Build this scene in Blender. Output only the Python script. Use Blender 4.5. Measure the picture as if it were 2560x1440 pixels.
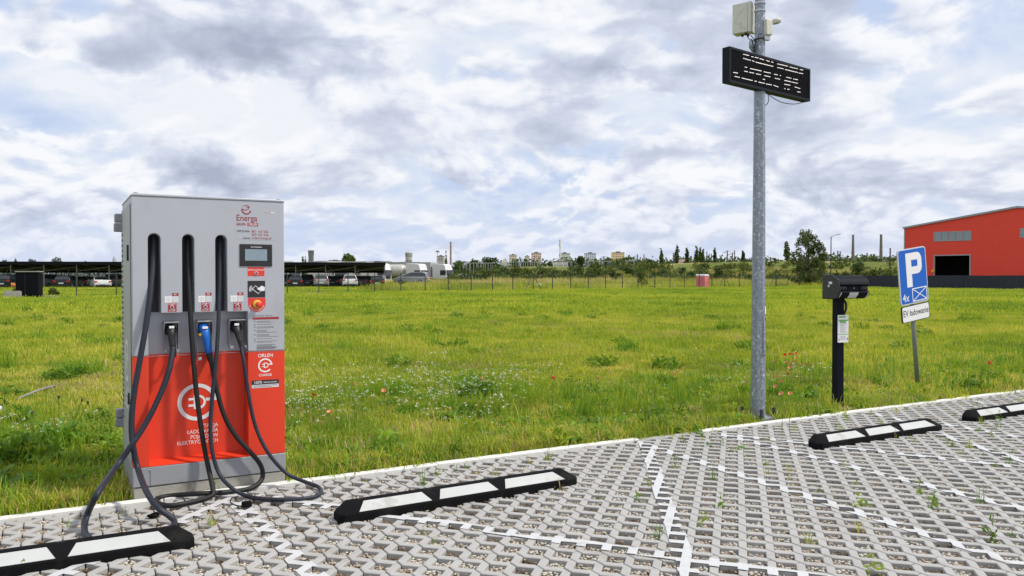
import bpy, bmesh, math, random
import numpy as np
from mathutils import Vector, Matrix, Euler
R = math.radians
rnd = random.Random(7)
nr = np.random.RandomState(11)
scene = bpy.context.scene
for _o in list(bpy.data.objects):
    bpy.data.objects.remove(_o)
COL = scene.collection

# ------------------------------------------------------------------ camera
F, H, V0 = 2010.0, 1.5, 689.0            # focal length in photo pixels, eye height in metres, horizon row
PITCH = math.atan((720 - V0) / F)
cam_d = bpy.data.cameras.new('camera')
cam = bpy.data.objects.new('camera', cam_d)
COL.objects.link(cam)
cam.location = (0, 0, H)
cam.rotation_euler = (math.pi / 2 - PITCH, 0, 0)
cam_d.sensor_width = 36
cam_d.lens = 36 * F / 2560
cam_d.clip_start = 0.05
cam_d.clip_end = 12000
scene.camera = cam

def ray(u, v):
    x, z = (u - 1280) / F, -(v - 720) / F
    c, s = math.cos(PITCH), math.sin(PITCH)
    return Vector((x, c + z * s, -s + z * c))
def gnd(u, v, z=0.0):                     # the point of the plane at height z that is seen at a photo pixel
    r = ray(u, v); t = (z - H) / r.z
    return Vector((0, 0, H)) + r * t
def at(u, v, Y):                          # the point at distance Y that is seen at a photo pixel
    r = ray(u, v); t = Y / r.y
    return Vector((0, 0, H)) + r * t

# ------------------------------------------------------------------ sun and sky
SUN_AZ, SUN_EL = R(100), R(52)            # azimuth clockwise from straight ahead: to the right, behind thin cloud
sun_d = bpy.data.lights.new('sun', 'SUN')
sun = bpy.data.objects.new('sun', sun_d)
COL.objects.link(sun)
sun_d.energy = 2.7
sun_d.angle = R(4)
sun_d.color = (1.0, 0.95, 0.86)
_sd = Vector((math.sin(SUN_AZ) * math.cos(SUN_EL), math.cos(SUN_AZ) * math.cos(SUN_EL), math.sin(SUN_EL)))
sun.rotation_euler = (-_sd).to_track_quat('-Z', 'Y').to_euler()

scene.view_settings.view_transform = 'Standard'
scene.view_settings.look = 'None'
scene.view_settings.exposure = 0.3
scene.view_settings.gamma = 1.0
scene.view_settings.use_curve_mapping = False
try:
    scene.cycles.max_bounces = 6
    scene.cycles.transparent_max_bounces = 6
    scene.cycles.use_denoising = True
except Exception:
    pass

class NT:
    """small helper that writes node trees as expressions"""
    def __init__(self, tree):
        self.t = tree; self.n = tree.nodes; self.l = tree.links
    def new(self, typ, **kw):
        n = self.n.new(typ)
        for k, v in kw.items():
            setattr(n, k, v)
        return n
    def put(self, sock, v):
        if hasattr(v, 'is_linked') or isinstance(v, bpy.types.NodeSocket):
            self.l.new(v, sock)
        elif v is not None:
            sock.default_value = v
    def m(self, op, a, b=None, c=None, clamp=False):
        n = self.new('ShaderNodeMath', operation=op, use_clamp=clamp)
        for i, x in enumerate((a, b, c)):
            if x is not None:
                self.put(n.inputs[i], x)
        return n.outputs[0]
    def vm(self, op, a, b=None):
        n = self.new('ShaderNodeVectorMath', operation=op)
        self.put(n.inputs[0], a)
        if b is not None:
            self.put(n.inputs[1], b)
        return n.outputs[0]
    def noise(self, vec, scale, detail=4, rough=0.5, out=0, dist=0.0):
        n = self.new('ShaderNodeTexNoise')
        self.put(n.inputs['Vector'], vec)
        n.inputs['Scale'].default_value = scale
        n.inputs['Detail'].default_value = detail
        n.inputs['Roughness'].default_value = rough
        n.inputs['Distortion'].default_value = dist
        return n.outputs[out]
    def step(self, x, a, b, lo=0.0, hi=1.0):
        n = self.new('ShaderNodeMapRange', interpolation_type='SMOOTHSTEP')
        for i, q in enumerate((x, a, b, lo, hi)):
            self.put(n.inputs[i], q)
        return n.outputs[0]
    def mix(self, f, a, b, blend='MIX'):
        n = self.new('ShaderNodeMix', data_type='RGBA', blend_type=blend)
        self.put(n.inputs[0], f)
        for i, x in ((6, a), (7, b)):
            if isinstance(x, tuple) and len(x) == 3:
                x = (*x, 1.0)
            self.put(n.inputs[i], x)
        return n.outputs[2]
    def ramp(self, f, stops):
        n = self.new('ShaderNodeValToRGB')
        cr = n.color_ramp
        while len(cr.elements) < len(stops):
            cr.elements.new(0.5)
        for e, (p, c) in zip(cr.elements, stops):
            e.position = p; e.color = (*c, 1.0)
        self.put(n.inputs[0], f)
        return n.outputs[0]

world = bpy.data.worlds.new('World')
scene.world = world
world.use_nodes = True
W = NT(world.node_tree)
W.n.clear()
sky = W.new('ShaderNodeTexSky', sky_type='NISHITA')
sky.sun_disc = False
sky.sun_elevation = SUN_EL
sky.sun_rotation = SUN_AZ
sky.air_density = 1.2
sky.dust_density = 1.5
tc = W.new('ShaderNodeTexCoord')
sep = W.new('ShaderNodeSeparateXYZ')
W.l.new(tc.outputs['Generated'], sep.inputs[0])
sx, sy, sz = sep.outputs
el0 = W.m('ARCSINE', sz)
hr = W.m('SQRT', W.m('MAXIMUM', W.m('SUBTRACT', 1.0, W.m('MULTIPLY', sz, sz)), 0.0001))
cmb = W.new('ShaderNodeCombineXYZ')       # the sky as a cylinder of directions, squeezed upright so that clouds lie flat
W.l.new(W.m('DIVIDE', sx, hr), cmb.inputs[0])
W.l.new(W.m('DIVIDE', sy, hr), cmb.inputs[1])
W.l.new(W.m('MULTIPLY', el0, 2.1), cmb.inputs[2])
P = cmb.outputs[0]
wv = W.vm('SCALE', W.vm('SUBTRACT', W.noise(P, 3.0, 3, 0.5, out=1), (0.5, 0.5, 0.5)))
wv.node.inputs['Scale'].default_value = 0.16
Pw = W.vm('ADD', P, wv)
LOWF = W.step(sz, 0.03, 0.24)             # clouds near the horizon are farther off and look smaller
def density(v):
    def one(k):
        a = W.noise(v, 2.4 * k, 2, 0.5)
        b = W.noise(v, 5.6 * k, 9, 0.54)
        puff = W.m('ABSOLUTE', W.m('SUBTRACT', W.noise(v, 8.5 * k, 5, 0.5), 0.5))
        return W.m('ADD', W.m('ADD', W.m('MULTIPLY', a, 0.46), W.m('MULTIPLY', b, 0.54)), W.m('MULTIPLY', W.m('SUBTRACT', puff, 0.09), -0.52))
    lo, hi = one(2.3), one(1.0)
    return W.m('ADD', lo, W.m('MULTIPLY', LOWF, W.m('SUBTRACT', hi, lo)))
n1 = density(Pw)
n2 = density(W.vm('ADD', Pw, (0.006, 0.0, 0.030)))
veil = W.noise(Pw, 2.2, 6, 0.55)
# where the cloud of this sky is thick and where it is thin (azimuth, elevation, widths, amount)
az = W.m('ARCTAN2', sx, sy)
el = W.m('ARCSINE', sz)
wa = W.new('ShaderNodeSeparateXYZ')
W.l.new(W.noise(tc.outputs['Generated'], 7.0, 7, 0.6, out=1), wa.inputs[0])
az = W.m('ADD', az, W.m('MULTIPLY', W.m('SUBTRACT', wa.outputs[0], 0.5), 0.22))
el = W.m('ADD', el, W.m('MULTIPLY', W.m('SUBTRACT', wa.outputs[1], 0.5), 0.13))
BLOBS = [(560, 95, 230, 80, .17), (130, 75, 190, 50, .14), (830, 25, 130, 35, .08), (620, 165, 75, 40, .09),
         (170, 335, 190, 22, .17), (480, 425, 130, 34, .16), (1190, 265, 110, 75, .10), (1500, 185, 230, 45, .14),
         (1950, 215, 300, 75, .17), (2200, 60, 200, 70, .10), (1450, 315, 130, 40, .13), (1600, 405, 190, 32, .16),
         (2080, 415, 160, 26, .11), (2040, 465, 170, 24, .12), (2480, 420, 130, 34, .07), (2500, 245, 120, 50, .08),
         (1700, 20, 160, 40, .08), (1150, 455, 170, 18, .09), (560, 520, 300, 14, .06), (1800, 560, 300, 16, .05),
         (100, 195, 190, 45, -.16), (470, 235, 260, 50, -.13), (760, 330, 230, 60, -.10), (1640, 275, 150, 55, -.17),
         (1020, 130, 110, 90, -.13), (1350, 475, 80, 25, -.13), (2400, 190, 150, 60, -.10), (300, 345, 130, 18, -.10),
         (1330, 90, 120, 60, -.06), (2330, 400, 110, 40, -.08), (1330, 560, 300, 20, -.06), (60, 470, 160, 20, -.05)]
acc = None
for (u, v, su, sv, amp) in BLOBS:
    d = ray(u, v).normalized()
    a0, e0 = math.atan2(d.x, d.y), math.asin(d.z)
    qa = W.m('POWER', W.m('ABSOLUTE', W.m('DIVIDE', W.m('SUBTRACT', az, a0), su / F)), 2.0)
    qe = W.m('POWER', W.m('ABSOLUTE', W.m('DIVIDE', W.m('SUBTRACT', el, e0), sv / F)), 2.0)
    g = W.m('MULTIPLY', W.m('EXPONENT', W.m('MULTIPLY', W.m('ADD', qa, qe), -0.8)), amp * 0.80)
    acc = g if acc is None else W.m('ADD', acc, g)
T = W.m('ADD', n1, acc)
edge = W.step(T, 0.45, 0.52)              # the nearer cumulus, with crisp tops
core = W.step(T, 0.46, 0.78)
lit = W.m('MULTIPLY', W.m('SUBTRACT', n1, n2), 4.6)
cloud = W.ramp(W.m('SUBTRACT', W.m('ADD', core, 0.10), lit), [(0.0, (7.7, 7.8, 8.05)), (0.18, (6.9, 7.15, 7.7)), (0.42, (5.2, 5.6, 6.65)), (0.72, (4.1, 4.5, 5.6)), (1.0, (3.3, 3.65, 4.7))])
back = W.ramp(W.m('SUBTRACT', W.m('ADD', veil, W.m('MULTIPLY', acc, -0.9)), W.m('MULTIPLY', lit, -0.25)), [(0.30, (4.5, 5.4, 7.3)), (0.45, (5.8, 6.4, 7.6)), (0.62, (7.3, 7.5, 7.9))])
back = W.mix(0.06, back, sky.outputs[0])
skyc = W.mix(W.m('MULTIPLY', edge, 0.96), back, cloud)
hor = W.step(sz, 0.0, 0.12, 0.55, 0.0)
skyc = W.mix(hor, skyc, (5.5, 6.05, 7.5))
bg = W.new('ShaderNodeBackground')
W.l.new(skyc, bg.inputs['Color'])
bg.inputs['Strength'].default_value = 0.1
out = W.new('ShaderNodeOutputWorld')
W.l.new(bg.outputs[0], out.inputs['Surface'])

# ------------------------------------------------------------------ materials
MATS = {}
def mat(name, col, rough=0.5, metal=0.0, var=0.08, scale=6.0, bump=0.0, bscale=40.0, spec=0.5, coat=0.0, emit=None, dirt=None, coords='Object', detail=5):
    m = bpy.data.materials.new(name)
    m.use_nodes = True
    q = NT(m.node_tree)
    b = q.n['Principled BSDF']
    b.inputs['Roughness'].default_value = rough
    b.inputs['Metallic'].default_value = metal
    b.inputs['Specular IOR Level'].default_value = spec
    b.inputs['Coat Weight'].default_value = coat
    t = q.new('ShaderNodeTexCoord')
    vec = t.outputs[coords] if coords == 'Object' else q.new('ShaderNodeNewGeometry').outputs['Position']
    nz = q.noise(vec, scale, detail, 0.6)
    c0 = tuple(max(0.0, x * (1 - var * 1.6)) for x in col)
    c1 = tuple(min(1.0, x * (1 + var * 1.6)) for x in col)
    c = q.mix(nz, c0, c1)
    if dirt:
        dn = q.step(q.noise(vec, dirt[1], 6, 0.65), 0.52, 0.68)
        c = q.mix(q.m('MULTIPLY', dn, dirt[2]), c, dirt[0])
    q.l.new(c, b.inputs['Base Color'])
    q.l.new(q.m('ADD', rough - 0.06, q.m('MULTIPLY', nz, 0.12)), b.inputs['Roughness'])
    if bump:
        bn = q.new('ShaderNodeBump')
        bn.inputs['Strength'].default_value = bump
        bn.inputs['Distance'].default_value = 0.01
        q.l.new(q.noise(vec, bscale, 5, 0.6), bn.inputs['Height'])
        q.l.new(bn.outputs[0], b.inputs['Normal'])
    if emit:
        b.inputs['Emission Color'].default_value = (*emit[0], 1)
        b.inputs['Emission Strength'].default_value = emit[1]
    MATS[name] = m
    return m

def leaf_mat(name, stops, trans=0.35, wscale=0.5, var=0.35, rough=0.55):
    """foliage: a ramp over noise in place and over the random number of each leaf clump"""
    m = bpy.data.materials.new(name)
    m.use_nodes = True
    q = NT(m.node_tree)
    b = q.n['Principled BSDF']
    pos = q.new('ShaderNodeNewGeometry').outputs['Position']
    oi = q.new('ShaderNodeObjectInfo')
    big = q.noise(pos, wscale, 4, 0.6)
    mid = q.noise(pos, wscale * 7.0, 3, 0.6)
    f = q.m('ADD', q.m('MULTIPLY', q.m('SUBTRACT', big, 0.5), 2.1), q.m('MULTIPLY', q.m('SUBTRACT', mid, 0.5), 1.0))
    f = q.m('ADD', f, q.m('MULTIPLY', q.m('SUBTRACT', oi.outputs['Random'], 0.5), var))
    f = q.m('ADD', f, 0.5, clamp=True)
    c = q.ramp(f, stops)
    q.l.new(c, b.inputs['Base Color'])
    b.inputs['Roughness'].default_value = rough
    b.inputs['Specular IOR Level'].default_value = 0.25
    tr = q.new('ShaderNodeBsdfTranslucent')
    q.l.new(q.mix(1.0, c, (1.2, 1.15, 0.7), 'MULTIPLY'), tr.inputs['Color'])
    mx = q.new('ShaderNodeMixShader')
    mx.inputs[0].default_value = trans
    q.l.new(b.outputs[0], mx.inputs[1])
    q.l.new(tr.outputs[0], mx.inputs[2])
    q.l.new(mx.outputs[0], q.n['Material Output'].inputs['Surface'])
    MATS[name] = m
    return m

# ------------------------------------------------------------------ mesh helpers
class MB:
    """collects shapes; build() links them as ONE mesh object"""
    def __init__(self):
        self.v = []; self.f = []; self.mi = []
    def add(self, verts, faces, mi=0, M=None):
        o = len(self.v)
        for p in verts:
            p = Vector(p)
            self.v.append(tuple(M @ p) if M is not None else tuple(p))
        for f in faces:
            self.f.append(tuple(i + o for i in f)); self.mi.append(mi)
        return self
    def box(self, x0, x1, y0, y1, z0, z1, mi=0, M=None):
        vs = [(x, y, z) for z in (z0, z1) for y in (y0, y1) for x in (x0, x1)]
        return self.add(vs, [(0, 2, 3, 1), (4, 5, 7, 6), (0, 1, 5, 4), (1, 3, 7, 5), (3, 2, 6, 7), (2, 0, 4, 6)], mi, M)
    def prism(self, poly, a0, a1, axis='y', mi=0, M=None):
        n = len(poly)
        def p3(p, a):
            return {'y': (p[0], a, p[1]), 'z': (p[0], p[1], a), 'x': (a, p[0], p[1])}[axis]
        vs = [p3(p, a0) for p in poly] + [p3(p, a1) for p in poly]
        fs = [tuple(range(n)), tuple(range(2 * n - 1, n - 1, -1))]
        fs += [(i, i + n, (i + 1) % n + n, (i + 1) % n) for i in range(n)]
        return self.add(vs, fs, mi, M)
    def tube(self, pts, rad, n=8, mi=0, cap=True, M=None):
        pts = [Vector(p) for p in pts]
        rr = rad if isinstance(rad, (list, tuple)) else [rad] * len(pts)
        vs, fs = [], []
        up = None
        for i, p in enumerate(pts):
            t = (pts[min(i + 1, len(pts) - 1)] - pts[max(i - 1, 0)])
            t = t.normalized() if t.length > 1e-9 else Vector((0, 0, 1))
            if up is None:
                up = Vector((0, 0, 1)) if abs(t.z) < 0.9 else Vector((1, 0, 0))
            a = t.cross(up)
            if a.length < 1e-6:
                a = t.cross(Vector((0, 1, 0)))
            a.normalize(); b = a.cross(t).normalized(); up = b
            for k in range(n):
                w = 2 * math.pi * k / n
                vs.append(p + (a * math.cos(w) + b * math.sin(w)) * rr[i])
        for i in range(len(pts) - 1):
            for k in range(n):
                fs.append((i * n + k, i * n + (k + 1) % n, (i + 1) * n + (k + 1) % n, (i + 1) * n + k))
        if cap:
            fs.append(tuple(range(n - 1, -1, -1)))
            fs.append(tuple((len(pts) - 1) * n + k for k in range(n)))
        return self.add(vs, fs, mi, M)
    def lathe(self, prof, n=16, mi=0, M=None):
        vs, fs = [], []
        for (r, z) in prof:
            for k in range(n):
                w = 2 * math.pi * k / n
                vs.append((r * math.cos(w), r * math.sin(w), z))
        for i in range(len(prof) - 1):
            for k in range(n):
                fs.append((i * n + k, i * n + (k + 1) % n, (i + 1) * n + (k + 1) % n, (i + 1) * n + k))
        fs.append(tuple(range(n - 1, -1, -1)))
        fs.append(tuple((len(prof) - 1) * n + k for k in range(n)))
        return self.add(vs, fs, mi, M)
    def ribbon(self, pts, w, y, mi=0, M=None):
        """a flat printed stroke of width w in an upright plane (x, z)"""
        pts = [Vector((p[0], p[1])) for p in pts]
        L = []
        for i, p in enumerate(pts):
            t = (pts[min(i + 1, len(pts) - 1)] - pts[max(i - 1, 0)]).normalized()
            nn = Vector((-t.y, t.x)) * (w / 2)
            L += [p + nn, p - nn]
        vs = [(p.x, y, p.y) for p in L]
        fs = [(2 * i, 2 * i + 1, 2 * i + 3, 2 * i + 2) for i in range(len(pts) - 1)]
        return self.add(vs, fs, mi, M)
    def build(self, name, mats, parent=None, smooth=False, bevel=0.0, loc=None, rot=None, seg=2):
        me = bpy.data.meshes.new(name)
        me.from_pydata(self.v, [], self.f)
        for mm in (mats if isinstance(mats, (list, tuple)) else [mats]):
            me.materials.append(MATS[mm] if isinstance(mm, str) else mm)
        if any(self.mi):
            me.polygons.foreach_set('material_index', self.mi)
        bm = bmesh.new(); bm.from_mesh(me)
        bmesh.ops.recalc_face_normals(bm, faces=bm.faces)
        bm.to_mesh(me); bm.free()
        if smooth:
            me.polygons.foreach_set('use_smooth', [True] * len(me.polygons))
        o = bpy.data.objects.new(name, me)
        COL.objects.link(o)
        if parent is not None:
            o.parent = parent
        if loc is not None:
            o.location = loc
        if rot is not None:
            o.rotation_euler = rot
        if bevel:
            bv = o.modifiers.new('bevel', 'BEVEL')
            bv.width = bevel; bv.segments = seg; bv.limit_method = 'ANGLE'; bv.angle_limit = R(35)
        if smooth == 'auto' or bevel:
            me.polygons.foreach_set('use_smooth', [True] * len(me.polygons))
            try:
                me.set_sharp_from_angle(angle=R(40))
            except Exception:
                pass
        return o

def fast_mesh(name, verts, faces, mats, fmi=None):
    """numpy arrays to a mesh; faces is an (n, k) array"""
    me = bpy.data.meshes.new(name)
    verts = np.asarray(verts, dtype=np.float32); faces = np.asarray(faces, dtype=np.int32)
    n, k = faces.shape
    me.vertices.add(len(verts)); me.vertices.foreach_set('co', verts.ravel())
    me.loops.add(n * k); me.loops.foreach_set('vertex_index', faces.ravel())
    me.polygons.add(n); me.polygons.foreach_set('loop_start', np.arange(0, n * k, k, dtype=np.int32))
    try:
        me.polygons.foreach_set('loop_total', np.full(n, k, dtype=np.int32))
    except Exception:
        pass
    for mm in (mats if isinstance(mats, (list, tuple)) else [mats]):
        me.materials.append(MATS[mm])
    if fmi is not None:
        me.polygons.foreach_set('material_index', np.asarray(fmi, dtype=np.int32))
    me.update(calc_edges=True)
    me.validate()
    return me
def link(name, data, parent=None, loc=None, rotz=0.0):
    o = bpy.data.objects.new(name, data)
    COL.objects.link(o)
    o.parent = parent
    if loc is not None:
        o.location = loc
    if rotz:
        o.rotation_euler = (0, 0, rotz)
    return o
def tag(o, label=None, cat=None, group=None, kind=None):
    if label: o['label'] = label
    if cat: o['category'] = cat
    if group: o['group'] = group
    if kind: o['kind'] = kind
    return o
def thing(name, label, cat, loc=(0, 0, 0), rotz=0.0, group=None):
    o = bpy.data.objects.new(name, None)
    o.empty_display_size = 0.2
    COL.objects.link(o)
    o.location = loc
    o.rotation_euler = (0, 0, rotz)
    return tag(o, label, cat, group)
def copy_tree(o, parent=None):
    c = o.copy(); COL.objects.link(c); c.parent = parent
    for ch in o.children:
        copy_tree(ch, c)
    return c
def text(name, s, size, m, parent, loc, rot=(math.pi / 2, 0, 0), align='LEFT', bold=0.0, sx=1.0, shear=0.0):
    c = bpy.data.curves.new(name, 'FONT')
    c.body = s; c.size = size; c.align_x = align; c.align_y = 'CENTER'
    c.offset = bold * size * 0.35; c.shear = shear; c.extrude = 0.0003
    c.materials.append(MATS[m])
    o = bpy.data.objects.new(name, c)
    COL.objects.link(o)
    o.parent = parent; o.location = loc; o.rotation_euler = rot; o.scale = (sx, 1, 1)
    return o

def proj(p):
    x, y, z = p[0], p[1], p[2] - H
    c, s_ = math.cos(PITCH), math.sin(PITCH)
    yy = y * c - z * s_; zz = y * s_ + z * c
    return 1280 + F * x / yy, 720 - F * zz / yy
def nearest(table, u, v=0.0, kv=1.0):
    return min(table, key=lambda t: (t[0] - u) ** 2 + ((t[1] - v) * kv) ** 2)[2]

def convert_text():
    dg = bpy.context.evaluated_depsgraph_get()
    for o in [x for x in bpy.data.objects if x.type == 'FONT']:
        me = bpy.data.meshes.new_from_object(o.evaluated_get(dg))
        if not me.materials: me.materials.append(o.data.materials[0])
        n = bpy.data.objects.new('lettering', me); COL.objects.link(n)
        n.parent = o.parent; n.location = o.location.copy(); n.rotation_euler = o.rotation_euler.copy(); n.scale = o.scale.copy()
        bpy.data.objects.remove(o)

def scatter(name, pts, rot, scl, idx, sources, kind='stuff', label=None):
    """one object whose points each carry one of the source meshes (geometry nodes)"""
    pts = np.asarray(pts, dtype=np.float32)
    me = bpy.data.meshes.new(name)
    me.vertices.add(len(pts)); me.vertices.foreach_set('co', pts.ravel())
    a = me.attributes.new('rot', 'FLOAT_VECTOR', 'POINT'); a.data.foreach_set('vector', np.asarray(rot, dtype=np.float32).ravel())
    a = me.attributes.new('scl', 'FLOAT_VECTOR', 'POINT'); a.data.foreach_set('vector', np.asarray(scl, dtype=np.float32).ravel())
    a = me.attributes.new('idx', 'INT', 'POINT'); a.data.foreach_set('value', np.asarray(idx, dtype=np.int32))
    cl = bpy.data.collections.new(name + '_sources')
    for i, s in enumerate(sources):
        cl.objects.link(bpy.data.objects.new('%s_source_%02d' % (name, i), s))
    o = bpy.data.objects.new(name, me)
    COL.objects.link(o)
    ng = bpy.data.node_groups.new(name, 'GeometryNodeTree')
    ng.interface.new_socket('Geometry', in_out='INPUT', socket_type='NodeSocketGeometry')
    ng.interface.new_socket('Geometry', in_out='OUTPUT', socket_type='NodeSocketGeometry')
    gi = ng.nodes.new('NodeGroupInput'); go = ng.nodes.new('NodeGroupOutput')
    ip = ng.nodes.new('GeometryNodeInstanceOnPoints')
    ci = ng.nodes.new('GeometryNodeCollectionInfo')
    ci.inputs[0].default_value = cl
    ci.inputs['Separate Children'].default_value = True
    ci.inputs['Reset Children'].default_value = True
    def named(nm, dt):
        n = ng.nodes.new('GeometryNodeInputNamedAttribute'); n.data_type = dt
        n.inputs['Name'].default_value = nm
        return n.outputs['Attribute']
    er = ng.nodes.new('FunctionNodeEulerToRotation')
    L = ng.links.new
    L(gi.outputs[0], ip.inputs['Points']); L(ci.outputs[0], ip.inputs['Instance'])
    ip.inputs['Pick Instance'].default_value = True
    L(named('idx', 'INT'), ip.inputs['Instance Index'])
    L(named('rot', 'FLOAT_VECTOR'), er.inputs[0]); L(er.outputs[0], ip.inputs['Rotation'])
    L(named('scl', 'FLOAT_VECTOR'), ip.inputs['Scale'])
    L(ip.outputs[0], go.inputs[0])
    md = o.modifiers.new('scatter', 'NODES'); md.node_group = ng
    return tag(o, label, None, None, kind)

# ------------------------------------------------------------------ the kerb's own frame: x along the kerb, y into the grass
KA = R(29.4)
KO = gnd(334, 1252)
EX = Vector((math.cos(KA), math.sin(KA), 0)); EY = Vector((-math.sin(KA), math.cos(KA), 0))
def K(x, y, z=0.0):
    return KO + EX * x + EY * y + Vector((0, 0, z))
def toK(p):
    d = Vector(p) - KO
    return d.dot(EX), d.dot(EY)
def kpx(u, v):
    return toK(gnd(u, v))

def sst(x):
    x = np.clip(x, 0, 1); return x * x * (3 - 2 * x)
def terrain(X, Y):
    X = np.asarray(X, dtype=float); Y = np.asarray(Y, dtype=float)
    ang = X / np.maximum(Y, 1.0)
    h = (3.2 + 1.3 * sst((ang - 0.1) / 0.2)) * sst((Y - 148) / 34) * sst((ang + 0.10) / 0.10)
    h = h + 0.5 * sst((Y - 118) / 20) * sst((ang + 0.05) / 0.05) * (0.5 + 0.5 * np.sin(X * 0.21) * np.sin(Y * 0.17 + 1))
    h = h + 0.03 * np.sin(X * 0.7 + 1.3) * np.sin(Y * 0.55) * sst((Y - 9) / 8)
    return h
def th(X, Y):
    return float(terrain(X, Y))
def on(u, Y, dz=0.0):                     # the ground point in photo column u at distance Y
    X = (u - 1280) / F * Y
    return Vector((X, Y, th(X, Y) + dz))
# ------------------------------------------------------------------ materials of the place
mat('paver', (0.412, 0.402, 0.385), 0.85, var=0.12, scale=9, bump=0.25, bscale=120, spec=0.2, dirt=((0.29, 0.265, 0.235), 1.3, 0.55), coords='World')
mat('kerb', (0.76, 0.75, 0.72), 0.8, var=0.07, scale=12, bump=0.15, bscale=90, spec=0.2, dirt=((0.50, 0.46, 0.39), 5.0, 0.5), coords='World')
mat('line_paint', (0.56, 0.565, 0.57), 0.6, var=0.08, scale=14, spec=0.3, dirt=((0.44, 0.425, 0.40), 6.0, 0.85), coords='World')
mat('bed', (0.14, 0.115, 0.085), 0.95, var=0.3, scale=30, spec=0.1)
mat('car_park', (0.33, 0.31, 0.285), 0.9, var=0.15, scale=4, spec=0.15)
mat('concrete', (0.34, 0.325, 0.29), 0.9, var=0.16, scale=7, bump=0.4, bscale=60, spec=0.15, dirt=((0.20, 0.185, 0.15), 5.0, 0.7))
for _i, _c in enumerate([(0.50, 0.445, 0.36), (0.40, 0.335, 0.26), (0.62, 0.58, 0.50), (0.32, 0.23, 0.16)]):
    mat('pebble_%d' % _i, _c, 0.7, var=0.25, scale=25, spec=0.3)
mat('soil_crumb', (0.15, 0.105, 0.065), 0.95, var=0.3, scale=25, spec=0.1)
mat('silver', (0.445, 0.46, 0.50), 0.42, metal=0.15, var=0.04, scale=3, bump=0.03, bscale=500, spec=0.5, dirt=((0.34, 0.345, 0.35), 2.2, 0.35))
mat('silver_shaded', (0.38, 0.39, 0.385), 0.5, metal=0.1, var=0.05, scale=3, bump=0.03, bscale=500)  # same silver as the front, with the side's shade put into the colour
mat('plinth_grey', (0.29, 0.30, 0.32), 0.5, var=0.05, scale=5, dirt=((0.22, 0.20, 0.17), 6, 0.4))
mat('red_film', (0.74, 0.050, 0.017), 0.38, var=0.04, scale=2, spec=0.45, dirt=((0.58, 0.05, 0.025), 2.5, 0.4))
mat('red_print', (0.70, 0.045, 0.03), 0.5, var=0.02)
mat('dark_red', (0.32, 0.03, 0.04), 0.5, var=0.02)
mat('white_print', (0.82, 0.82, 0.82), 0.5, var=0.02)
mat('black_print', (0.02, 0.02, 0.022), 0.5, var=0.1)
mat('grey_print', (0.16, 0.16, 0.17), 0.5, var=0.05)
mat('slot_dark', (0.035, 0.035, 0.042), 0.6, var=0.1)
mat('black_plastic', (0.018, 0.018, 0.020), 0.45, var=0.2, scale=10, bump=0.1, bscale=200)
mat('cable_blue_grey', (0.020, 0.025, 0.038), 0.5, var=0.2, scale=6, bump=0.08, bscale=150, spec=0.35, dirt=((0.055, 0.056, 0.060), 8, 0.4))
mat('cable_black', (0.006, 0.006, 0.007), 0.6, var=0.2, scale=8, bump=0.08, bscale=150)
mat('blue_plastic', (0.008, 0.13, 0.52), 0.35, var=0.05)
mat('yellow_plastic', (0.75, 0.45, 0.03), 0.4, var=0.04)
mat('steel', (0.52, 0.52, 0.52), 0.3, metal=0.9, var=0.08, scale=12)
mat('screen', (0.10, 0.13, 0.15), 0.15, var=0.25, scale=22, emit=((0.30, 0.40, 0.46), 0.35))
mat('sticker', (0.62, 0.63, 0.65), 0.5, var=0.02)
mat('rubber', (0.008, 0.008, 0.009), 0.9, var=0.4, scale=25, bump=0.6, bscale=160, spec=0.10, dirt=((0.040, 0.037, 0.032), 5, 0.30))
mat('reflector', (0.49, 0.50, 0.485), 0.5, var=0.07, scale=9, dirt=((0.33, 0.32, 0.285), 5, 0.6))

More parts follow.
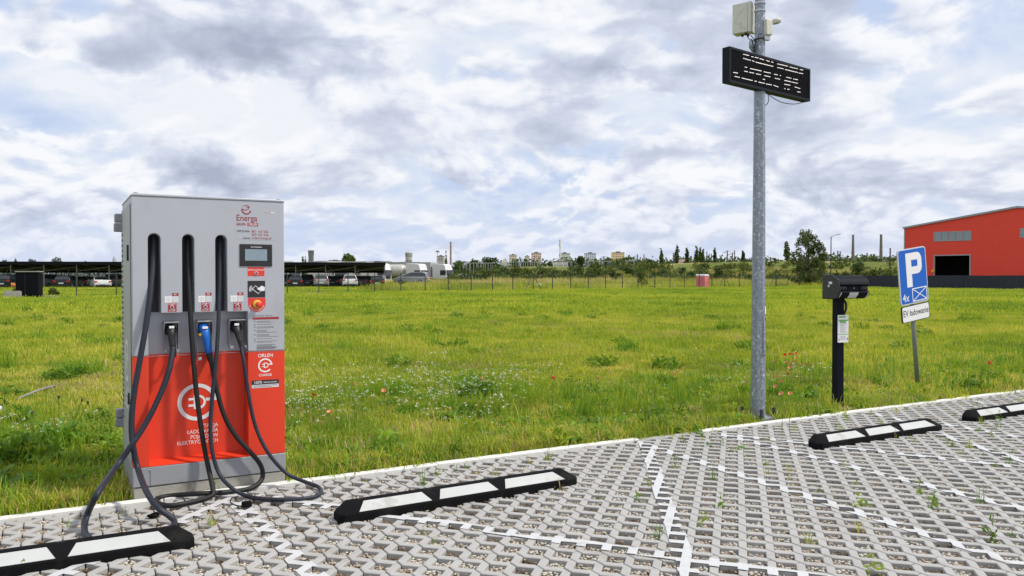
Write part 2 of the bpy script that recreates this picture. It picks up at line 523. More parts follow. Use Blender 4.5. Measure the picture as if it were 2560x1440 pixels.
def field_material():
    """soil and short growth below the blades: the cover's own colours, in patches"""
    m = bpy.data.materials.new('field'); m.use_nodes = True
    q = NT(m.node_tree); b = q.n['Principled BSDF']
    pos = q.new('ShaderNodeNewGeometry').outputs['Position']
    s = q.new('ShaderNodeSeparateXYZ'); q.l.new(pos, s.inputs[0])
    n = q.noise(pos, 0.16, 7, 0.62); n2 = q.noise(pos, 2.5, 6, 0.65); n3 = q.noise(pos, 0.05, 4, 0.5)
    lawn = q.ramp(q.m('ADD', q.m('MULTIPLY', n, 0.7), q.m('MULTIPLY', n2, 0.3)),
                  [(0.25, (0.11, 0.13, 0.022)), (0.45, (0.17, 0.195, 0.028)), (0.60, (0.24, 0.245, 0.04)), (0.8, (0.33, 0.28, 0.09))])
    straw = q.ramp(q.m('ADD', q.m('MULTIPLY', n, 0.6), q.m('MULTIPLY', n3, 0.4)),
                   [(0.3, (0.085, 0.105, 0.025)), (0.45, (0.19, 0.185, 0.05)), (0.58, (0.36, 0.30, 0.13)), (0.8, (0.42, 0.36, 0.18))])
    far = q.step(q.m('ADD', s.outputs[1], q.m('MULTIPLY', q.m('SUBTRACT', n3, 0.5), 60.0)), 98.0, 128.0)
    soil = q.step(q.noise(pos, 0.9, 5, 0.6), 0.60, 0.70)
    scrub = q.ramp(q.m('ADD', q.m('MULTIPLY', n, 0.5), q.m('MULTIPLY', n2, 0.5)), [(0.3, (0.07, 0.095, 0.02)), (0.5, (0.13, 0.155, 0.03)), (0.66, (0.24, 0.225, 0.07)), (0.85, (0.36, 0.31, 0.13))])
    bank = q.m('MULTIPLY', q.step(q.m('ADD', s.outputs[1], q.m('MULTIPLY', q.m('SUBTRACT', n, 0.5), 22.0)), 142.0, 150.0), q.step(q.m('ADD', s.outputs[1], q.m('MULTIPLY', q.m('SUBTRACT', n, 0.5), 8.0)), 181.0, 177.0))
    straw = q.mix(bank, straw, scrub)
    c = q.mix(far, lawn, straw)
    c = q.mix(q.m('MULTIPLY', soil, 0.35), c, (0.24, 0.19, 0.115))
    q.l.new(c, b.inputs['Base Color'])
    b.inputs['Roughness'].default_value = 0.95
    b.inputs['Specular IOR Level'].default_value = 0.1
    bn = q.new('ShaderNodeBump'); bn.inputs['Strength'].default_value = 0.6; bn.inputs['Distance'].default_value = 0.05
    q.l.new(q.noise(pos, 14, 5, 0.7), bn.inputs['Height']); q.l.new(bn.outputs[0], b.inputs['Normal'])
    MATS['field'] = m
field_material()

# ------------------------------------------------------------------ ground, one sheet out to the horizon
def _axis(lo, hi, dense, step):
    a = list(np.arange(-dense, dense + .1, step))
    k = dense
    out_ = []
    while k < hi:
        k *= 1.25; out_.append(k)
    return sorted(set([-x for x in out_ if x <= -lo] + a + out_))
gx = [x for x in _axis(-4000, 5000, 240, 6.0)]
gy = [0.0, 0.15, 0.5, 1, 2, 3, 4.5, 6, 8, 10, 13, 16, 20, 25, 30, 36, 43, 50, 58, 66, 74, 82, 90] + list(np.arange(97, 262, 5.0)) + [280, 310, 350, 410, 500, 650, 850, 1150, 1600, 2300, 3500, 6000]
GX, GY = np.meshgrid(gx, gy)
WX = KO.x + EX.x * GX + EY.x * GY
WY = KO.y + EX.y * GX + EY.y * GY
WZ = terrain(WX, WY) - 0.02 - 0.02 * np.exp(-GY / 2.0)
nxg, nyg = len(gx), len(gy)
ii = np.arange(nxg * nyg).reshape(nyg, nxg)
gf = np.stack([ii[:-1, :-1], ii[:-1, 1:], ii[1:, 1:], ii[1:, :-1]], -1).reshape(-1, 4)
gme = fast_mesh('ground', np.stack([WX, WY, WZ], -1).reshape(-1, 3), gf, 'field')
gme.polygons.foreach_set('use_smooth', [True] * len(gme.polygons))
tag(link('ground', gme), 'green meadow ground running out to the horizon', None, None, 'structure')

# the car park: a gravel bed under the pavers, plain paving where the pieces can no longer be seen
mb = MB()
mb.add([K(-60, -0.004, -0.030), K(70, -0.004, -0.030), K(70, -40, -0.030), K(-60, -40, -0.030)], [(0, 1, 2, 3)])
for (xa, xb, ya, yb) in ((-60, 70, -5.7, -40), (-60, -4.2, -0.09, -5.7), (13.2, 70, -0.09, -5.7)):
    mb.add([K(xa, ya, -0.004), K(xb, ya, -0.004), K(xb, yb, -0.004), K(xa, yb, -0.004)], [(0, 1, 2, 3)], 1)
car_park = mb.build('car_park', ['bed', 'car_park'])
tag(car_park, 'parking area paved with open grid concrete pavers', None, None, 'structure')
car_park.parent = None

# ------------------------------------------------------------------ the grid pavers
S = 0.1442                                 # one gravel pocket to the next
TW = 0.5 * (0.053 / S)                     # half a wall, in pockets
LA = Vector((math.cos(KA - R(45)), math.sin(KA - R(45)), 0)); LB = Vector((math.sin(KA - R(45)), -math.cos(KA - R(45)), 0))
L0 = gnd(1500 + 1455 / 7.11, 1240 + 360 / 7.11)
def latt(i, j, z=0.0):
    return L0 + LA * (i * S) + LB * (j * S) + Vector((0, 0, z))
def stone_poly():
    t = TW
    return [(.5, -.5), (.5 + t, -.5 + t), (.5 + t, .5 - t), (1.5 - t, .5 - t), (1.5 + t, .5 + t), (1.5 + t, 1.5 - t), (2.5 - t, 1.5 - t),
            (2.5, 1.5), (2.5 - t, 1.5 + t), (1.5 + t, 1.5 + t), (1.5 - t, 1.5 - t), (1.5 - t, .5 + t), (.5 + t, .5 + t), (.5 - t, .5 - t), (.5 - t, -.5 + t)]
def inset(poly, d):
    n = len(poly); res = []
    area = sum(poly[i][0] * poly[(i + 1) % n][1] - poly[(i + 1) % n][0] * poly[i][1] for i in range(n))
    sg = 1 if area > 0 else -1
    for i in range(n):
        p0, p1, p2 = (Vector(poly[(i + k) % n]) for k in (-1, 0, 1))
        e0 = (p1 - p0).normalized(); e1 = (p2 - p1).normalized()
        m0 = Vector((-e0.y, e0.x)) * sg; m1 = Vector((-e1.y, e1.x)) * sg
        mm = m0 + m1
        mm = mm / max(mm.length_squared, 0.35) * 2
        res.append(p1 + mm * d)
    return [tuple(p) for p in res]
SP0 = inset(stone_poly(), 0.0036 / S)
SP1 = inset(SP0, 0.0035 / S)
def stone_arrays():
    """verts in metres in the lattice frame, quads and one n-gon top"""
    n = len(SP0)
    vs = [(p[0] * S, p[1] * S, 0.0) for p in SP1] + [(p[0] * S, p[1] * S, -0.0035) for p in SP0] + [(p[0] * S, p[1] * S, -0.055) for p in SP0]
    fs = [tuple(range(n))]
    for a in (0, n):
        fs += [(a + i, a + n + i, a + n + (i + 1) % n, a + (i + 1) % n) for i in range(n)]
    return vs, fs
SV, SF = stone_arrays()
SVw = [LA * p[0] + LB * p[1] + Vector((0, 0, p[2])) for p in SV]
stone_me = bpy.data.meshes.new('paver')
stone_me.from_pydata([tuple(p) for p in SVw], [], SF)
stone_me.materials.append(MATS['paver'])
_bm = bmesh.new(); _bm.from_mesh(stone_me); bmesh.ops.recalc_face_normals(_bm, faces=_bm.faces)
bmesh.ops.triangulate(_bm, faces=[f for f in _bm.faces if len(f.verts) > 4]); _bm.to_mesh(stone_me); _bm.free()

def in_view(p, margin=0.0):
    if p.y < 1.0:
        return False
    u = 1280 + F * p.x / p.y; v = V0 + F * (H - p.z) / p.y
    return -margin < u < 2560 + margin and v < 1440 + margin
stones = []
KY_EDGE = -0.088                           # front edge of the kerb
for k in range(-80, 110):
    off = rnd.choice((0, 1))
    for rr in range(-30, 60):
        # stone whose first corner sits at hole (k + i0, i0)
        i0 = 2 * rr + off
        c = latt(k + i0 + 1.5, i0 + 0.5)
        kx, ky = toK(c)
        if ky > 0.05 or ky < -5.6 or kx < -4 or kx > 13:
            continue
        if not in_view(c, 420):
            continue
        stones.append((k + i0, i0, c, kx, ky))
def shown_size(s):
    return (1.0 / s[2].y) if in_view(s[2], 0) else 0.0
stones.sort(key=shown_size, reverse=True)
rest = MB(); cutters = []
single = 0
nstone = 0
WHITE_PATCH = []
for (i, j, c, kx, ky) in stones:
    tops = [toK(latt(p[0] + i, p[1] + j)) for p in stone_poly()]
    if min(t[1] for t in tops) > KY_EDGE + 0.01:
        continue
    nstone += 1
    jit = Matrix.Translation(latt(i, j, rnd.uniform(-0.0025, 0.0005))) @ Matrix.Rotation(rnd.uniform(-.004, .004), 4, 'X') @ Matrix.Rotation(rnd.uniform(-.004, .004), 4, 'Y')
    if max(t[1] for t in tops) > KY_EDGE - 0.004:      # meets the kerb: cut along it
        bm = bmesh.new(); bm.from_mesh(stone_me); bm.transform(jit)
        bmesh.ops.bisect_plane(bm, geom=bm.verts[:] + bm.edges[:] + bm.faces[:], plane_co=K(0, KY_EDGE - 0.004), plane_no=EY, clear_outer=True)
        me = bpy.data.meshes.new('paver'); bm.to_mesh(me); bm.free()
        me.materials.append(MATS['paver'])
        if len(me.polygons) == 0:
            continue
        if single < 300 and in_view(c, 0):
            link('paver', me, car_park); single += 1
        else:
            rest.add([v.co for v in me.vertices], [tuple(p.vertices) for p in me.polygons])
    elif single < 300 and in_view(c, 60):
        o = link('paver', stone_me, car_park)
        o.matrix_local = jit; single += 1
    else:
        rest.add([jit @ p for p in SVw], SF)
ro = rest.build('pavers', 'paver', car_park)
tag(ro, None, None, None, 'stuff')

# painted bay lines, lying on the stones only
def clip_poly(poly, a, n):
    """keep the side of the line through a where (p - a).n <= 0"""
    res = []
    for i in range(len(poly)):
        p, q = poly[i], poly[(i + 1) % len(poly)]
        dp = (p - a).dot(n); dq = (q - a).dot(n)
        if dp <= 0: res.append(p)
        if (dp < 0 < dq) or (dq < 0 < dp):
            res.append(p + (q - p) * (dp / (dp - dq)))
    return res
t_ = TW
QUADS = []
for (i, j) in ((0, 0), (1, 1)):
    QUADS.append([(i + .5 - t_, j - .5 + t_), (i + .5 + t_, j - .5 + t_), (i + .5 + t_, j + .5 - t_), (i + .5 - t_, j + .5 - t_)])
    QUADS.append([(i + .5 + t_, j + .5 - t_), (i + 1.5 - t_, j + .5 - t_), (i + 1.5 - t_, j + .5 + t_), (i + .5 + t_, j + .5 + t_)])
    QUADS.append([(i + .5 - t_, j + .5 - t_), (i + .5 + t_, j + .5 - t_), (i + .5 + t_, j + .5 + t_)])
    QUADS.append([(i + 1.5 - t_, j + .5 - t_), (i + 1.5 - t_, j + .5 + t_), (i + 1.5 + t_, j + .5 + t_)])
LINES = [((568, 1236), (800, 1452)), ((60, 1480), (612, 1232)), ((640, 1240), (2160, 1462)), ((1612, 1108), (1735, 1470)),
         ((1592, 1104), (2640, 1440)), ((1790, 1083), (2660, 1298)), ((1842, 1090), (2620, 1176)), ((2330, 1080), (2640, 1180)),
         ((2345, 1058), (2640, 1108)), ((2166, 1031), (2320, 1066)), ((2440, 1004), (2640, 1046)), ((1760, 1480), (2330, 1100))]
for li, (pa, pb) in enumerate(LINES[:11]):
    A = gnd(*pa); B = gnd(*pb); d = (B - A).normalized(); nn = Vector((-d.y, d.x, 0)); w = 0.054 if li in (0, 1, 2, 3) else 0.052
    pm_ = MB()
    for (i, j, c, kx, ky) in stones:
        if abs((c - A).dot(nn)) > 0.5 or not (-0.5 < (c - A).dot(d) < (B - A).length + 0.5):
            continue
        for qd in QUADS:
            poly = [latt(p[0] + i, p[1] + j, 0.0024 + 0.0009 * (li % 4)) for p in qd]
            wob = 0.006 * math.sin(i * 3.7 + j * 2.1)
            for (a_, n_) in ((A + nn * (w + wob), nn), (A - nn * (w - wob), -nn), (A, -d), (B, d), (K(0, KY_EDGE - .006), EY)):
                poly = clip_poly(poly, a_, n_)
                if len(poly) < 3: break
            if len(poly) >= 3:
                pm_.add(poly, [tuple(range(len(poly)))])
    if pm_.f:
        pm_.build('painted_line', 'line_paint', car_park)

# kerb stones, one metre each; near the second bay a short length is missing and pavers run to the grass
kerb = bpy.data.objects.new('kerb', None); COL.objects.link(kerb)
tag(kerb, 'pale concrete kerb between the pavers and the grass', None, None, 'structure')
x_gap0 = kpx(1590, 1098)[0]; x_gap1 = kpx(1748, 1078)[0]
def kerb_stone(x0, x1, m, z):
    b = MB(); b.box(x0 + .003, x1 - .003, KY_EDGE, -0.005, -0.15, z + rnd.uniform(-.002, .002))
    o = b.build('kerb_stone', m, kerb, bevel=0.004)
    o.location = KO; o.rotation_euler = (0, 0, KA)
x = x_gap0
while x > -6:
    kerb_stone(x - 1.0, x, 'kerb', 0.012); x -= 1.0
x = x_gap1
while x < 16:
    kerb_stone(x, x + 1.0, 'kerb', 0.012); x += 1.0
kerb_stone(x_gap0, 0.5 * (x_gap0 + x_gap1), 'paver', -0.004)
kerb_stone(0.5 * (x_gap0 + x_gap1), x_gap1, 'paver', -0.002)

# gravel in the pockets
def pebble_patch(seed, soil=False):
    q = np.random.RandomState(seed)
    V, Fc, MI = [], [], []
    ico = bmesh.new(); bmesh.ops.create_icosphere(ico, subdivisions=1, radius=1.0)
    iv = np.array([v.co[:] for v in ico.verts]); ifc = np.array([[v.index for v in f.verts] for f in ico.faces]); ico.free()
    o = 0
    for layer, cnt in ((0, 34), (1, 18 if not soil else 5)):
        for k in range(cnt):
            r = q.uniform(.0045, .0095)
            sc = np.array([r * q.uniform(.9, 1.6), r * q.uniform(.7, 1.1), r * q.uniform(.5, .8)])
            w = q.uniform(0, 6.28); ca, sa = math.cos(w), math.sin(w)
            p = iv * sc * q.uniform(.85, 1.15, (len(iv), 1))
            p = np.stack([p[:, 0] * ca - p[:, 1] * sa, p[:, 0] * sa + p[:, 1] * ca, p[:, 2]], -1)
            p += np.array([q.uniform(-.040, .040), q.uniform(-.040, .040), -.026 + layer * .008 + q.uniform(0, .007)])
            V.append(p); Fc.append(ifc + o); MI += [(q.choice([0, 0, 1, 2, 2, 3]) if not soil else q.choice([1, 3, 4, 4, 4]))] * len(ifc); o += len(iv)
    return fast_mesh('gravel_patch', np.concatenate(V), np.concatenate(Fc), ['pebble_0', 'pebble_1', 'pebble_2', 'pebble_3', 'soil_crumb'], MI)
gp, gr = [], []
holes = []
for i in range(-60, 110):
    for j in range(-60, 60):
        p = latt(i, j)
        kx, ky = toK(p)
        if ky > -0.13 or ky < -5.4 or kx < -4 or kx > 12 or not in_view(p, 330):
            continue
        holes.append(p)
        gp.append(p); gr.append((0, 0, KA - R(45) + rnd.choice((0, 1, 2, 3)) * math.pi / 2))
scatter('gravel', gp, gr, np.ones((len(gp), 3)) * [1, 1, 1] * nr.uniform(.95, 1.1, (len(gp), 1)), nr.choice(10, len(gp), p=[.10] * 8 + [.10, .10]), [pebble_patch(s, s > 7) for s in range(10)],
        'stuff', 'small pebbles filling the pockets of the pavers')
# ------------------------------------------------------------------ the charging station
CH = thing('charging_station', 'silver and red electric car charging station with three cables and a screen', 'charging station', tuple(KO), KA)
DEP = 0.88; RC = 0.12
b = MB(); b.box(0.0, 1.0, 0.0, DEP, -0.04, 0.080); b.build('concrete_base', 'concrete', CH, bevel=0.008)
b = MB(); b.box(-0.004, 1.004, -0.006, DEP + .004, 0.086, 0.213); o = b.build('plinth_panel', 'plinth_grey', CH, bevel=0.004)
for xx in (0.10, 0.88):
    q = MB(); q.lathe([(0.006, 0), (0.006, 0.003), (0.004, 0.005)], 8, M=Matrix.Translation((xx, -0.006, 0.195)) @ Matrix.Rotation(math.pi / 2, 4, 'X')); q.build('screw', 'steel', o)
q = MB(); q.box(0.100, 0.103, -0.0072, -0.006, 0.09, 0.21); q.build('panel_seam', 'black_print', o)
# cabinet body behind the recess, its door with louvres, and its lid
b = MB(); b.box(0.0, 1.0, RC, DEP, 0.215, 2.03); cab = b.build('cabinet', 'silver', CH, bevel=0.005)
b = MB(); b.box(-0.008, -0.001, 0.075, DEP - .01, 0.24, 1.985); door = b.build('side_door', 'silver_shaded', CH, bevel=0.003)
b = MB()
for k in range(36):
    z = 1.80 - k * 0.0385
    b.box(-0.0095, -0.0078, 0.70, 0.84, z - .008, z + .008)
b.build('louvre_slots', 'slot_dark', door)
b = MB(); b.box(-0.020, -0.007, 0.16, 0.19, 1.60, 1.71); b.build('door_lock', 'black_plastic', door, bevel=0.005)
b = MB(); b.box(-0.020, -0.007, 0.16, 0.19, 0.62, 0.70); b.build('door_lock', 'black_plastic', door, bevel=0.005)
for z in (1.83, 0.36):
    b = MB(); b.box(-0.060, 0.0, DEP - .06, DEP + .012, z, z + .065); b.box(-0.056, 0.0, DEP - .058, DEP + .010, z + .07, z + .135)
    b.build('hinge', 'plinth_grey', CH, bevel=0.008)
    b = MB(); b.box(1.0, 1.022, 0.20, 0.26, z - .02, z + .05); b.box(1.0, 1.020, 0.20, 0.26, z + .055, z + .12); b.build('hinge', 'sticker', CH, bevel=0.006)
b = MB(); b.prism([(-0.004, 2.030), (1.004, 2.030), (1.004, 2.040), (0.985, 2.047), (0.015, 2.047), (-0.004, 2.040)], -0.006, DEP + .006, 'y')
lid = b.build('lid', 'silver', CH, bevel=0.006)
for xx, yy in ((0.03, 0.04), (0.97, 0.04)):
    b = MB(); b.lathe([(0.016, 0), (0.016, 0.006), (0.010, 0.010)], 10, M=Matrix.Translation((xx, yy, 2.047))); b.build('lifting_boss', 'plinth_grey', lid)
# front shell with three cable slots and the plug bay below them
def arch(x0, x1, z, n=10):
    cx, r = (x0 + x1) / 2, (x1 - x0) / 2
    return [(cx - r * math.cos(math.pi * k / n), z + r * math.sin(math.pi * k / n)) for k in range(n + 1)]
ZB = 0.962
SL = [(0.097, 0.175), (0.311, 0.388), (0.526, 0.603)]
poly = [(0, ZB), (0.097, ZB)] + arch(*SL[0], 1.744) + [(0.175, 1.246), (0.311, 1.246)] + arch(*SL[1], 1.744) + [(0.388, 1.246), (0.526, 1.246)] + \
       arch(*SL[2], 1.744) + [(0.603, 1.246), (0.742, 1.246), (0.742, ZB), (1.0, ZB), (1.0, 2.03), (0, 2.03)]
b = MB(); b.prism(poly, 0.0, RC - .001, 'y'); b.build('front_panel', 'silver', CH, bevel=0.0045)
b = MB(); b.box(0.0, 0.097, 0.0, RC - .001, 0.215, ZB - .0015); b.box(0.742, 1.0, 0.0, RC - .001, 0.215, ZB - .0015)
b.box(0.0985, 0.7405, RC - .007, RC - .001, 0.235, ZB - .0015)
b.add([(0.097, .001, .216), (0.742, .001, .216), (0.742, RC - .004, .240), (0.097, RC - .004, .240)], [(0, 1, 2, 3)])
b.build('red_panel', 'red_film', CH, bevel=0.003)
b = MB()
for x0, x1 in SL:
    b.box(x0 + .002, x1 - .002, RC - .008, RC - .002, 1.25, 1.775)
b.build('slot_lining', 'slot_dark', CH)
b = MB(); b.box(0.001, 0.999, -0.0015, 0.0, ZB - .004, ZB - .0015); b.build('panel_joint', 'plinth_grey', CH)

# the connector-ring emblem
def arc(cx, cz, r, a0, a1, n=28, kx=1.0):
    return [(cx + kx * r * math.cos(R(a0 + (a1 - a0) * k / n)), cz + r * math.sin(R(a0 + (a1 - a0) * k / n))) for k in range(n + 1)]
def emblem(cx, cz, r, y, parent, M=None, m='white_print', kx=1.0):
    w = r * 0.20
    q = MB()
    q.ribbon(arc(cx, cz, r - w / 2, 18, 318, 40, kx), w, y, M=M)
    q.ribbon([(cx + kx * (r - w), cz + r * .12), (cx + kx * r * .45, cz + r * .12)], w * .8, y - .0002, M=M)
    q.ribbon([(cx + kx * (r - w * .5), cz + r * .30), (cx + kx * (r - w * .5), cz + r * .04)], w * kx, y - .0004, M=M)
    q.ribbon([(cx - kx * r * .12, cz + r * .32)] + arc(cx + kx * r * .06, cz + r * .0, r * .32, 90, -90, 16, kx) + [(cx - kx * r * .12, cz - r * .32)], w * .6, y - .0001, M=M)
    q.ribbon([(cx - kx * r * .12, cz + r * .36), (cx - kx * r * .12, cz - r * .36)], w * .6 * kx, y - .0003, M=M)
    for s in (-1, 1):
        q.ribbon([(cx - kx * r * .44, cz + s * r * .17), (cx - kx * r * .12, cz + s * r * .17)], w * .62, y - .0005, M=M)
    return q.build('emblem', m, parent)
emblem(0.418, 0.612, 0.130, RC - .0085, CH)
for k, s in enumerate(('STACJA', 'ŁADOWANIA', 'POJAZDÓW', 'ELEKTRYCZNYCH')):
    text('lettering', s, 0.0365, 'white_print', CH, (0.556, RC - .0085, 0.440 - k * .0365), align='RIGHT', bold=0.008, sx=0.92)
# side emblem and lettering on the door (reads from the left)
MS = Matrix.Rotation(-math.pi / 2, 4, 'Z')
ds = thing('door_print', None, None); del ds
for o_ in [x for x in COL.objects if x.name == 'door_print']:
    bpy.data.objects.remove(o_)
emblem(-0.40, 0.90, 0.150, -0.0086, door, M=MS, m='white_print')
for k, s in enumerate(('STACJA', 'ŁADOWANIA', 'POJAZDÓW', 'ELEKTRYCZNYCH')):
    text('lettering', s, 0.040, 'white_print', door, (-0.0088, 0.26, 0.70 - k * .040), rot=(math.pi / 2, 0, -math.pi / 2), align='RIGHT', bold=0.01)

# right column prints and controls
q = MB()
q.ribbon(arc(0.734, 1.972, 0.026, 150, 20, 14), 0.004, -.001); q.ribbon(arc(0.736, 1.966, 0.030, 168, 350, 18), 0.009, -.0012)
q.ribbon([(0.712, 1.972), (0.724, 1.962), (0.745, 1.968), (0.756, 1.980), (0.748, 1.986), (0.734, 1.984)], 0.005, -.0014)
q.build('emblem', 'dark_red', CH)
text('lettering', 'Energa', 0.062, 'dark_red', CH, (0.666, -.001, 1.905), bold=0.012, sx=0.86)
text('lettering', 'GRUPA', 0.025, 'dark_red', CH, (0.667, -.001, 1.862), bold=0.025, sx=0.80)
q = MB(); q.box(0.744, 0.818, -.0010, 0, 1.851, 1.874); q.build('name_plate', 'dark_red', CH)
text('lettering', 'ORLEN', 0.023, 'white_print', CH, (0.781, -.0014, 1.862), align='CENTER', bold=0.02, sx=0.82)
q = MB(); q.box(0.868, 0.932, -.0008, 0, 1.945, 1.957); st = q.build('number_sticker', 'sticker', CH)
text('lettering', '891701', 0.012, 'dark_red', st, (0.871, -.0012, 1.951))
q = MB(); q.box(0.664, 0.937, -.0008, 0, 1.752, 1.828); st = q.build('info_sticker', 'silver', CH)
text('lettering', 'INFOLINIA:', 0.020, 'black_print', st, (0.672, -.0012, 1.813), bold=0.015, sx=0.9)
text('lettering', '801 167 536', 0.0245, 'dark_red', st, (0.772, -.0012, 1.813), bold=0.01, sx=0.95)
text('lettering', '502 167 536', 0.0245, 'dark_red', st, (0.772, -.0012, 1.790), bold=0.01, sx=0.95)
text('lettering', 'www:', 0.022, 'black_print', st, (0.712, -.0012, 1.765), bold=0.015)
text('lettering', 'orlencharge.pl', 0.0245, 'dark_red', st, (0.772, -.0012, 1.767), bold=0.01, sx=0.98)
q = MB(); q.box(0.689, 0.913, -.007, 0, 1.566, 1.723); bz = q.build('screen_bezel', 'black_plastic', CH, bevel=0.002)
q = MB(); q.box(0.725, 0.877, -.0085, -.0065, 1.606, 1.687); q.build('screen', 'screen', bz)
text('lettering', 'ekoenergetyka', 0.013, 'white_print', bz, (0.763, -.0078, 1.704), bold=0.02)
q = MB(); q.box(0.743, 0.859, -.001, 0, 1.497, 1.560); lb = q.build('language_label', 'red_print', CH)
text('lettering', 'JĘZYK/LANGUAGE', 0.0135, 'white_print', lb, (0.801, -.0014, 1.540), align='CENTER', bold=0.02)
def push_button(x, z, r, parent, y0=0.0):
    M = Matrix.Translation((x, y0, z)) @ Matrix.Rotation(math.pi / 2, 4, 'X')
    q = MB(); q.lathe([(r, 0), (r, 0.004), (r * .82, 0.006), (r * .72, 0.004)], 18, M=M); bt = q.build('push_button', 'sticker', parent, smooth=True)
    q = MB(); q.lathe([(r * .70, 0), (r * .70, 0.005), (r * .5, 0.006)], 16, M=M); q.build('button_cap', 'dark_red', bt, smooth=True)
push_button(0.803, 1.515, 0.014, CH, -.001)
q = MB(); q.box(0.743, 0.864, -.002, 0, 1.345, 1.463); cr = q.build('card_reader', 'black_print', CH)
q = MB()
for r in (0.014, 0.022, 0.030):
    q.ribbon(arc(0.784, 1.402, r, 120, 215, 8), 0.0035, -.0024)
cc = (0.806, 1.400); tl = R(-38)
def rc(dx, dz):
    return (cc[0] + dx * math.cos(tl) - dz * math.sin(tl), cc[1] + dx * math.sin(tl) + dz * math.cos(tl))
q.ribbon([rc(-.026, -.016), rc(.026, -.016), rc(.026, .016), rc(-.026, .016), rc(-.026, -.018)], 0.004, -.0026)
q.add([(x, -.0028, z) for x, z in (rc(-.004, .004), rc(.030, .010), (0.860, 1.392), (0.862, 1.418), (0.838, 1.428), rc(.004, .022))], [(0, 1, 2, 3, 4, 5)])
q.build('pictogram', 'white_print', cr)
q = MB(); q.prism([(0.745, 1.341), (0.745, 1.300)] + [(0.8055 - 0.0605 * math.cos(math.pi * k / 14), 1.300 - 0.058 * math.sin(math.pi * k / 14)) for k in range(1, 14)] + [(0.866, 1.300), (0.866, 1.341)], -.0012, 0, 'y')
es = q.build('emergency_label', 'red_print', CH)
M = Matrix.Translation((0.806, -.0012, 1.296)) @ Matrix.Rotation(math.pi / 2, 4, 'X')
q = MB(); q.lathe([(0.031, 0), (0.031, 0.012), (0.027, 0.016)], 22, M=M); eb = q.build('button_collar', 'yellow_plastic', es, smooth=True)
M2 = Matrix.Translation((0.811, -.016, 1.294)) @ Matrix.Rotation(math.pi / 2, 4, 'X')
q = MB(); q.lathe([(0.010, -.004), (0.010, 0.010), (0.0205, 0.012), (0.0215, 0.022), (0.016, 0.029), (0.006, 0.031)], 20, M=M2); q.build('emergency_button', 'red_print', es, smooth=True)
word = 'wyłącznik awaryjny'
for k, chx in enumerate(word):
    a = math.pi * (1.10 + 0.80 * k / (len(word) - 1))
    if chx != ' ':
        text('lettering', chx, 0.014, 'white_print', es, (0.8055 + 0.049 * math.cos(a), -.0018, 1.301 + 0.047 * math.sin(a)), rot=(math.pi / 2, -(a + math.pi / 2) + 2 * math.pi, 0), align='CENTER', bold=0.03)
q = MB(); q.box(0.770, 0.968, -.0008, 0, 0.992, 1.226); ins = q.build('instruction_sheet', 'silver', CH)
text('lettering', 'INSTRUKCJA OBSŁUGI', 0.0135, 'grey_print', ins, (0.780, -.0012, 1.213), bold=0.02)
q = MB(); q.box(0.776, 0.960, -.0014, -.0006, 1.186, 1.203); q.build('heading_bar', 'dark_red', ins)
q = MB(); z = 1.178; lr = random.Random(3)
for k, nln in enumerate((2, 1, 2, 3, 3, 1, 2)):
    q.ribbon(arc(0.790, z - .004, 0.0028, 0, 360, 10), 0.0055, -.0012)
    for e in range(nln):
        q.box(0.803, 0.803 + lr.uniform(.07, .15), -.0012, -.0008, z - .0058 - e * .008, z - .002 - e * .008)
    z -= .0095 + nln * .0072
for e in range(5):
    q.box(0.803, 0.803 + lr.uniform(.10, .15), -.0012, -.0008, z - .0075 - e * .0075, z - .003 - e * .0075)
q.build('fine_print', 'grey_print', ins)
text('lettering', 'ORLEN', 0.034, 'white_print', CH, (0.864, -.001, 0.927), align='CENTER', bold=0.03, sx=0.98)
emblem(0.862, 0.857, 0.050, -.001, CH)
text('lettering', 'CHARGE', 0.0245, 'white_print', CH, (0.862, -.001, 0.787), align='CENTER', bold=0.03, sx=0.95)
q = MB(); q.box(0.768, 0.957, -.0012, 0, 0.721, 0.752); en = q.build('energy_label', 'black_print', CH)
q = MB(); q.box(0.768, 0.957, -.0012, 0, 0.697, 0.7205); q.build('label_foot', 'sticker', en)
text('lettering', '100%', 0.027, 'white_print', en, (0.779, -.0016, 0.736), bold=0.02, shear=0.2)
text('lettering', 'zielonej energii', 0.0155, 'white_print', en, (0.848, -.0016, 0.736), bold=0.015, shear=0.2)
q = MB()
for e in range(2):
    q.box(0.778, 0.945 - e * .04, -.0016, -.0012, 0.712 - e * .009, 0.715 - e * .009)
q.build('fine_print', 'grey_print', en)
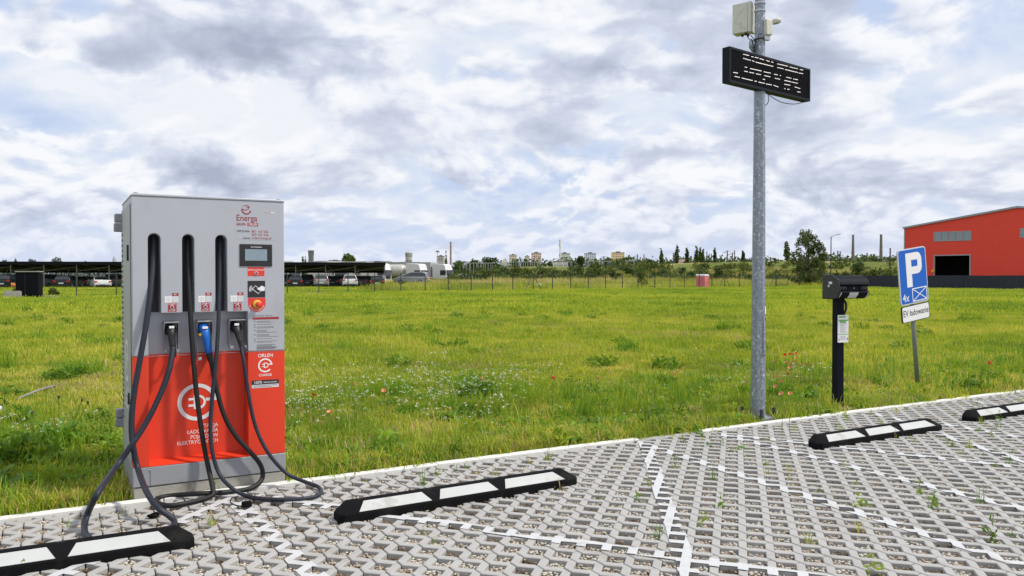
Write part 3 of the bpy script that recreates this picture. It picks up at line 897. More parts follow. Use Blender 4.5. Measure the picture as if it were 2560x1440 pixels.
for k, cx in enumerate((0.246, 0.459, 0.672)):
    q = MB(); q.box(cx - .046, cx - .002, -.001, 0, 1.317, 1.360); s1 = q.build('socket_sticker', 'white_print', CH)
    q = MB(); q.ribbon(arc(cx - .024, 1.338, 0.014, 0, 360, 6), 0.0015, -.0014); q.ribbon(arc(cx - .024, 1.338, 0.004, 0, 360, 6), 0.0015, -.0014); q.build('pictogram', 'grey_print', s1)
    q = MB(); q.box(cx + .001, cx + .041, -.001, 0, 1.317, 1.360); q.build('code_sticker', 'sticker', CH)
    q = MB(); q.box(cx + .001, cx + .041, -.001, 0, 1.361, 1.382); ns = q.build('number_sticker', 'dark_red', CH)
    text('lettering', '0%d' % (k + 1), 0.017, 'white_print', ns, (cx + .021, -.0014, 1.3715), align='CENTER', bold=0.03)
    q = MB(); q.box(cx - .026, cx + .027, -.001, 0, 1.256, 1.315); ss = q.build('start_label', 'dark_red', CH)
    q = MB(); q.ribbon([(cx - .026, 1.256), (cx + .027, 1.256), (cx + .027, 1.315), (cx - .026, 1.315), (cx - .026, 1.256)], 0.0018, -.0013); q.build('label_border', 'red_print', ss)
    text('lettering', 'START', 0.0175, 'white_print', ss, (cx, -.0014, 1.306), align='CENTER', bold=0.02, sx=0.92)
    text('lettering', 'STOP', 0.0175, 'white_print', ss, (cx, -.0014, 1.264), align='CENTER', bold=0.02, sx=0.95)
    push_button(cx, 1.285, 0.0135, CH, -.001)

# holsters: bent steel hoods the plugs hang in
for k, (x0, x1, z0, z1) in enumerate(((0.196, 0.290, 0.975, 1.180), (0.408, 0.508, 0.915, 1.182), (0.621, 0.737, 0.985, 1.185))):
    q = MB(); t = 0.003; d0 = RC - .009; d1 = RC - .105
    q.box(x0, x1, d1, d0, z1 - t, z1 + .006)
    for xa in (x0, x1 - t):
        q.prism([(d0, z1 - t), (d1, z1 - t), (d1 + .01, z1 - .05), (d1 + .035, z1 - .13), (d1 - .01, z0 + .012), (d1 - .01, z0), (d1 + .045, z0), (d0, z0 + .03)], xa, xa + t, 'x')
    q.box(x0 + t, x0 + .026, d1 - .010, d1 - .006, z0, z0 + .022); q.box(x1 - .026, x1 - t, d1 - .010, d1 - .006, z0, z0 + .022)
    h = q.build('holster', 'steel' if k == 1 else 'plinth_grey', CH, bevel=0.0012, seg=1)
    q = MB(); q.lathe([(0.040, 0), (0.040, 0.030), (0.034, 0.034)], 20, M=Matrix.Translation(((x0 + x1) / 2, RC - .008, z1 - .055)) @ Matrix.Rotation(math.pi / 2, 4, 'X')); q.build('plug_socket', 'black_plastic', h, smooth=True)

# ------------------------------------------------------------------ the three charging cables, each with its plug
CHM = Matrix.Translation(KO) @ Matrix.Rotation(KA, 4, 'Z')
CHI = CHM.inverted()
def face(u, v, y):                          # world point seen at a pixel, at depth y of the station's own frame (negative: in front)
    r = ray(u, v); o = Vector((0, 0, H)); c = KO + EY * y
    t = (c - o).dot(EY) / r.dot(EY)
    return o + r * t
def spline(pts, n=9):
    P_ = [pts[0] + (pts[0] - pts[1])] + list(pts) + [pts[-1] + (pts[-1] - pts[-2])]
    res = []
    for i in range(1, len(P_) - 2):
        p0, p1, p2, p3 = P_[i - 1:i + 3]
        for k in range(n):
            t = k / n
            res.append(0.5 * ((2 * p1) + (p2 - p0) * t + (2 * p0 - 5 * p1 + 4 * p2 - p3) * t * t + (3 * p1 - p0 - 3 * p2 + p3) * t ** 3))
    res.append(P_[-2])
    return res
def cable(label, pts, rad, m):
    wp = []
    for p in pts:
        if p[0] == 'f': wp.append(face(p[1], p[2], p[3]))
        else: wp.append(gnd(p[1], p[2], p[3] if len(p) > 3 else rad + .002))
    sp = spline(wp)
    base = sp[len(sp) // 2].copy()
    c = thing('charging_cable', label, 'cable', tuple(base), KA, 'charging cables of the station')
    Mi = (Matrix.Translation(base) @ Matrix.Rotation(KA, 4, 'Z')).inverted()
    q = MB(); q.tube([Mi @ p for p in sp], rad, 12)
    q.build('cord', m, c, smooth=True)
    return c, Mi
c1, M1 = cable('thick blue-grey cable from the left slot drooping behind the near wheel stop',
    [('f', 384, 592, .09), ('f', 385, 625, .06), ('f', 381, 680, .03), ('f', 374, 750, -.02), ('f', 362, 830, -.06), ('f', 347, 915, -.08), ('f', 335, 985, -.09),
     ('f', 329, 1050, -.10), ('f', 332, 1110, -.12), ('f', 346, 1175, -.14), ('g', 368, 1232, .16), ('g', 396, 1270, .10), ('g', 424, 1290, .05), ('g', 436, 1306), ('g', 428, 1326),
     ('g', 395, 1345), ('g', 330, 1356), ('g', 262, 1356), ('g', 222, 1345), ('g', 211, 1320, .035), ('g', 220, 1282, .10), ('g', 246, 1230, .24),
     ('f', 290, 1167, -.16), ('f', 333, 1107, -.13), ('f', 372, 1045, -.10), ('f', 404, 978, -.08), ('f', 424, 920, -.06), ('f', 433, 868, -.01)], 0.0185, 'cable_blue_grey')
c2, M2_ = cable('black cable from the middle slot coiled on the ground, ending in the blue plug',
    [('f', 469, 592, .10), ('f', 470, 640, .06), ('f', 474, 740, .02), ('f', 480, 850, -.01), ('f', 490, 970, -.03), ('f', 505, 1085, -.05), ('f', 520, 1165, -.07), ('g', 532, 1222, .06),
     ('g', 528, 1240, .022), ('g', 480, 1255), ('g', 425, 1264), ('g', 395, 1258), ('g', 392, 1247), ('g', 430, 1239), ('g', 500, 1234, .035), ('g', 570, 1230), ('g', 622, 1222), ('g', 648, 1207, .04),
     ('f', 657, 1188, -.06), ('f', 650, 1160, -.06), ('f', 621, 1125, -.06), ('f', 586, 1085, -.06), ('f', 559, 1035, -.06), ('f', 541, 970, -.05), ('f', 531, 920, -.03), ('f', 524, 884, .0)], 0.0165, 'cable_black')
c3, M3 = cable('thin blue-grey cable from the right slot looping farthest right over the pavers',
    [('f', 551, 592, .09), ('f', 550, 640, .05), ('f', 548, 740, .0), ('f', 545, 830, -.05), ('f', 538, 920, -.07), ('f', 530, 1000, -.08), ('f', 526, 1065, -.09), ('f', 531, 1130, -.11), ('f', 548, 1184, -.14),
     ('g', 577, 1218, .07), ('g', 614, 1239), ('g', 660, 1247), ('g', 725, 1249), ('g', 782, 1243), ('g', 803, 1231), ('g', 795, 1217, .02), ('g', 764, 1205, .045),
     ('f', 722, 1187, -.16), ('f', 684, 1150, -.13), ('f', 654, 1103, -.11), ('f', 633, 1045, -.09), ('f', 619, 970, -.07), ('f', 609, 900, -.05), ('f', 602, 862, -.01)], 0.0135, 'cable_blue_grey')
def plug(c, Mi, top, mid, end, r0, m, ridges, blue=False):
    """a hand plug: round head into the socket, a bent body, a ribbed sleeve"""
    A_, B_, C_ = (Mi @ face(*p) for p in (top, mid, end))
    yb = Vector((0, 1, 0))
    head = A_ + yb * 0.075
    pts = spline([head, A_ + yb * .02, A_ * .55 + B_ * .45 + yb * -.006, B_, C_], 6)
    n_ = len(pts)
    rad = []
    for k in range(n_):
        t = k / (n_ - 1)
        rad.append(r0 * (1.25 if t < .22 else 1.05 if t < .5 else 0.95 - .30 * (t - .5)))
    q = MB(); q.tube(pts, rad, 14)
    pl = q.build('plug', m, c, smooth=True)
    ax = (C_ - B_).normalized()
    q = MB()
    L_ = 0.075
    q.tube([C_ - ax * .004, C_ + ax * L_ * .5, C_ + ax * L_], [r0 * .80, r0 * .72, r0 * .50], 12)
    for k in range(ridges):
        p = C_ + ax * (L_ * (.1 + .7 * k / max(1, ridges - 1)))
        q.tube([p - ax * .003, p + ax * .003], r0 * .86, 12)
    q.build('sleeve', 'black_plastic', pl, smooth=False)
    q = MB(); w = r0 * .62; n0 = A_ + Vector((0, -r0 * 1.18, .012))
    q.box(n0.x - w, n0.x + w, n0.y - .002, n0.y + .012, n0.z - .008, n0.z + .008); tg = q.build('plug_tag', 'white_print', pl, bevel=.002)
    if blue:
        q = MB(); q.lathe([(0.011, 0), (0.011, .004)], 12, M=Matrix.Translation(A_ + Vector((-r0 * 1.0, -r0 * .62, -.035))) @ Matrix.Rotation(math.pi / 2, 4, 'X') @ Matrix.Rotation(-.6, 4, 'Y')); q.build('release_mark', 'yellow_plastic', pl)
    return pl
plug(c1, M1, (428, 822, .02), (429, 846, .0), (432, 866, -.005), 0.026, 'black_plastic', 0)
plug(c2, M2_, (511, 823, .01), (517, 852, -.005), (523, 882, .0), 0.030, 'blue_plastic', 0, True)
plug(c3, M3, (590, 815, .03), (596, 838, .005), (602, 856, -.005), 0.025, 'black_plastic', 4)

# small caps lying on the pavers, each on a thin cord
g0 = gnd(617, 1267)
cp = thing('dust_cap', 'square black rubber cap on a thin cord right of the coiled cable', 'dust cap', tuple(g0), KA)
q = MB(); q.box(-.030, .030, -.022, .022, .002, .036); q.build('cap', 'rubber', cp, bevel=.006)
Mi = (Matrix.Translation(g0) @ Matrix.Rotation(KA, 4, 'Z')).inverted()
q = MB(); q.tube(spline([Mi @ p for p in (gnd(606, 1266, .012), gnd(590, 1263, .006), gnd(577, 1256, .008), gnd(579, 1246, .03), gnd(596, 1240, .05))], 6), 0.0035, 6); q.build('tether', 'cable_black', cp, smooth=True)
g0 = gnd(383, 1294)
cp = thing('dust_cap', 'round black rubber cap lying open on the pavers behind the near wheel stop', 'dust cap', tuple(g0), KA)
q = MB(); ring = [(0.030 * math.cos(k * math.pi / 6), 0.024 * math.sin(k * math.pi / 6), .016 + .006 * math.sin(k)) for k in range(13)]
q.tube(ring, .0075, 8, cap=False); q.lathe([(.026, .002), (.028, .012)], 14); q.build('cap', 'rubber', cp, smooth=True)
Mi = (Matrix.Translation(g0) @ Matrix.Rotation(KA, 4, 'Z')).inverted()
q = MB(); q.tube(spline([Mi @ p for p in (gnd(386, 1292, .012), gnd(400, 1280, .01), gnd(412, 1272, .02))], 6), 0.004, 6); q.build('tether', 'cable_black', cp, smooth=True)
# ------------------------------------------------------------------ rubber wheel stops
def wheel_stop(label, pa, pb, length=1.79, from_b=False):
    A_, B_ = gnd(*pa), gnd(*pb)
    d = (B_ - A_).normalized()
    if from_b:
        A_ = B_ - d * length
    ang = math.atan2(d.y, d.x)
    t = thing('wheel_stop', label, 'wheel stop', (A_.x, A_.y, 0.0), ang, 'rubber wheel stops of the parking bays')
    L_ = length; D_ = 0.155; z0, z1 = 0.042, 0.098
    # base ring with cut corners, then slopes to the narrower top
    c = 0.035
    def ring(e, yf, yb, z, c):
        return [(e + c, yf, z), (L_ - e - c, yf, z), (L_ - e, yf + c, z), (L_ - e, yb - c, z), (L_ - e - c, yb, z), (e + c, yb, z), (e, yb - c, z), (e, yf + c, z)]
    r0 = ring(0, 0, D_, -0.03, c); r1 = ring(0, 0, D_, z0, c); r2 = ring(0.085, 0.098, D_ - .008, z1, .006)
    q = MB()
    q.add(r0 + r1 + r2, [tuple(range(7, -1, -1))] + [(i + k, (i + 1) % 8 + k, (i + 1) % 8 + 8 + k, i + 8 + k) for k in (0, 8) for i in range(8)] + [tuple(range(16, 24))])
    q.build('body', 'rubber', t, bevel=0.006)
    sl = Vector((0, 0.098, z1 - z0)); nn = Vector((0, -(z1 - z0), 0.098)).normalized()
    tan = sl.normalized(); w = sl.length
    def P3(x, s, h):
        return Vector((x, 0, z0)) + tan * (s * w) + nn * h
    for k in range(3):
        x0 = 0.15 + k * (L_ - .30) / 3 + (.022 if k == 0 else .048); x1 = 0.15 + (k + 1) * (L_ - .30) / 3 - (.022 if k == 2 else .048)
        dx = (.055 if k < 1 else -.055 if k > 1 else 0.0)
        def quad(h):
            ls, rs = (-.045 if k == 0 else .030), (.045 if k == 2 else -.030)
            return [P3(x0 + (ls if k == 0 else -.02), .10, h), P3(x1 + (rs if k == 2 else .02), .10, h), P3(x1 - (0.01 if k == 2 else .02), .86, h), P3(x0 + (0.01 if k == 0 else .02), .86, h)]
        q = MB(); q.add(quad(-.001) + quad(.0028), [(0, 3, 2, 1), (4, 5, 6, 7), (0, 1, 5, 4), (1, 2, 6, 5), (2, 3, 7, 6), (3, 0, 4, 7)])
        q.build('reflective_strip', 'reflector', t)
    for k in range(4):
        q = MB(); q.lathe([(.012, z1 - .0005), (.012, z1 + .0012)], 12, M=Matrix.Translation((0.17 + k * (L_ - .34) / 3, D_ - .030, 0)) @ Matrix.Diagonal((1.5, .8, 1, 1))); q.build('bolt_hole', 'black_print', t)
    return t
w1b = gnd(489, 1367)
wheel_stop('black rubber wheel stop with white strips nearest the charging station, cables drooping behind it', (489 - 400, 1367 + 62), (489, 1367), from_b=True)
wheel_stop('black rubber wheel stop with three white strips in the middle of the paving', (850, 1309), (1465, 1207))
wheel_stop('black rubber wheel stop with three white strips in front of the black terminal post', (2050, 1123), (2352, 1075))
wheel_stop('black rubber wheel stop cut by the right edge of the picture', (2436, 1055), (2620, 1027))

# ------------------------------------------------------------------ galvanised pole
mat('galvanised', (0.25, 0.285, 0.325), 0.48, metal=0.5, var=0.30, scale=26, bump=0.05, bscale=60, detail=3, dirt=((0.66, 0.69, 0.71), 34, 0.85))
pp = gnd(1895, 1043); pp.z = 0
pole = thing('steel_pole', 'tall galvanised eight-sided steel pole bolted down beside the kerb', 'pole', tuple(pp), R(40))
def pr(z):
    return 0.0790 - 0.0062 * z
q = MB(); q.lathe([(pr(z), z) for z in (0.012, 1, 2, 3, 4, 5, 5.6)], 8, M=Matrix.Rotation(R(22.5), 4, 'Z')); q.build('shaft', 'galvanised', pole)
q = MB(); q.box(-.15, .15, -.15, .15, -.02, .014); bp = q.build('base_plate', 'galvanised', pole, bevel=.004)
for sx_, sy_ in ((-1, -1), (-1, 1), (1, -1), (1, 1)):
    M = Matrix.Translation((sx_ * .118, sy_ * .118, .014))
    q = MB(); q.lathe([(.024, 0), (.024, .028), (.019, .034), (.018, .085), (.012, .098), (.004, .101)], 12, M=M); q.build('bolt_cap', 'black_plastic', pole, smooth=True)
# service hatch and sticker on the shaft, on the side that shows right of the middle
def shaft_pt(a, z, e=0.0):
    r = pr(z) * math.cos(R(22.5)) / max(.92, math.cos(((a + 22.5) % 45 - 22.5) * math.pi / 180)) + e
    return (r * math.cos(R(a)), r * math.sin(R(a)), z)
PF = -90 - 40 + 19                          # towards the camera, in the pole's own angles
def patch(name, a0, a1, z0, z1, e, m, parent, border=False):
    q = MB(); n = 8; vs = []
    for z in (z0, z1):
        for k in range(n + 1):
            vs.append(shaft_pt(a0 + (a1 - a0) * k / n, z, e))
    q.add(vs, [(k, k + 1, n + 2 + k, n + 1 + k) for k in range(n)])
    return q.build(name, m, parent)
hz0, hz1 = 0.66, 1.075
hatch = patch('hatch', PF + 5, PF + 75, hz0, hz1, .003, 'galvanised', pole)
q = MB(); loop = [shaft_pt(PF + 5 + 70 * k / 8, hz0, .0035) for k in range(9)] + [shaft_pt(PF + 75 - 70 * k / 8, hz1, .0035) for k in range(9)]
q.tube(loop + [loop[0]], .0025, 5, cap=False); q.build('hatch_seam', 'black_print', hatch)
q = MB(); q.lathe([(.009, 0), (.009, .003)], 10, M=Matrix.Translation(shaft_pt(PF + 38, 1.045, .003)) @ Matrix.Rotation(R(PF + 38), 4, 'Z') @ Matrix.Rotation(math.pi / 2, 4, 'Y')); q.build('hatch_lock', 'black_plastic', hatch)
st = patch('inspection_sticker', PF + 28, PF + 70, 1.095, 1.175, .004, 'white_print', pole)
for z in (4.28, 4.36, 4.44, 4.52, 3.98):
    q = MB(); q.lathe([(pr(z) + .001, z - .008), (pr(z) + .006, z - .008), (pr(z) + .006, z + .008), (pr(z) + .001, z + .008)], 14); q.build('clamp_band', 'steel' if z > 4.2 else 'black_plastic', pole)

# ------------------------------------------------------------------ LED display on the pole
mat('display_black', (0.007, 0.009, 0.014), 0.6, var=0.1, spec=0.2)
mat('louvre_black', (0.006, 0.008, 0.013), 0.7, var=0.1, spec=0.15)
mat('led_lit', (0.9, 0.85, 0.8), 0.5, emit=((1.0, 0.90, 0.84), 0.65))
DTL, DTR = at(1823.3, 118.9, 8.06), at(2025.4, 170.2, 8.96)
dd = Vector((DTR.x - DTL.x, DTR.y - DTL.y, 0)); DL = dd.length; da = math.atan2(dd.y, dd.x); dx_ = dd.normalized(); dn_ = Vector((-dx_.y, dx_.x, 0))
ztop = (DTL.z + DTR.z) / 2; DH = 0.355
dorg = Vector((DTL.x, DTL.y, ztop - DH))
disp = thing('led_display', 'black outdoor LED display with broken white dashes, fixed to the steel pole', 'display', tuple(dorg), da)
q = MB(); T_ = 0.024; DD = 0.085
q.box(0, DL, 0.012, DD, 0, DH); q.box(0, T_, -.004, .012, 0, DH); q.box(DL - T_, DL, -.004, .012, 0, DH); q.box(T_, DL - T_, -.004, .012, DH - T_, DH); q.box(T_, DL - T_, -.004, .012, 0, T_)
q.build('housing', 'display_black', disp)
nl = 32
lv = MB()
lv.box(0, DL - 2 * T_ - .002, 0, .010, 0, .0028); lv_me = lv.build('louvre', 'louvre_black', disp)
lv_me.location = (T_ + .001, 0.001, T_ + .004); lv_me.rotation_euler = (R(-18), 0, 0)
for k in range(1, nl):
    c = lv_me.copy(); COL.objects.link(c); c.location = (T_ + .001, 0.001, T_ + .004 + k * (DH - 2 * T_ - .006) / nl)
SEG = [[(385,672,460,690),(487,702,515,708),(530,710,575,720),(590,725,645,745),(672,748,715,765),(735,765,760,778),(808,792,942,822),(962,830,1065,855),(1088,862,1130,870)],
 [(385,722,480,750),(495,750,525,765),(540,770,760,825),(808,838,890,855),(905,862,1065,900),(1075,905,1130,915)],
 [(405,832,437,838),(472,850,615,882),(640,890,730,908),(770,920,815,930),(838,935,860,940),(920,958,985,972),(1007,980,1065,990)],
 [(402,882,443,892),(460,895,522,908),(545,915,608,928),(648,938,725,955),(778,970,845,985),(897,998,980,1015),(985,1018,1065,1035)],
 [(262,898,320,908),(632,983,655,988),(897,1045,970,1058),(1025,1078,1095,1100)],
 [(278,947,345,962),(368,968,505,1000),(528,1005,555,1012),(577,1018,655,1035),(668,1040,742,1055),(762,1058,825,1080),(893,1095,915,1105),(935,1105,960,1112),(1058,1138,1098,1145)]]
q = MB()
for row in SEG:
    for (xa, ya, xb, yb) in row:
        n = max(1, int(round((xb - xa) / 15.0)))
        for k in range(n):
            t = (k + .5) / n
            u = 1780 + (xa + (xb - xa) * t) / 4.964; v = (ya + (yb - ya) * t) / 4.964
            r = ray(u, v); tt = (dorg - Vector((0, 0, H))).dot(dn_) / r.dot(dn_)
            p = Vector((0, 0, H)) + r * tt - dorg
            lx, lz = p.dot(dx_), p.z
            q.box(lx - .0055, lx + .0055, -.003, .004, lz - .0024, lz + .0024)
tag(q.build('lit_pixels', 'led_lit', disp), None, None, None, 'stuff')
def loc_(parent, p):
    return (Matrix.Translation(parent.location) @ Matrix.Rotation(parent.rotation_euler.z, 4, 'Z')).inverted() @ p
q = MB(); q.box(.45, .62, DD, DD + .05, .05, .30); q.build('bracket', 'galvanised', disp)
q = MB(); q.tube(spline([loc_(disp, at(*p)) for p in ((1921, 236, 8.50), (1935, 246, 8.55), (1955, 256, 8.65), (1980, 260, 8.78), (2000, 258, 8.9), (2012, 252, 8.99))], 6), .0045, 6)
q.tube(spline([loc_(disp, at(*p)) for p in ((1919, 234, 8.50), (1922, 248, 8.50), (1919, 258, 8.50), (1914, 264, 8.50))], 6), .0045, 6); q.build('hanging_cable', 'cable_blue_grey', disp, smooth=True)

# ------------------------------------------------------------------ equipment on the pole head
mat('cream_plastic', (0.60, 0.60, 0.50), 0.5, var=0.06, scale=8, dirt=((0.30, 0.29, 0.22), 14, 0.4))
bc = at(1878, 78, 8.52)
bx = thing('equipment_box', 'cream plastic equipment box strapped to the left of the steel pole', 'equipment box', (bc.x, bc.y, bc.z), R(52))
q = MB(); q.box(-.012, .112, .035, .205, .0, .315); q.build('body', 'cream_plastic', bx, bevel=.008)
q = MB(); q.box(-.016, .116, .001, .034, -.004, .319); q.build('lid', 'cream_plastic', bx, bevel=.008)
for k, (xx, yy) in enumerate(((.03, .07), (.06, .12), (.09, .07))):
    q = MB(); q.lathe([(.012, -.022), (.015, -.010), (.015, 0)], 10, M=Matrix.Translation((xx, yy, 0))); q.build('cable_gland', 'black_plastic', bx)
q = MB(); q.box(.116, .150, .10, .14, .05, .27); q.build('mounting_bracket', 'steel', bx)
q = MB()
for pl_ in (((1868, 84, 8.5), (1870, 94, 8.5), (1878, 101, 8.48), (1892, 103, 8.46)), ((1877, 88, 8.5), (1884, 98, 8.5), (1888, 112, 8.48), (1886, 126, 8.48), (1882, 134, 8.48))):
    q.tube(spline([loc_(bx, at(*p)) for p in pl_], 6), .0042, 6)
q.build('lead', 'cable_black', bx, smooth=True)
sc = at(1917, 90, 8.47)
sn = thing('sensor_unit', 'cream sensor with a round flat head on a short arm, right of the steel pole', 'sensor', (sc.x, sc.y, sc.z), R(25))
q = MB(); q.box(-.045, .040, -.045, .035, 0, .165); q.build('body', 'cream_plastic', sn, bevel=.01)
q = MB(); q.tube([(.0, 0, .130), (.05, 0, .150), (.09, 0, .158)], [.018, .020, .018], 10); q.build('arm', 'cream_plastic', sn, smooth=True)
q = MB(); q.lathe([(.020, -.020), (.048, -.016), (.056, .0), (.058, .016), (.050, .026), (.02, .030)], 20, M=Matrix.Translation((.115, -.01, .160)) @ Matrix.Rotation(R(-10), 4, 'Y')); q.build('head', 'cream_plastic', sn, smooth=True)
q = MB(); q.lathe([(.030, -.021), (.030, -.020)], 16, M=Matrix.Translation((.115, -.01, .160)) @ Matrix.Rotation(R(-10), 4, 'Y')); q.build('lens', 'grey_print', sn)
q = MB(); q.box(-.045, .030, -.02, .02, -.045, -.004); q.build('mounting_bracket', 'steel', sn)
q = MB(); q.tube(spline([loc_(sn, at(*p)) for p in ((1906, 83, 8.42), (1897, 88, 8.42), (1896, 98, 8.42), (1904, 106, 8.42))], 6), .004, 6); q.build('lead', 'cable_black', sn, smooth=True)
dc = at(1880, 116, 8.50)
da_ = thing('dish_antenna', 'small round dish antenna seen edge on behind the LED display', 'antenna', (dc.x, dc.y, dc.z), R(60))
q = MB(); q.lathe([(.012, -.03), (.055, -.016), (.078, .012), (.078, .016), (.05, -.002), (.01, -.010)], 20, M=Matrix.Rotation(R(78), 4, 'X')); q.build('dish', 'galvanised', da_, smooth=True)
q = MB(); q.tube([(0, .03, 0), (.03, .02, .0), (.10, -.04, .02)], .010, 8); q.build('arm', 'steel', da_)

# ------------------------------------------------------------------ black terminal post with a barrel-shaped head
mat('anthracite', (0.006, 0.008, 0.013), 0.6, var=0.12, scale=10, bump=0.05, bscale=250, spec=0.10)
mat('green_print', (0.12, 0.42, 0.08), 0.5, var=0.03)
mat('pale_stripe', (0.62, 0.63, 0.50), 0.5, var=0.05)
tp = gnd(2094, 1019); tp.z = 0
tm = thing('payment_terminal', 'black post with a barrel-shaped terminal head and a white notice on it', 'terminal', tuple(tp), R(13))
q = MB(); q.box(-.047, .047, -.045, .045, 0.01, 1.27); q.build('post', 'anthracite', tm, bevel=.006)
q = MB(); q.box(-.11, .15, -.10, .12, -.03, .008); fp = q.build('base_plate', 'concrete', tm, bevel=.006)
for xx, yy in ((-.075, -.07), (.075, -.07), (-.075, .08), (.075, .08)):
    q = MB(); q.lathe([(.012, .008), (.012, .022), (.005, .03)], 8, M=Matrix.Translation((xx, yy, 0))); q.build('bolt', 'steel', tm)
# head: side profile (depth y, height z), long along x
prof = [(-.170, 1.395), (-.150, 1.445), (-.105, 1.482), (-.045, 1.500), (.12, 1.500), (.12, 1.240), (-.06, 1.240), (-.115, 1.252), (-.155, 1.285), (-.172, 1.315), (-.150, 1.325), (-.135, 1.335), (-.135, 1.385)]
X0, X1 = -.100, .285
q = MB(); q.prism(prof, X0, X1, 'x'); hd = q.build('head', 'anthracite', tm, bevel=.008)
q = MB(); q.prism([(-.06, 1.232), (-.158, 1.245), (-.19, 1.31), (-.185, 1.375), (-.16, 1.46), (-.05, 1.512), (.128, 1.512), (.128, 1.232)], X0 - .022, X0 - .001, 'x'); q.build('end_cap', 'black_plastic', tm, bevel=.008)
for xx in (X0 + .06, X1 - .06):
    q = MB(); q.lathe([(.052, 0), (.052, .012), (.044, .018)], 18, M=Matrix.Translation((xx, -.134, 1.358)) @ Matrix.Rotation(math.pi / 2, 4, 'X') @ Matrix.Diagonal((.95, .55, 1, 1))); q.build('lamp_housing', 'black_plastic', tm, smooth=True)
q = MB(); q.box(X0 + .135, X1 - .125, -.1365, -.134, 1.338, 1.382); gl = q.build('camera_window', 'display_black', tm)
q = MB(); q.lathe([(.010, 0), (.010, .004)], 12, M=Matrix.Translation(((X0 + X1) / 2 + .01, -.1365, 1.36)) @ Matrix.Rotation(math.pi / 2, 4, 'X')); q.build('lens', 'grey_print', gl)
def strip(name, x0, x1, m, parent):
    q = MB(); a = [(-.119, 1.2505), (-.158, 1.2835), (-.1755, 1.314)]
    q.add([(x, p[0] - .0012, p[1] - .001) for p in a for x in (x0, x1)], [(0, 1, 3, 2), (2, 3, 5, 4)]); return q.build(name, m, parent)
strip('edge_stripe', X0 + .012, X0 + .024, 'pale_stripe', hd); strip('edge_stripe', X1 - .030, X1 - .018, 'pale_stripe', hd); strip('front_label', X0 + .125, X0 + .235, 'sticker', hd)
def toplab(x0, x1, y0, m):
    q = MB(); q.box(x0, x1, y0, y0 + .03, 1.5002, 1.5015); return q.build('top_label', m, hd)
toplab(X0 + .10, X0 + .19, -.03, 'grey_print'); toplab(X0 + .22, X0 + .30, -.03, 'grey_print'); toplab(X1 - .07, X1 - .03, -.03, 'pale_stripe')
for (y0, y1, z0, z1) in ((-.06, .0, 1.405, 1.432), (-.012, .016, 1.372, 1.396)):
    q = MB(); q.box(X0 - .0235, X0 - .022, y0, y1, z0, z1); q.build('side_sticker', 'white_print', hd)
q = MB(); q.tube(spline([Vector(p) for p in ((.03, -.03, 1.245), (.075, -.03, 1.19), (.078, -.03, 1.12), (.045, -.04, 1.06))], 6), .014, 8); q.build('conduit', 'black_plastic', tm, smooth=True)
q = MB(); q.box(-.040, .092, -.056, -.047, .745, 1.055); nt = q.build('notice_sheet', 'white_print', tm)
q = MB(); q.box(-.030, .055, -.0568, -.0558, 1.025, 1.042); q.box(-.035, .088, -.0568, -.0558, .988, 1.002); q.box(-.02, .065, -.0568, -.0558, .968, .985); q.box(-.035, .088, -.0568, -.0558, .834, .842); q.build('green_heading', 'green_print', nt)
q = MB(); z = .955
for k in range(9):
    q.box(-.015, -.015 + lr.uniform(.06, .10), -.0568, -.0558, z, z + .003); z -= .0125
for k in range(4):
    q.box(-.015, .06, -.0568, -.0558, .815 - k * .012, .818 - k * .012)
q.box(-.03, -.022, -.0568, -.0558, .765, .79); q.box(.075, .085, -.0568, -.0558, .77, .80); q.build('fine_print', 'grey_print', nt)

# ------------------------------------------------------------------ leaning parking sign
mat('sign_blue', (0.004, 0.115, 0.52), 0.4, var=0.03, spec=0.3)
mat('sign_pole', (0.30, 0.33, 0.33), 0.5, metal=0.4, var=0.12, scale=20)
sp_ = gnd(2294, 962); sp_.z = 0
sg = thing('parking_sign', 'leaning blue parking sign with a white plate reading EV ładowanie below it', 'sign', tuple(sp_), KA)
sg.rotation_euler = Euler((0, R(-5.6), 0)).to_matrix().to_4x4().to_euler()
SM = Matrix.Rotation(KA, 4, 'Z') @ Matrix.Rotation(R(-7.2), 4, 'Y')
sg.rotation_euler = SM.to_euler()
q = MB(); q.tube([(0, 0, -.1), (0, 0, 1.87)], .030, 14); q.build('post', 'sign_pole', sg, smooth=True)
def rrect(x0, x1, z0, z1, r, n=5):
    p = []
    for (cx, cz, a) in ((x1 - r, z1 - r, 0), (x0 + r, z1 - r, 90), (x0 + r, z0 + r, 180), (x1 - r, z0 + r, 270)):
        p += [(cx + r * math.cos(R(a + 90 * k / n)), cz + r * math.sin(R(a + 90 * k / n))) for k in range(n + 1)]
    return p
BX0, BX1, BZ0, BZ1 = -.30, .30, 1.135, 1.885
q = MB(); q.prism(rrect(BX0, BX1, BZ0, BZ1, .045), -.052, -.034, 'y'); pl1 = q.build('blue_plate', 'sticker', sg)
q = MB(); q.prism(rrect(BX0 + .014, BX1 - .014, BZ0 + .014, BZ1 - .014, .034), -.0535, -.0521, 'y'); q.build('blue_face', 'sign_blue', pl1)
YP = -.0545
q = MB()   # the letter P
px0, px1, pz0, pz1, sw = -.145, .195, 1.365, 1.825, .115
q.add([(px0, YP, pz0), (px0 + sw, YP, pz0), (px0 + sw, YP, pz1), (px0, YP, pz1)], [(0, 1, 2, 3)])
mid = 1.535
outer = [(px0 + sw, pz1), (px1 - .10, pz1)] + arc(px1 - .10, pz1 - .10, .10, 90, 0, 8)[1:] + arc(px1 - .10, mid + .10, .10, 0, -90, 8) + [(px0 + sw, mid)]
h = .100
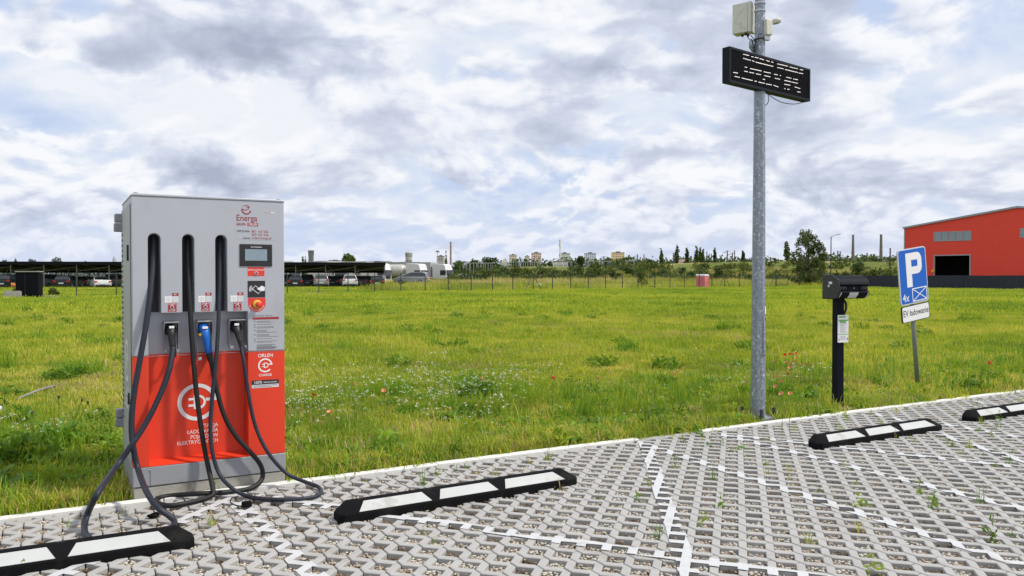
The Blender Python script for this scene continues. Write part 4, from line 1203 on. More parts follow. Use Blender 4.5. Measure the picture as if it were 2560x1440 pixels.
inner = [(px0 + sw, pz1 - h), (px1 - .10, pz1 - h)] + [(px1 - .10 + (.10 - sw * .80) * math.cos(R(90 - 90 * k / 8)), pz1 - h - .02 + .02 * math.sin(R(90 - 90 * k / 8))) for k in range(1, 9)] + \
        [(px1 - .10 + (.10 - sw * .80) * math.cos(R(-90 * k / 8)), mid + h + .02 + .02 * math.sin(R(-90 * k / 8))) for k in range(9)] + [(px0 + sw, mid + h)]
n_ = len(outer)
q.add([(p[0], YP, p[1]) for p in outer] + [(p[0], YP, p[1]) for p in inner], [(k, k + 1, n_ + k + 1, n_ + k) for k in range(n_ - 1)])
q.build('letter', 'white_print', pl1)
text('lettering', '4x', 0.150, 'white_print', pl1, (-.262, YP, 1.225), bold=0.012, sx=0.92)
q = MB(); e0, e1, f0, f1 = -.045, .262, 1.165, 1.335
for pts in ([(e0, f0), (e1, f0)], [(e1, f0), (e1, f1)], [(e1, f1), (e0, f1)], [(e0, f1), (e0, f0)]):
    dxx, dzz = pts[1][0] - pts[0][0], pts[1][1] - pts[0][1]; ll = math.hypot(dxx, dzz); ex_ = .006
    q.ribbon([(pts[0][0] - dxx / ll * ex_, pts[0][1] - dzz / ll * ex_), (pts[1][0] + dxx / ll * ex_, pts[1][1] + dzz / ll * ex_)], .013, YP)
q.ribbon([(e0, f0), (e1, f1)], .012, YP - .0004); q.ribbon([(e0, f1), (e1, f0)], .012, YP - .0007)
q.build('envelope_mark', 'white_print', pl1)
WZ0, WZ1 = .895, 1.118
q = MB(); q.prism(rrect(BX0 + .005, BX1 - .005, WZ0, WZ1, .03), -.052, -.034, 'y'); pl2 = q.build('white_plate', 'black_print', sg)
q = MB(); q.prism(rrect(BX0 + .015, BX1 - .015, WZ0 + .010, WZ1 - .010, .024), -.0535, -.0521, 'y'); q.build('white_face', 'white_print', pl2)
text('lettering', 'EV ładowanie', 0.122, 'black_print', pl2, (0, YP, (WZ0 + WZ1) / 2 + .008), align='CENTER', bold=0.010, sx=0.83)
for z in (1.70, 1.30, 1.0):
    q = MB(); q.box(-.06, .06, -.034, .036, z - .012, z + .012); q.build('clamp', 'steel', sg)

convert_text()
# ------------------------------------------------------------------ meadow: grass, weeds and flowers
G_LAWN = [(0.0, (0.153, 0.261, 0.019)), (0.28, (0.255, 0.355, 0.026)), (0.50, (0.381, 0.453, 0.040)), (0.70, (0.523, 0.522, 0.070)), (1.0, (0.689, 0.591, 0.150))]
leaf_mat('grass_blade', G_LAWN, 0.45, 0.22, 0.55)
leaf_mat('grass_lush', [(0.0, (0.089, 0.207, 0.018)), (0.4, (0.154, 0.310, 0.025)), (0.7, (0.248, 0.400, 0.035)), (1.0, (0.367, 0.470, 0.058))], 0.45, 0.5, 0.5)
leaf_mat('grass_far', [(0.0, (0.160, 0.258, 0.025)), (0.3, (0.269, 0.373, 0.033)), (0.55, (0.391, 0.464, 0.040)), (0.8, (0.501, 0.527, 0.060)), (1.0, (0.599, 0.553, 0.087))], 0.45, 0.10, 0.35)
leaf_mat('dry_grass', [(0.0, (0.30, 0.23, 0.10)), (0.5, (0.46, 0.36, 0.18)), (1.0, (0.60, 0.50, 0.28))], 0.3, 0.8, 0.5)
leaf_mat('tall_far', [(0.0, (0.16, 0.20, 0.03)), (0.3, (0.30, 0.31, 0.06)), (0.5, (0.50, 0.43, 0.17)), (1.0, (0.66, 0.56, 0.32))], 0.35, 0.06, 0.4)
leaf_mat('weed_leaf', [(0.0, (0.081, 0.169, 0.014)), (0.5, (0.155, 0.270, 0.022)), (1.0, (0.270, 0.378, 0.035))], 0.35, 0.9, 0.6)
mat('yarrow_white', (0.78, 0.78, 0.70), 0.8, var=0.08, scale=30)
mat('yellow_flower', (0.70, 0.52, 0.02), 0.8, var=0.1, scale=30)
mat('clover_flower', (0.66, 0.60, 0.52), 0.8, var=0.1, scale=30)
mat('poppy_red', (0.72, 0.075, 0.03), 0.7, var=0.12, scale=40)
mat('poppy_pale', (0.74, 0.30, 0.16), 0.7, var=0.15, scale=40)
mat('dry_head', (0.05, 0.04, 0.03), 0.8)

def blades(seed, n, rad, hmin, hmax, w, lean, mats_p=(('grass_blade', 1.0),), round_=True, bend=1.0):
    """a tuft of n blades, each one bent strip of two quads and a tip"""
    q = np.random.RandomState(seed)
    V, Fq, MI = [], [], []
    cum = np.cumsum([p for _, p in mats_p])
    for k in range(n):
        a = q.uniform(0, 6.283); rr = rad * math.sqrt(q.uniform(0, 1))
        bx_, by_ = (rr * math.cos(a), rr * math.sin(a)) if round_ else (q.uniform(-rad, rad), q.uniform(-rad, rad))
        h = q.uniform(hmin, hmax) * (1.0 if q.uniform() < .85 else 1.25)
        d = q.uniform(0, 6.283); ln = q.uniform(.15, 1.0) * lean * h
        dx, dy = math.cos(d) * ln, math.sin(d) * ln
        t = d + math.pi / 2 + q.uniform(-.9, .9)
        wx, wy = math.cos(t) * w * q.uniform(.6, 1.3) / 2, math.sin(t) * w / 2
        o = len(V)
        for (f, hf, wf) in ((0, 0, 1.0), (.28, .50, .9), (.62, .85, .6)):
            V += [(bx_ + dx * f - wx * wf, by_ + dy * f - wy * wf, h * hf), (bx_ + dx * f + wx * wf, by_ + dy * f + wy * wf, h * hf)]
        V += [(bx_ + dx * 1.05, by_ + dy * 1.05, h * (1.0 - .15 * bend * ln / max(h, 1e-6)))]
        Fq += [(o, o + 1, o + 3, o + 2), (o + 2, o + 3, o + 5, o + 4), (o + 4, o + 5, o + 6, o + 6)]
        m_ = int(np.searchsorted(cum, q.uniform(0, cum[-1])))
        MI += [m_] * 3
    me = bpy.data.meshes.new('grass_tuft')
    me.from_pydata(V, [], [f if f[2] != f[3] else f[:3] for f in Fq])
    for nm, _ in mats_p:
        me.materials.append(MATS[nm])
    me.polygons.foreach_set('material_index', MI)
    return me

def rosette(seed, n, L_, w, up, m='weed_leaf'):
    """broad leaves from one root"""
    q = np.random.RandomState(seed); V, Fq = [], []
    for k in range(n):
        a = k * 2.4 + q.uniform(-.4, .4); l = L_ * q.uniform(.55, 1.1); e = up * q.uniform(.5, 1.2)
        ca, sa = math.cos(a), math.sin(a); o = len(V)
        for (f, hf, wf) in ((0.05, 0.02, .25), (.35, .75 * e, 1.0), (.7, .95 * e, .85), (1.0, .55 * e, .05)):
            ww = w * wf * q.uniform(.8, 1.1) / 2
            V += [(ca * l * f - sa * ww, sa * l * f + ca * ww, l * hf + .01), (ca * l * f + sa * ww, sa * l * f - ca * ww, l * hf + .01 - ww * .3)]
        for s in range(3):
            Fq.append((o + 2 * s, o + 2 * s + 1, o + 2 * s + 3, o + 2 * s + 2))
    return fast_mesh('weed', V, Fq, m)

def leafy(seed, n, rx, rz, leaf, m='weed_leaf', zc=.5):
    """a small leafy mound: leaf faces spread through a squat volume"""
    q = np.random.RandomState(seed)
    u = q.normal(size=(n, 3)); u /= np.linalg.norm(u, axis=1)[:, None]
    r = q.uniform(.25, 1, n) ** .6
    c = u * r[:, None] * [rx, rx, rz]; c[:, 2] = np.abs(c[:, 2])
    t1 = q.normal(size=(n, 3)); t1 /= np.linalg.norm(t1, axis=1)[:, None]
    t2 = np.cross(t1, q.normal(size=(n, 3))); t2 /= np.linalg.norm(t2, axis=1)[:, None]
    s = leaf * q.uniform(.5, 1.2, n)[:, None]
    V = np.stack([c - t1 * s, c - t2 * s * .35, c + t1 * s, c + t2 * s * .35], 1).reshape(-1, 3)
    return fast_mesh('weed', V, np.arange(n * 4).reshape(-1, 4), m)

def free_spot(p):
    kx, ky = toK(p)
    if ky < 0.02: return False
    if -0.05 < kx < 1.05 and ky < DEP + .02: return False
    if (Vector((p.x, p.y)) - Vector((pp.x, pp.y))).length < .19: return False
    if (Vector((p.x, p.y)) - Vector((tp.x, tp.y))).length < .17: return False
    if -.12 < kx - toK(tp)[0] < .05 and -.45 < ky - toK(tp)[1] < 0: return False
    return True
def patch_noise(p, s, o=0.0):
    return math.sin(p.x * s + 1.7 + o) * math.sin(p.y * s * 1.3 + o * 2) + .6 * math.sin(p.x * s * 2.3 + p.y * s * 1.7 + o)
def ring_points(y0, y1, dens, power=0.0, wide=1.12):
    """random ground points between two distances, inside a wedge a little wider than the view"""
    res = []
    area = (y1 * y1 - y0 * y0) * .5 * (2560 / F) * wide
    n = int(area * dens)
    for _ in range(n):
        Y = math.sqrt(y0 * y0 + (y1 * y1 - y0 * y0) * rnd.random()); u = 1280 + (rnd.random() - .5) * 2560 * wide
        X = (u - 1280) / F * Y
        res.append(Vector((X, Y, 0)))
    return res
def put(name, pts, sources, smin, smax, label, zvar=.25, tilt=.08):
    rot = [(rnd.uniform(-tilt, tilt), rnd.uniform(-tilt, tilt), rnd.uniform(0, 6.28)) for _ in pts]
    scl = []
    for p in pts:
        s = rnd.uniform(smin, smax); scl.append((s, s, s * rnd.uniform(1 - zvar, 1 + zvar)))
    P3_ = [(p.x, p.y, th(p.x, p.y) - .022) for p in pts]
    return scatter(name, P3_, rot, scl, [rnd.randrange(len(sources)) for _ in pts], sources, 'stuff', label)

lawn_p = (('grass_blade', .76), ('grass_lush', .17), ('dry_grass', .07))
near_src = [blades(100 + k, 62, .17, .030, .072, .0075, 1.0, lawn_p) for k in range(6)]
pts = [p for p in ring_points(4.6, 14.5, 46, wide=1.25) if free_spot(p) and (patch_noise(p, 1.7, 4.0) < .95 or rnd.random() < .35)]
# left of the frame and close to the kerb a little more, for a step to the side
put('grass', pts, near_src, .8, 1.25, 'short mown grass of the meadow near the kerb')
dry_src = [blades(150 + k, 60, .24, .03, .085, .0075, 1.1, (('dry_grass', .75), ('grass_blade', .25))) for k in range(4)]
pts = [p for p in ring_points(4.8, 30, 11, wide=1.2) if free_spot(p) and patch_noise(p, .55, 3.1) > (.35 if p.y < 16 else .55)]
put('dry_grass', pts, dry_src, .8, 1.3, 'dry straw coloured tufts in the short grass')
mid_src = [blades(200 + k, 90, .40, .05, .12, .012, .85, (('grass_blade', .55), ('grass_far', .38), ('dry_grass', .07))) for k in range(5)]
put('grass', [p for p in ring_points(13.5, 34, 10)], mid_src, .8, 1.3, 'mown grass in the middle of the meadow')
far_src = [blades(300 + k, 140, 1.1, .07, .17, .034, .8, (('grass_far', .93), ('grass_lush', .07)), round_=True) for k in range(5)]
put('grass', [p for p in ring_points(32, 118, 1.5) if p.y < 150], far_src, .8, 1.4, 'grass of the far side of the meadow up to the fence')

# the unmown strip along the kerb: tall blades, weeds, yarrow
tall_src = [blades(400 + k, 26, .13, .09, .24, .0085, .7, (('grass_lush', .62), ('grass_blade', .38))) for k in range(6)]
strip_pts = []
for _ in range(3600):
    kx = rnd.uniform(-4, 15); ky = rnd.uniform(.15, 6.0)
    p = K(kx, ky); n_ = patch_noise(p, .8, 1.0)
    wgt = math.exp(-((ky - 2.1) / 1.25) ** 2) * (1.0 if 2.0 < kx else .45)
    if ky < .6: wgt = .30
    if free_spot(p) and in_view(p, 260) and rnd.random() < wgt * (.62 + .6 * n_):
        strip_pts.append(p)
put('tall_grass', strip_pts, tall_src, .55, 1.15, 'taller lush grass in the unmown strip along the kerb')
edge_src = [blades(430 + k, 34, .09, .035, .10, .0075, .95, (('grass_blade', .6), ('grass_lush', .25), ('dry_grass', .15))) for k in range(5)]
pts = []
for _ in range(2600):
    kx = rnd.uniform(-4.5, 15); ky = rnd.uniform(.03, .55); p = K(kx, ky)
    if free_spot(p) and in_view(p, 260): pts.append(p)
put('grass', pts, edge_src, .7, 1.3, 'rough grass growing against the kerb')
leaf_src = [rosette(500 + k, 9 + k, .11 + .014 * k, .040, .55, 'grass_lush' if k % 2 else 'weed_leaf') for k in range(4)] + [leafy(520 + k, 90, .13, .13, .030, ('weed_leaf', 'grass_lush', 'grass_blade', 'grass_lush')[k]) for k in range(4)]
pts = []
for _ in range(2600):
    kx = rnd.uniform(-4, 15); ky = abs(rnd.gauss(0, 1.7)) + .08; p = K(kx, ky)
    if free_spot(p) and in_view(p, 260) and rnd.random() < .34 + .3 * patch_noise(p, 1.1, 5.0): pts.append(p)
put('ground_weeds', pts, leaf_src, .5, 1.25, 'low leafy weeds among the grass beside the kerb')
clover_src = [leafy(560 + k, 130, .22, .05, .018, 'grass_blade') for k in range(3)]
pts = [K(rnd.uniform(3.0, 15), rnd.uniform(.08, 1.5)) for _ in range(900)]
put('clover', [p for p in pts if free_spot(p) and in_view(p, 200)], clover_src, .6, 1.2, 'low yellow-green clover beside the kerb at the right')
# darker weed tufts dotted over the lawn
dark_src = [leafy(580 + k, 150, .26, .20, .05) for k in range(4)] + [blades(590 + k, 70, .20, .12, .30, .012, .7, (('grass_lush', 1.0),)) for k in range(3)]
pts = [p for p in ring_points(9, 60, .20) if free_spot(p)]
pts += [gnd(u + rnd.uniform(-26, 26), v + rnd.uniform(-5, 5)) for u, v in ((1000, 836), (1237, 782), (1237, 785), (1200, 790), (1420, 790), (1455, 795), (1570, 882), (1110, 868), (1130, 874), (1820, 832), (2010, 800), (1370, 800), (160, 945), (130, 948), (190, 940), (240, 938), (60, 1140), (20, 1150), (250, 860), (275, 858), (1570, 878), (975, 985), (1180, 968), (1195, 985)) for _ in range(3)]
put('ground_weeds', [p for p in pts if free_spot(p)], dark_src, .5, 1.25, 'darker weed tufts dotted over the lawn')

def flower_mesh(seed, n, rad, hmin, hmax, disc, m, stem='weed_leaf'):
    q = np.random.RandomState(seed); V, Fq, MI = [], [], []
    for k in range(n):
        a = q.uniform(0, 6.283); rr = rad * math.sqrt(q.uniform()); x, y = rr * math.cos(a), rr * math.sin(a)
        h = q.uniform(hmin, hmax); tx, ty = x + q.uniform(-.04, .04), y + q.uniform(-.04, .04)
        o = len(V); s = .0016
        V += [(x - s, y, 0), (x + s, y, 0), (tx + s, ty, h), (tx - s, ty, h)]; Fq.append((o, o + 1, o + 2, o + 3)); MI.append(1)
        for e in range(7):
            b_ = q.uniform(0, 6.283); d = disc * math.sqrt(q.uniform()); c = (tx + d * math.cos(b_), ty + d * math.sin(b_), h + q.uniform(-.006, .008)); r = disc * q.uniform(.25, .42); o = len(V)
            w_ = q.uniform(0, 1.5)
            V += [(c[0] + r * math.cos(w_ + t), c[1] + r * math.sin(w_ + t), c[2] + q.uniform(-.003, .003)) for t in (0, 1.571, 3.142, 4.712)]
            Fq.append((o, o + 1, o + 2, o + 3)); MI.append(0)
    return fast_mesh('flower', V, Fq, [m, stem], MI)
yar = [flower_mesh(600 + k, 4, .20, .18, .32, .017, 'yarrow_white') for k in range(5)]
pts = []
for (u, v, su, sv, n_) in ((800, 985, 75, 45, 50), (960, 960, 90, 32, 40), (1090, 975, 110, 42, 75), (1160, 955, 90, 26, 40), (1010, 945, 130, 16, 22), (1240, 960, 50, 20, 12), (745, 1020, 40, 30, 18), (1890, 930, 60, 18, 14), (2010, 905, 50, 22, 14), (60, 1070, 60, 14, 8), (120, 1075, 30, 10, 5), (1310, 915, 60, 12, 8), (1960, 945, 40, 16, 6)):
    for _ in range(n_):
        p = gnd(rnd.gauss(u, su), rnd.gauss(v, sv) + 34)
        if free_spot(p) and toK(p)[1] > .35 and rnd.random() < .68: pts.append(p)
put('white_flowers', pts, yar, .7, 1.15, 'white yarrow flowers standing in the unmown strip')
yel = [flower_mesh(640 + k, 14, .35, .16, .30, .030, 'yellow_flower') for k in range(3)]
pts = [gnd(rnd.gauss(u, su), rnd.gauss(v, 3)) for (u, su, v, n_) in ((1490, 75, 752, 55), (1400, 40, 770, 12), (1330, 90, 757, 20), (1230, 120, 757, 14), (2340, 30, 762, 8), (1700, 40, 802, 9), (950, 90, 745, 10), (1750, 40, 890, 3)) for _ in range(n_)]
put('yellow_flowers', pts, yel, .5, .9, 'yellow flowers in the far lawn')
clo = [flower_mesh(660 + k, 4, .15, .07, .12, .012, 'clover_flower') for k in range(3)]
pts = [K(rnd.uniform(3, 14), rnd.uniform(.2, 3.5)) for _ in range(150)] + [gnd(rnd.gauss(1330, 120), rnd.gauss(890, 9)) for _ in range(40)]
put('clover_flowers', [p for p in pts if free_spot(p) and in_view(p, 100)], clo, .7, 1.2, 'small pale clover heads in the grass')

# poppies: each flower is a thing on its own stem
def poppy_parts(red):
    q = MB()
    for k in range(4):
        a = k * math.pi / 2; r = .034; vs = []
        for (f, z) in ((.1, 0), (.65, .016), (1.0, .030)):
            for s in (-.75, 0, .75):
                vs.append((r * f * math.cos(a + s), r * f * math.sin(a + s), z + .004 * (s != 0)))
        q.add(vs, [(i * 3 + j, i * 3 + j + 1, i * 3 + j + 4, i * 3 + j + 3) for i in range(2) for j in range(2)])
    return q
pop_px = [(1963, 886, 1), (1974, 884, 1), (1982, 884, 1), (1990, 882, 1), (1992, 894, 0), (1941, 893, 0), (1933, 902, 0), (1966, 905, 0), (1978, 907, 0), (1986, 902, 0), (2001, 909, 0), (2012, 908, 0), (2024, 911, 0), (1976, 915, 0),
          (1967, 931, 1), (1944, 940, 0), (1952, 953, 0), (1940, 963, 0), (1866, 953, 0), (1956, 982, 0), (1976, 981, 0), (783, 986, 1), (887, 958, 0), (825, 1028, 0), (960, 975, 0), (1207, 945, 0), (1383, 944, 1), (1693, 924, 0), (1710, 918, 0), (1492, 944, 0), (2470, 905, 1), (1688, 931, 0)]
POP_AT = [(1975, 884, 'in the top row of the clump right of the steel pole'), (1937, 898, 'at the upper left of the clump beside the steel pole'), (1975, 908, 'in the middle of the clump right of the steel pole'), (2012, 909, 'at the right of the clump, toward the black terminal'),
    (1967, 931, 'alone below the clump, right of the steel pole'), (1946, 952, 'low down just right of the steel pole'), (1866, 953, 'just left of the steel pole'), (1966, 982, 'lowest between the pole and the terminal'), (783, 986, 'nearest to the charging station'), (887, 958, 'among the white flowers right of the station'),
    (825, 1028, 'low in the grass just right of the station'), (960, 975, 'in the middle of the white flowers'), (1207, 945, 'at the right end of the white flowers'), (1383, 944, 'right of the white flowers'), (1492, 944, 'halfway between station and steel pole'), (1698, 924, 'well left of the steel pole'), (2470, 905, 'alone at the far right of the meadow')]
pr_me = {}
for (u, v, red) in pop_px:
    hh = rnd.uniform(.30, .42)
    # height hh above ground at the column and row seen
    p = gnd(u, v, hh); t = thing('poppy', ('bright red poppy ' if red else 'pale orange poppy ') + nearest(POP_AT, u, v), 'poppy', (p.x, p.y, -.02), rnd.uniform(0, 6), 'red poppies in the meadow' if red else 'pale poppies in the meadow')
    if red not in pr_me:
        pr_me[red] = (poppy_parts(red).build('bloom', 'poppy_red' if red else 'poppy_pale', t), None)
        bl = pr_me[red][0]
    else:
        bl = pr_me[red][0].copy(); COL.objects.link(bl); bl.parent = t
    bl.location = (0, 0, hh); bl.rotation_euler = (rnd.uniform(-.9, .9), rnd.uniform(-.9, .9), 0); s = rnd.uniform(.6, .9); bl.scale = (s, s, s)
    q = MB(); q.tube([(0, 0, 0), (rnd.uniform(-.01, .01), .008, hh * .5), (0, 0, hh)], .0022, 4, cap=False); q.build('stem', 'weed_leaf', t)

# the tall weed with dark heads left of the station, and the pipe lying in the grass
wp = gnd(150, 1110)
wd = thing('thistle', 'large weed with long stems and dark heads in the grass left of the station', 'weed', (wp.x, wp.y, -.02))
q = MB(); tips = []
for (u, v) in ((147, 993), (80, 1032), (205, 1001), (220, 1007)):
    tp_ = at(u, v, wp.y) - Vector((wp.x, wp.y, -.02)); tips.append(tp_)
    q.tube(spline([Vector((0, 0, 0)), tp_ * .45 + Vector((0, 0, -.04)), tp_], 4), .004, 5)
q.build('stem', 'weed_leaf', wd)
for tp_ in tips:
    q = MB(); q.lathe([(.003, -.012), (.011, 0), (.009, .012), (.002, .018)], 8, M=Matrix.Translation(tp_)); q.build('seed_head', 'dry_head', wd, smooth=True)
lm = link('foliage', leafy(777, 150, .24, .16, .045, 'grass_lush'), wd); lm.location = (0, 0, .0)
lm = link('leaves', rosette(778, 16, .34, .04, .7, 'grass_lush'), wd)
mat('pipe_grey', (0.25, 0.25, 0.25), 0.6, var=0.15, scale=15)
a_, b_ = gnd(44, 997, .03), gnd(136, 964, .05)
pi_ = thing('pipe', 'thin grey pipe lying in the grass left of the station', 'pipe', tuple(a_)); q = MB(); q.tube([Vector((0, 0, 0)), (b_ - a_) * .5 + Vector((0, 0, .015)), b_ - a_], .013, 10); q.build('tube', 'pipe_grey', pi_, smooth=True)
a_ = gnd(-4, 1022, .05)
pi_ = thing('pipe_end', 'pale pipe end poking out of the grass at the left edge', 'pipe', tuple(a_)); q = MB(); q.tube([(-.3, .02, -.02), (0, 0, 0), (.022, -.004, .0)], .034, 14); q.build('tube', 'sticker', pi_, smooth=True)

# weeds rooted in the gravel pockets, each a thing
pw_src = [blades(700 + k, 9 + 2 * k, .024, .03, .10, .0045, .9, (('grass_blade', .5), ('grass_lush', .3), ('dry_grass', .2))) for k in range(3)] + [leafy(710, 16, .035, .05, .018, 'grass_lush'), leafy(711, 24, .03, .09, .016, 'weed_leaf'), blades(712, 8, .03, .03, .07, .004, 1.2, (('dry_grass', 1.0),)), blades(713, 10, .022, .05, .12, .004, .6, (('grass_lush', .6), ('dry_grass', .4)))]
PWN = [('grass_tuft', 'little grass tuft in the paving', 'grass tuft', 'grass tufts in the paving')] * 3 + \
      [('weed', 'little leafy green weed in the paving', 'weed', 'leafy weeds in the paving')] * 2 + \
      [('dry_tuft', 'little dry brown tuft in the paving', 'grass tuft', 'dry tufts in the paving'), ('tall_weed', 'thin upright weed', 'weed', 'upright weeds in the paving')]
vis = [p for p in holes if in_view(p, 0)]
PAVE_AT = [(240, 1370, 'close to the nearest wheel stop'), (600, 1270, 'near the coiled cable'), (780, 1400, 'at the bottom left of the middle'), (950, 1280, 'at the left end of the middle wheel stop'), (1180, 1390, 'below the middle wheel stop'),
    (1250, 1190, 'between the middle wheel stop and the kerb'), (1450, 1230, 'at the right end of the middle wheel stop'), (1520, 1400, 'at the bottom right of the middle'), (1640, 1220, 'by the line slanting toward the viewer'), (1720, 1110, 'near the gap in the kerb'),
    (1850, 1190, 'below the foot of the steel pole'), (1860, 1390, 'where the painted lines cross in the foreground'), (1900, 1090, 'near the foot of the steel pole'), (2060, 1260, 'left of the lower right corner'), (2080, 1060, 'below the black terminal post'), (2200, 1090, 'along the third wheel stop'),
    (2160, 1390, 'at the bottom right of the paving'), (2280, 1200, 'below the third wheel stop'), (2330, 1030, 'between parking sign and third wheel stop'), (2440, 1300, 'in the lower right corner of the paving'), (2450, 1150, 'below the wheel stop at the right edge'), (2480, 1030, 'around the wheel stop at the right edge'), (2500, 990, 'along the kerb at the right edge')]
def pocket_weed(p, k, s):
    lab_ = PWN[k][1].replace('between pavers', '').replace('between the pavers', 'in the paving').strip() + ' ' + nearest(PAVE_AT, *proj(p))
    o = link(PWN[k][0], pw_src[k], None, (p.x + rnd.uniform(-.025, .025), p.y + rnd.uniform(-.025, .025), -.034), rnd.uniform(0, 6.28))
    o.scale = (s, s, s * rnd.uniform(.8, 1.3)); tag(o, lab_, PWN[k][2], PWN[k][3])
cnt = 0
for p in vis:
    kx, ky = toK(p)
    pr_ = .028 + (.18 if ky > -.35 and kx > 1.2 else 0) + (.22 if kx > 6.2 else .06 if kx > 4 else 0)
    if rnd.random() < pr_ and cnt < 230:
        pocket_weed(p, rnd.choices(range(7), (4, 4, 3, 3, 3, 3, 2))[0], rnd.uniform(.6, 1.25)); cnt += 1
for (u, v, k, s) in ((1062, 1205, 6, 1.1), (1063, 1207, 4, 1.2), (520, 1312, 1, 1.5), (525, 1310, 0, 1.3), (176, 1316, 6, .8), (318, 1290, 6, .8), (64, 1432, 4, 1.0), (102, 1412, 3, 1.5), (1640, 1335, 6, 1.1), (1590, 1243, 3, 1.2), (1810, 1270, 4, 1.3), (1380, 1215, 6, 1.1), (1400, 1220, 5, 1.6), (1768, 1115, 4, 1.6), (1812, 1112, 6, 1.1), (1850, 1120, 3, 1.6), (330, 1222, 6, 1.0), (515, 1222, 6, 1.2), (545, 1225, 6, 1.1), (1755, 1090, 4, 1.5), (1735, 1084, 3, 1.8), (2380, 985, 4, 2.2), (2360, 990, 3, 2.4), (2340, 994, 4, 2.0), (2490, 1068, 6, 1.2), (2500, 1050, 4, 1.4), (2180, 1420, 3, 1.6), (2300, 1235, 4, 1.3), (2160, 1260, 3, 1.5), (2150, 1268, 4, 1.6), (2335, 1268, 4, 1.6), (2470, 1345, 4, 1.6)):
    pocket_weed(gnd(u, v), k, s)
# ------------------------------------------------------------------ fence along the far side of the meadow
mat('fence_dark', (0.025, 0.035, 0.032), 0.6, var=0.1)
mat('fence_green', (0.02, 0.07, 0.05), 0.6, var=0.1)
FD = Vector((13.5 + 17.6, 86 - 62.8, 0)).normalized()
FP = Vector((-17.6, 62.8, 0))
def fence_pt(u):
    q = (u - 1280) / F
    # FP + FD t lies in column u
    t = (q * FP.y - FP.x) / (FD.x - q * FD.y)
    return FP + FD * t
fpx = [-30, 90, 191, 291, 388, 478, 563, 642, 718, 797, 870, 937, 1002, 1063, 1122, 1178, 1231, 1282, 1333, 1381, 1427, 1471, 1514, 1556, 1595, 1637, 1675, 1711, 1748, 1780, 1812, 1848, 1880, 1912, 1941, 1970, 1998]
f0 = fence_pt(fpx[0])
fence = thing('mesh_fence', 'long wire mesh fence on dark posts across the far side of the meadow', 'fence', tuple(f0))
fang = math.atan2(FD.y, FD.x)
q = MB(); q.box(-.03, .03, -.03, .03, -.1, 1.70); post0 = q.build('post', 'fence_dark', fence)
for k, u in enumerate(fpx):
    p = fence_pt(u) - f0
    o = post0 if k == 0 else post0.copy()
    if k: COL.objects.link(o)
    o.location = (p.x, p.y, th(p.x + f0.x, p.y + f0.y)); o.rotation_euler = (0, 0, fang)
    if k < len(fpx) - 1:
        p2 = fence_pt(fpx[k + 1]) - f0; L_ = (p2 - p).length
        if k % 1 == 0:
            b = MB(); b.box(0.04, L_ - .04, -.03, .03, -.1, rnd.uniform(.07, .12)); o2 = b.build('plinth_board', 'concrete', fence); o2.location = (p.x, p.y, 0); o2.rotation_euler = (0, 0, fang)
        b = MB(); b.box(-.16, .16, -.10, .10, -.1, .15); o2 = b.build('post_footing', 'concrete', fence); o2.location = (p.x, p.y, 0); o2.rotation_euler = (0, 0, fang)
b = MB(); LT = (fence_pt(fpx[-1]) - f0).length
for z in np.arange(.2, 1.66, .12):
    b.tube([(0, 0, z), (FD.x * LT, FD.y * LT, z)], .0028, 3, cap=False)
n_ = int(LT / .35)
for k in range(n_):
    p = FD * (LT * k / n_); b.tube([(p.x, p.y, .1), (p.x, p.y, 1.62)], .0022, 3, cap=False)
tag(b.build('wire_mesh', 'fence_dark', fence), None, None, None, 'stuff')
for u in (1333, 1811):
    p = fence_pt(u) - f0
    for s in (-1, 1):
        b = MB(); b.tube([(p.x, p.y, 1.62), (p.x + FD.x * 1.05 * s, p.y + FD.y * 1.05 * s - .2, .0)], .028, 6); b.build('brace', 'fence_dark', fence)
# gate frame with green mesh
gp0 = fence_pt(1941) + Vector((0, .3, 0)); gt = thing('green_gate', 'green mesh gate leaf with a diagonal brace in the far fence', 'gate', tuple(gp0), fang)
b = MB()
for (a_, c_) in (((0, 0, .1), (0, 0, 1.75)), ((2.6, 0, .1), (2.6, 0, 1.3)), ((0, 0, .35), (2.6, 0, .35)), ((0, 0, 1.25), (2.6, 0, 1.25)), ((-1.2, 0, .1), (0, 0, 1.6)), ((-2.6, 0, .1), (-2.6, 0, 1.7)), ((-4.0, 0, .1), (-4.0, 0, 1.6)), ((-2.6, 0, 1.2), (-4.0, 0, 1.2))):
    b.tube([a_, c_], .03, 6)
b.build('frame', 'fence_green', gt)
b = MB()
for k in range(44):
    x = 2.6 - k * .15; b.tube([(x, 0, .12), (x, 0, 1.24)], .006, 3, cap=False)
b.build('mesh_infill', 'fence_green', gt)
b = MB(); b.box(-2.5, -2.2, -.05, -.03, .8, 1.0); b.build('notice', 'white_print', gt)

# ------------------------------------------------------------------ cabinet and concrete pieces by the fence, left
cb = fence_pt(94) + Vector((0, -.9, 0)); cbz = thing('pump_cabinet', 'tall black cabinet with an orange pipe stub at the fence, left', 'cabinet', (cb.x, cb.y, 0), R(12))
mat('cabinet_black', (0.005, 0.006, 0.009), 0.8, var=.1, spec=.1)
b = MB(); b.box(-.66, .66, -.4, .4, 0, 1.72); b.build('body', 'cabinet_black', cbz, bevel=.01)
b = MB(); b.box(-.70, .70, -.44, .44, 1.723, 1.79); b.build('lid', 'concrete', cbz, bevel=.01)
b = MB(); b.box(-.13, -.11, -.408, -.4, .02, 1.70); b.build('door_seam', 'black_print', cbz)
mat('orange_pipe', (0.62, 0.20, 0.06), 0.6, var=.08)
b = MB(); b.tube([(-.60, -.2, .90), (-.92, -.35, .90)], .14, 16); pi_ = b.build('pipe_stub', 'orange_pipe', cbz, smooth=True)
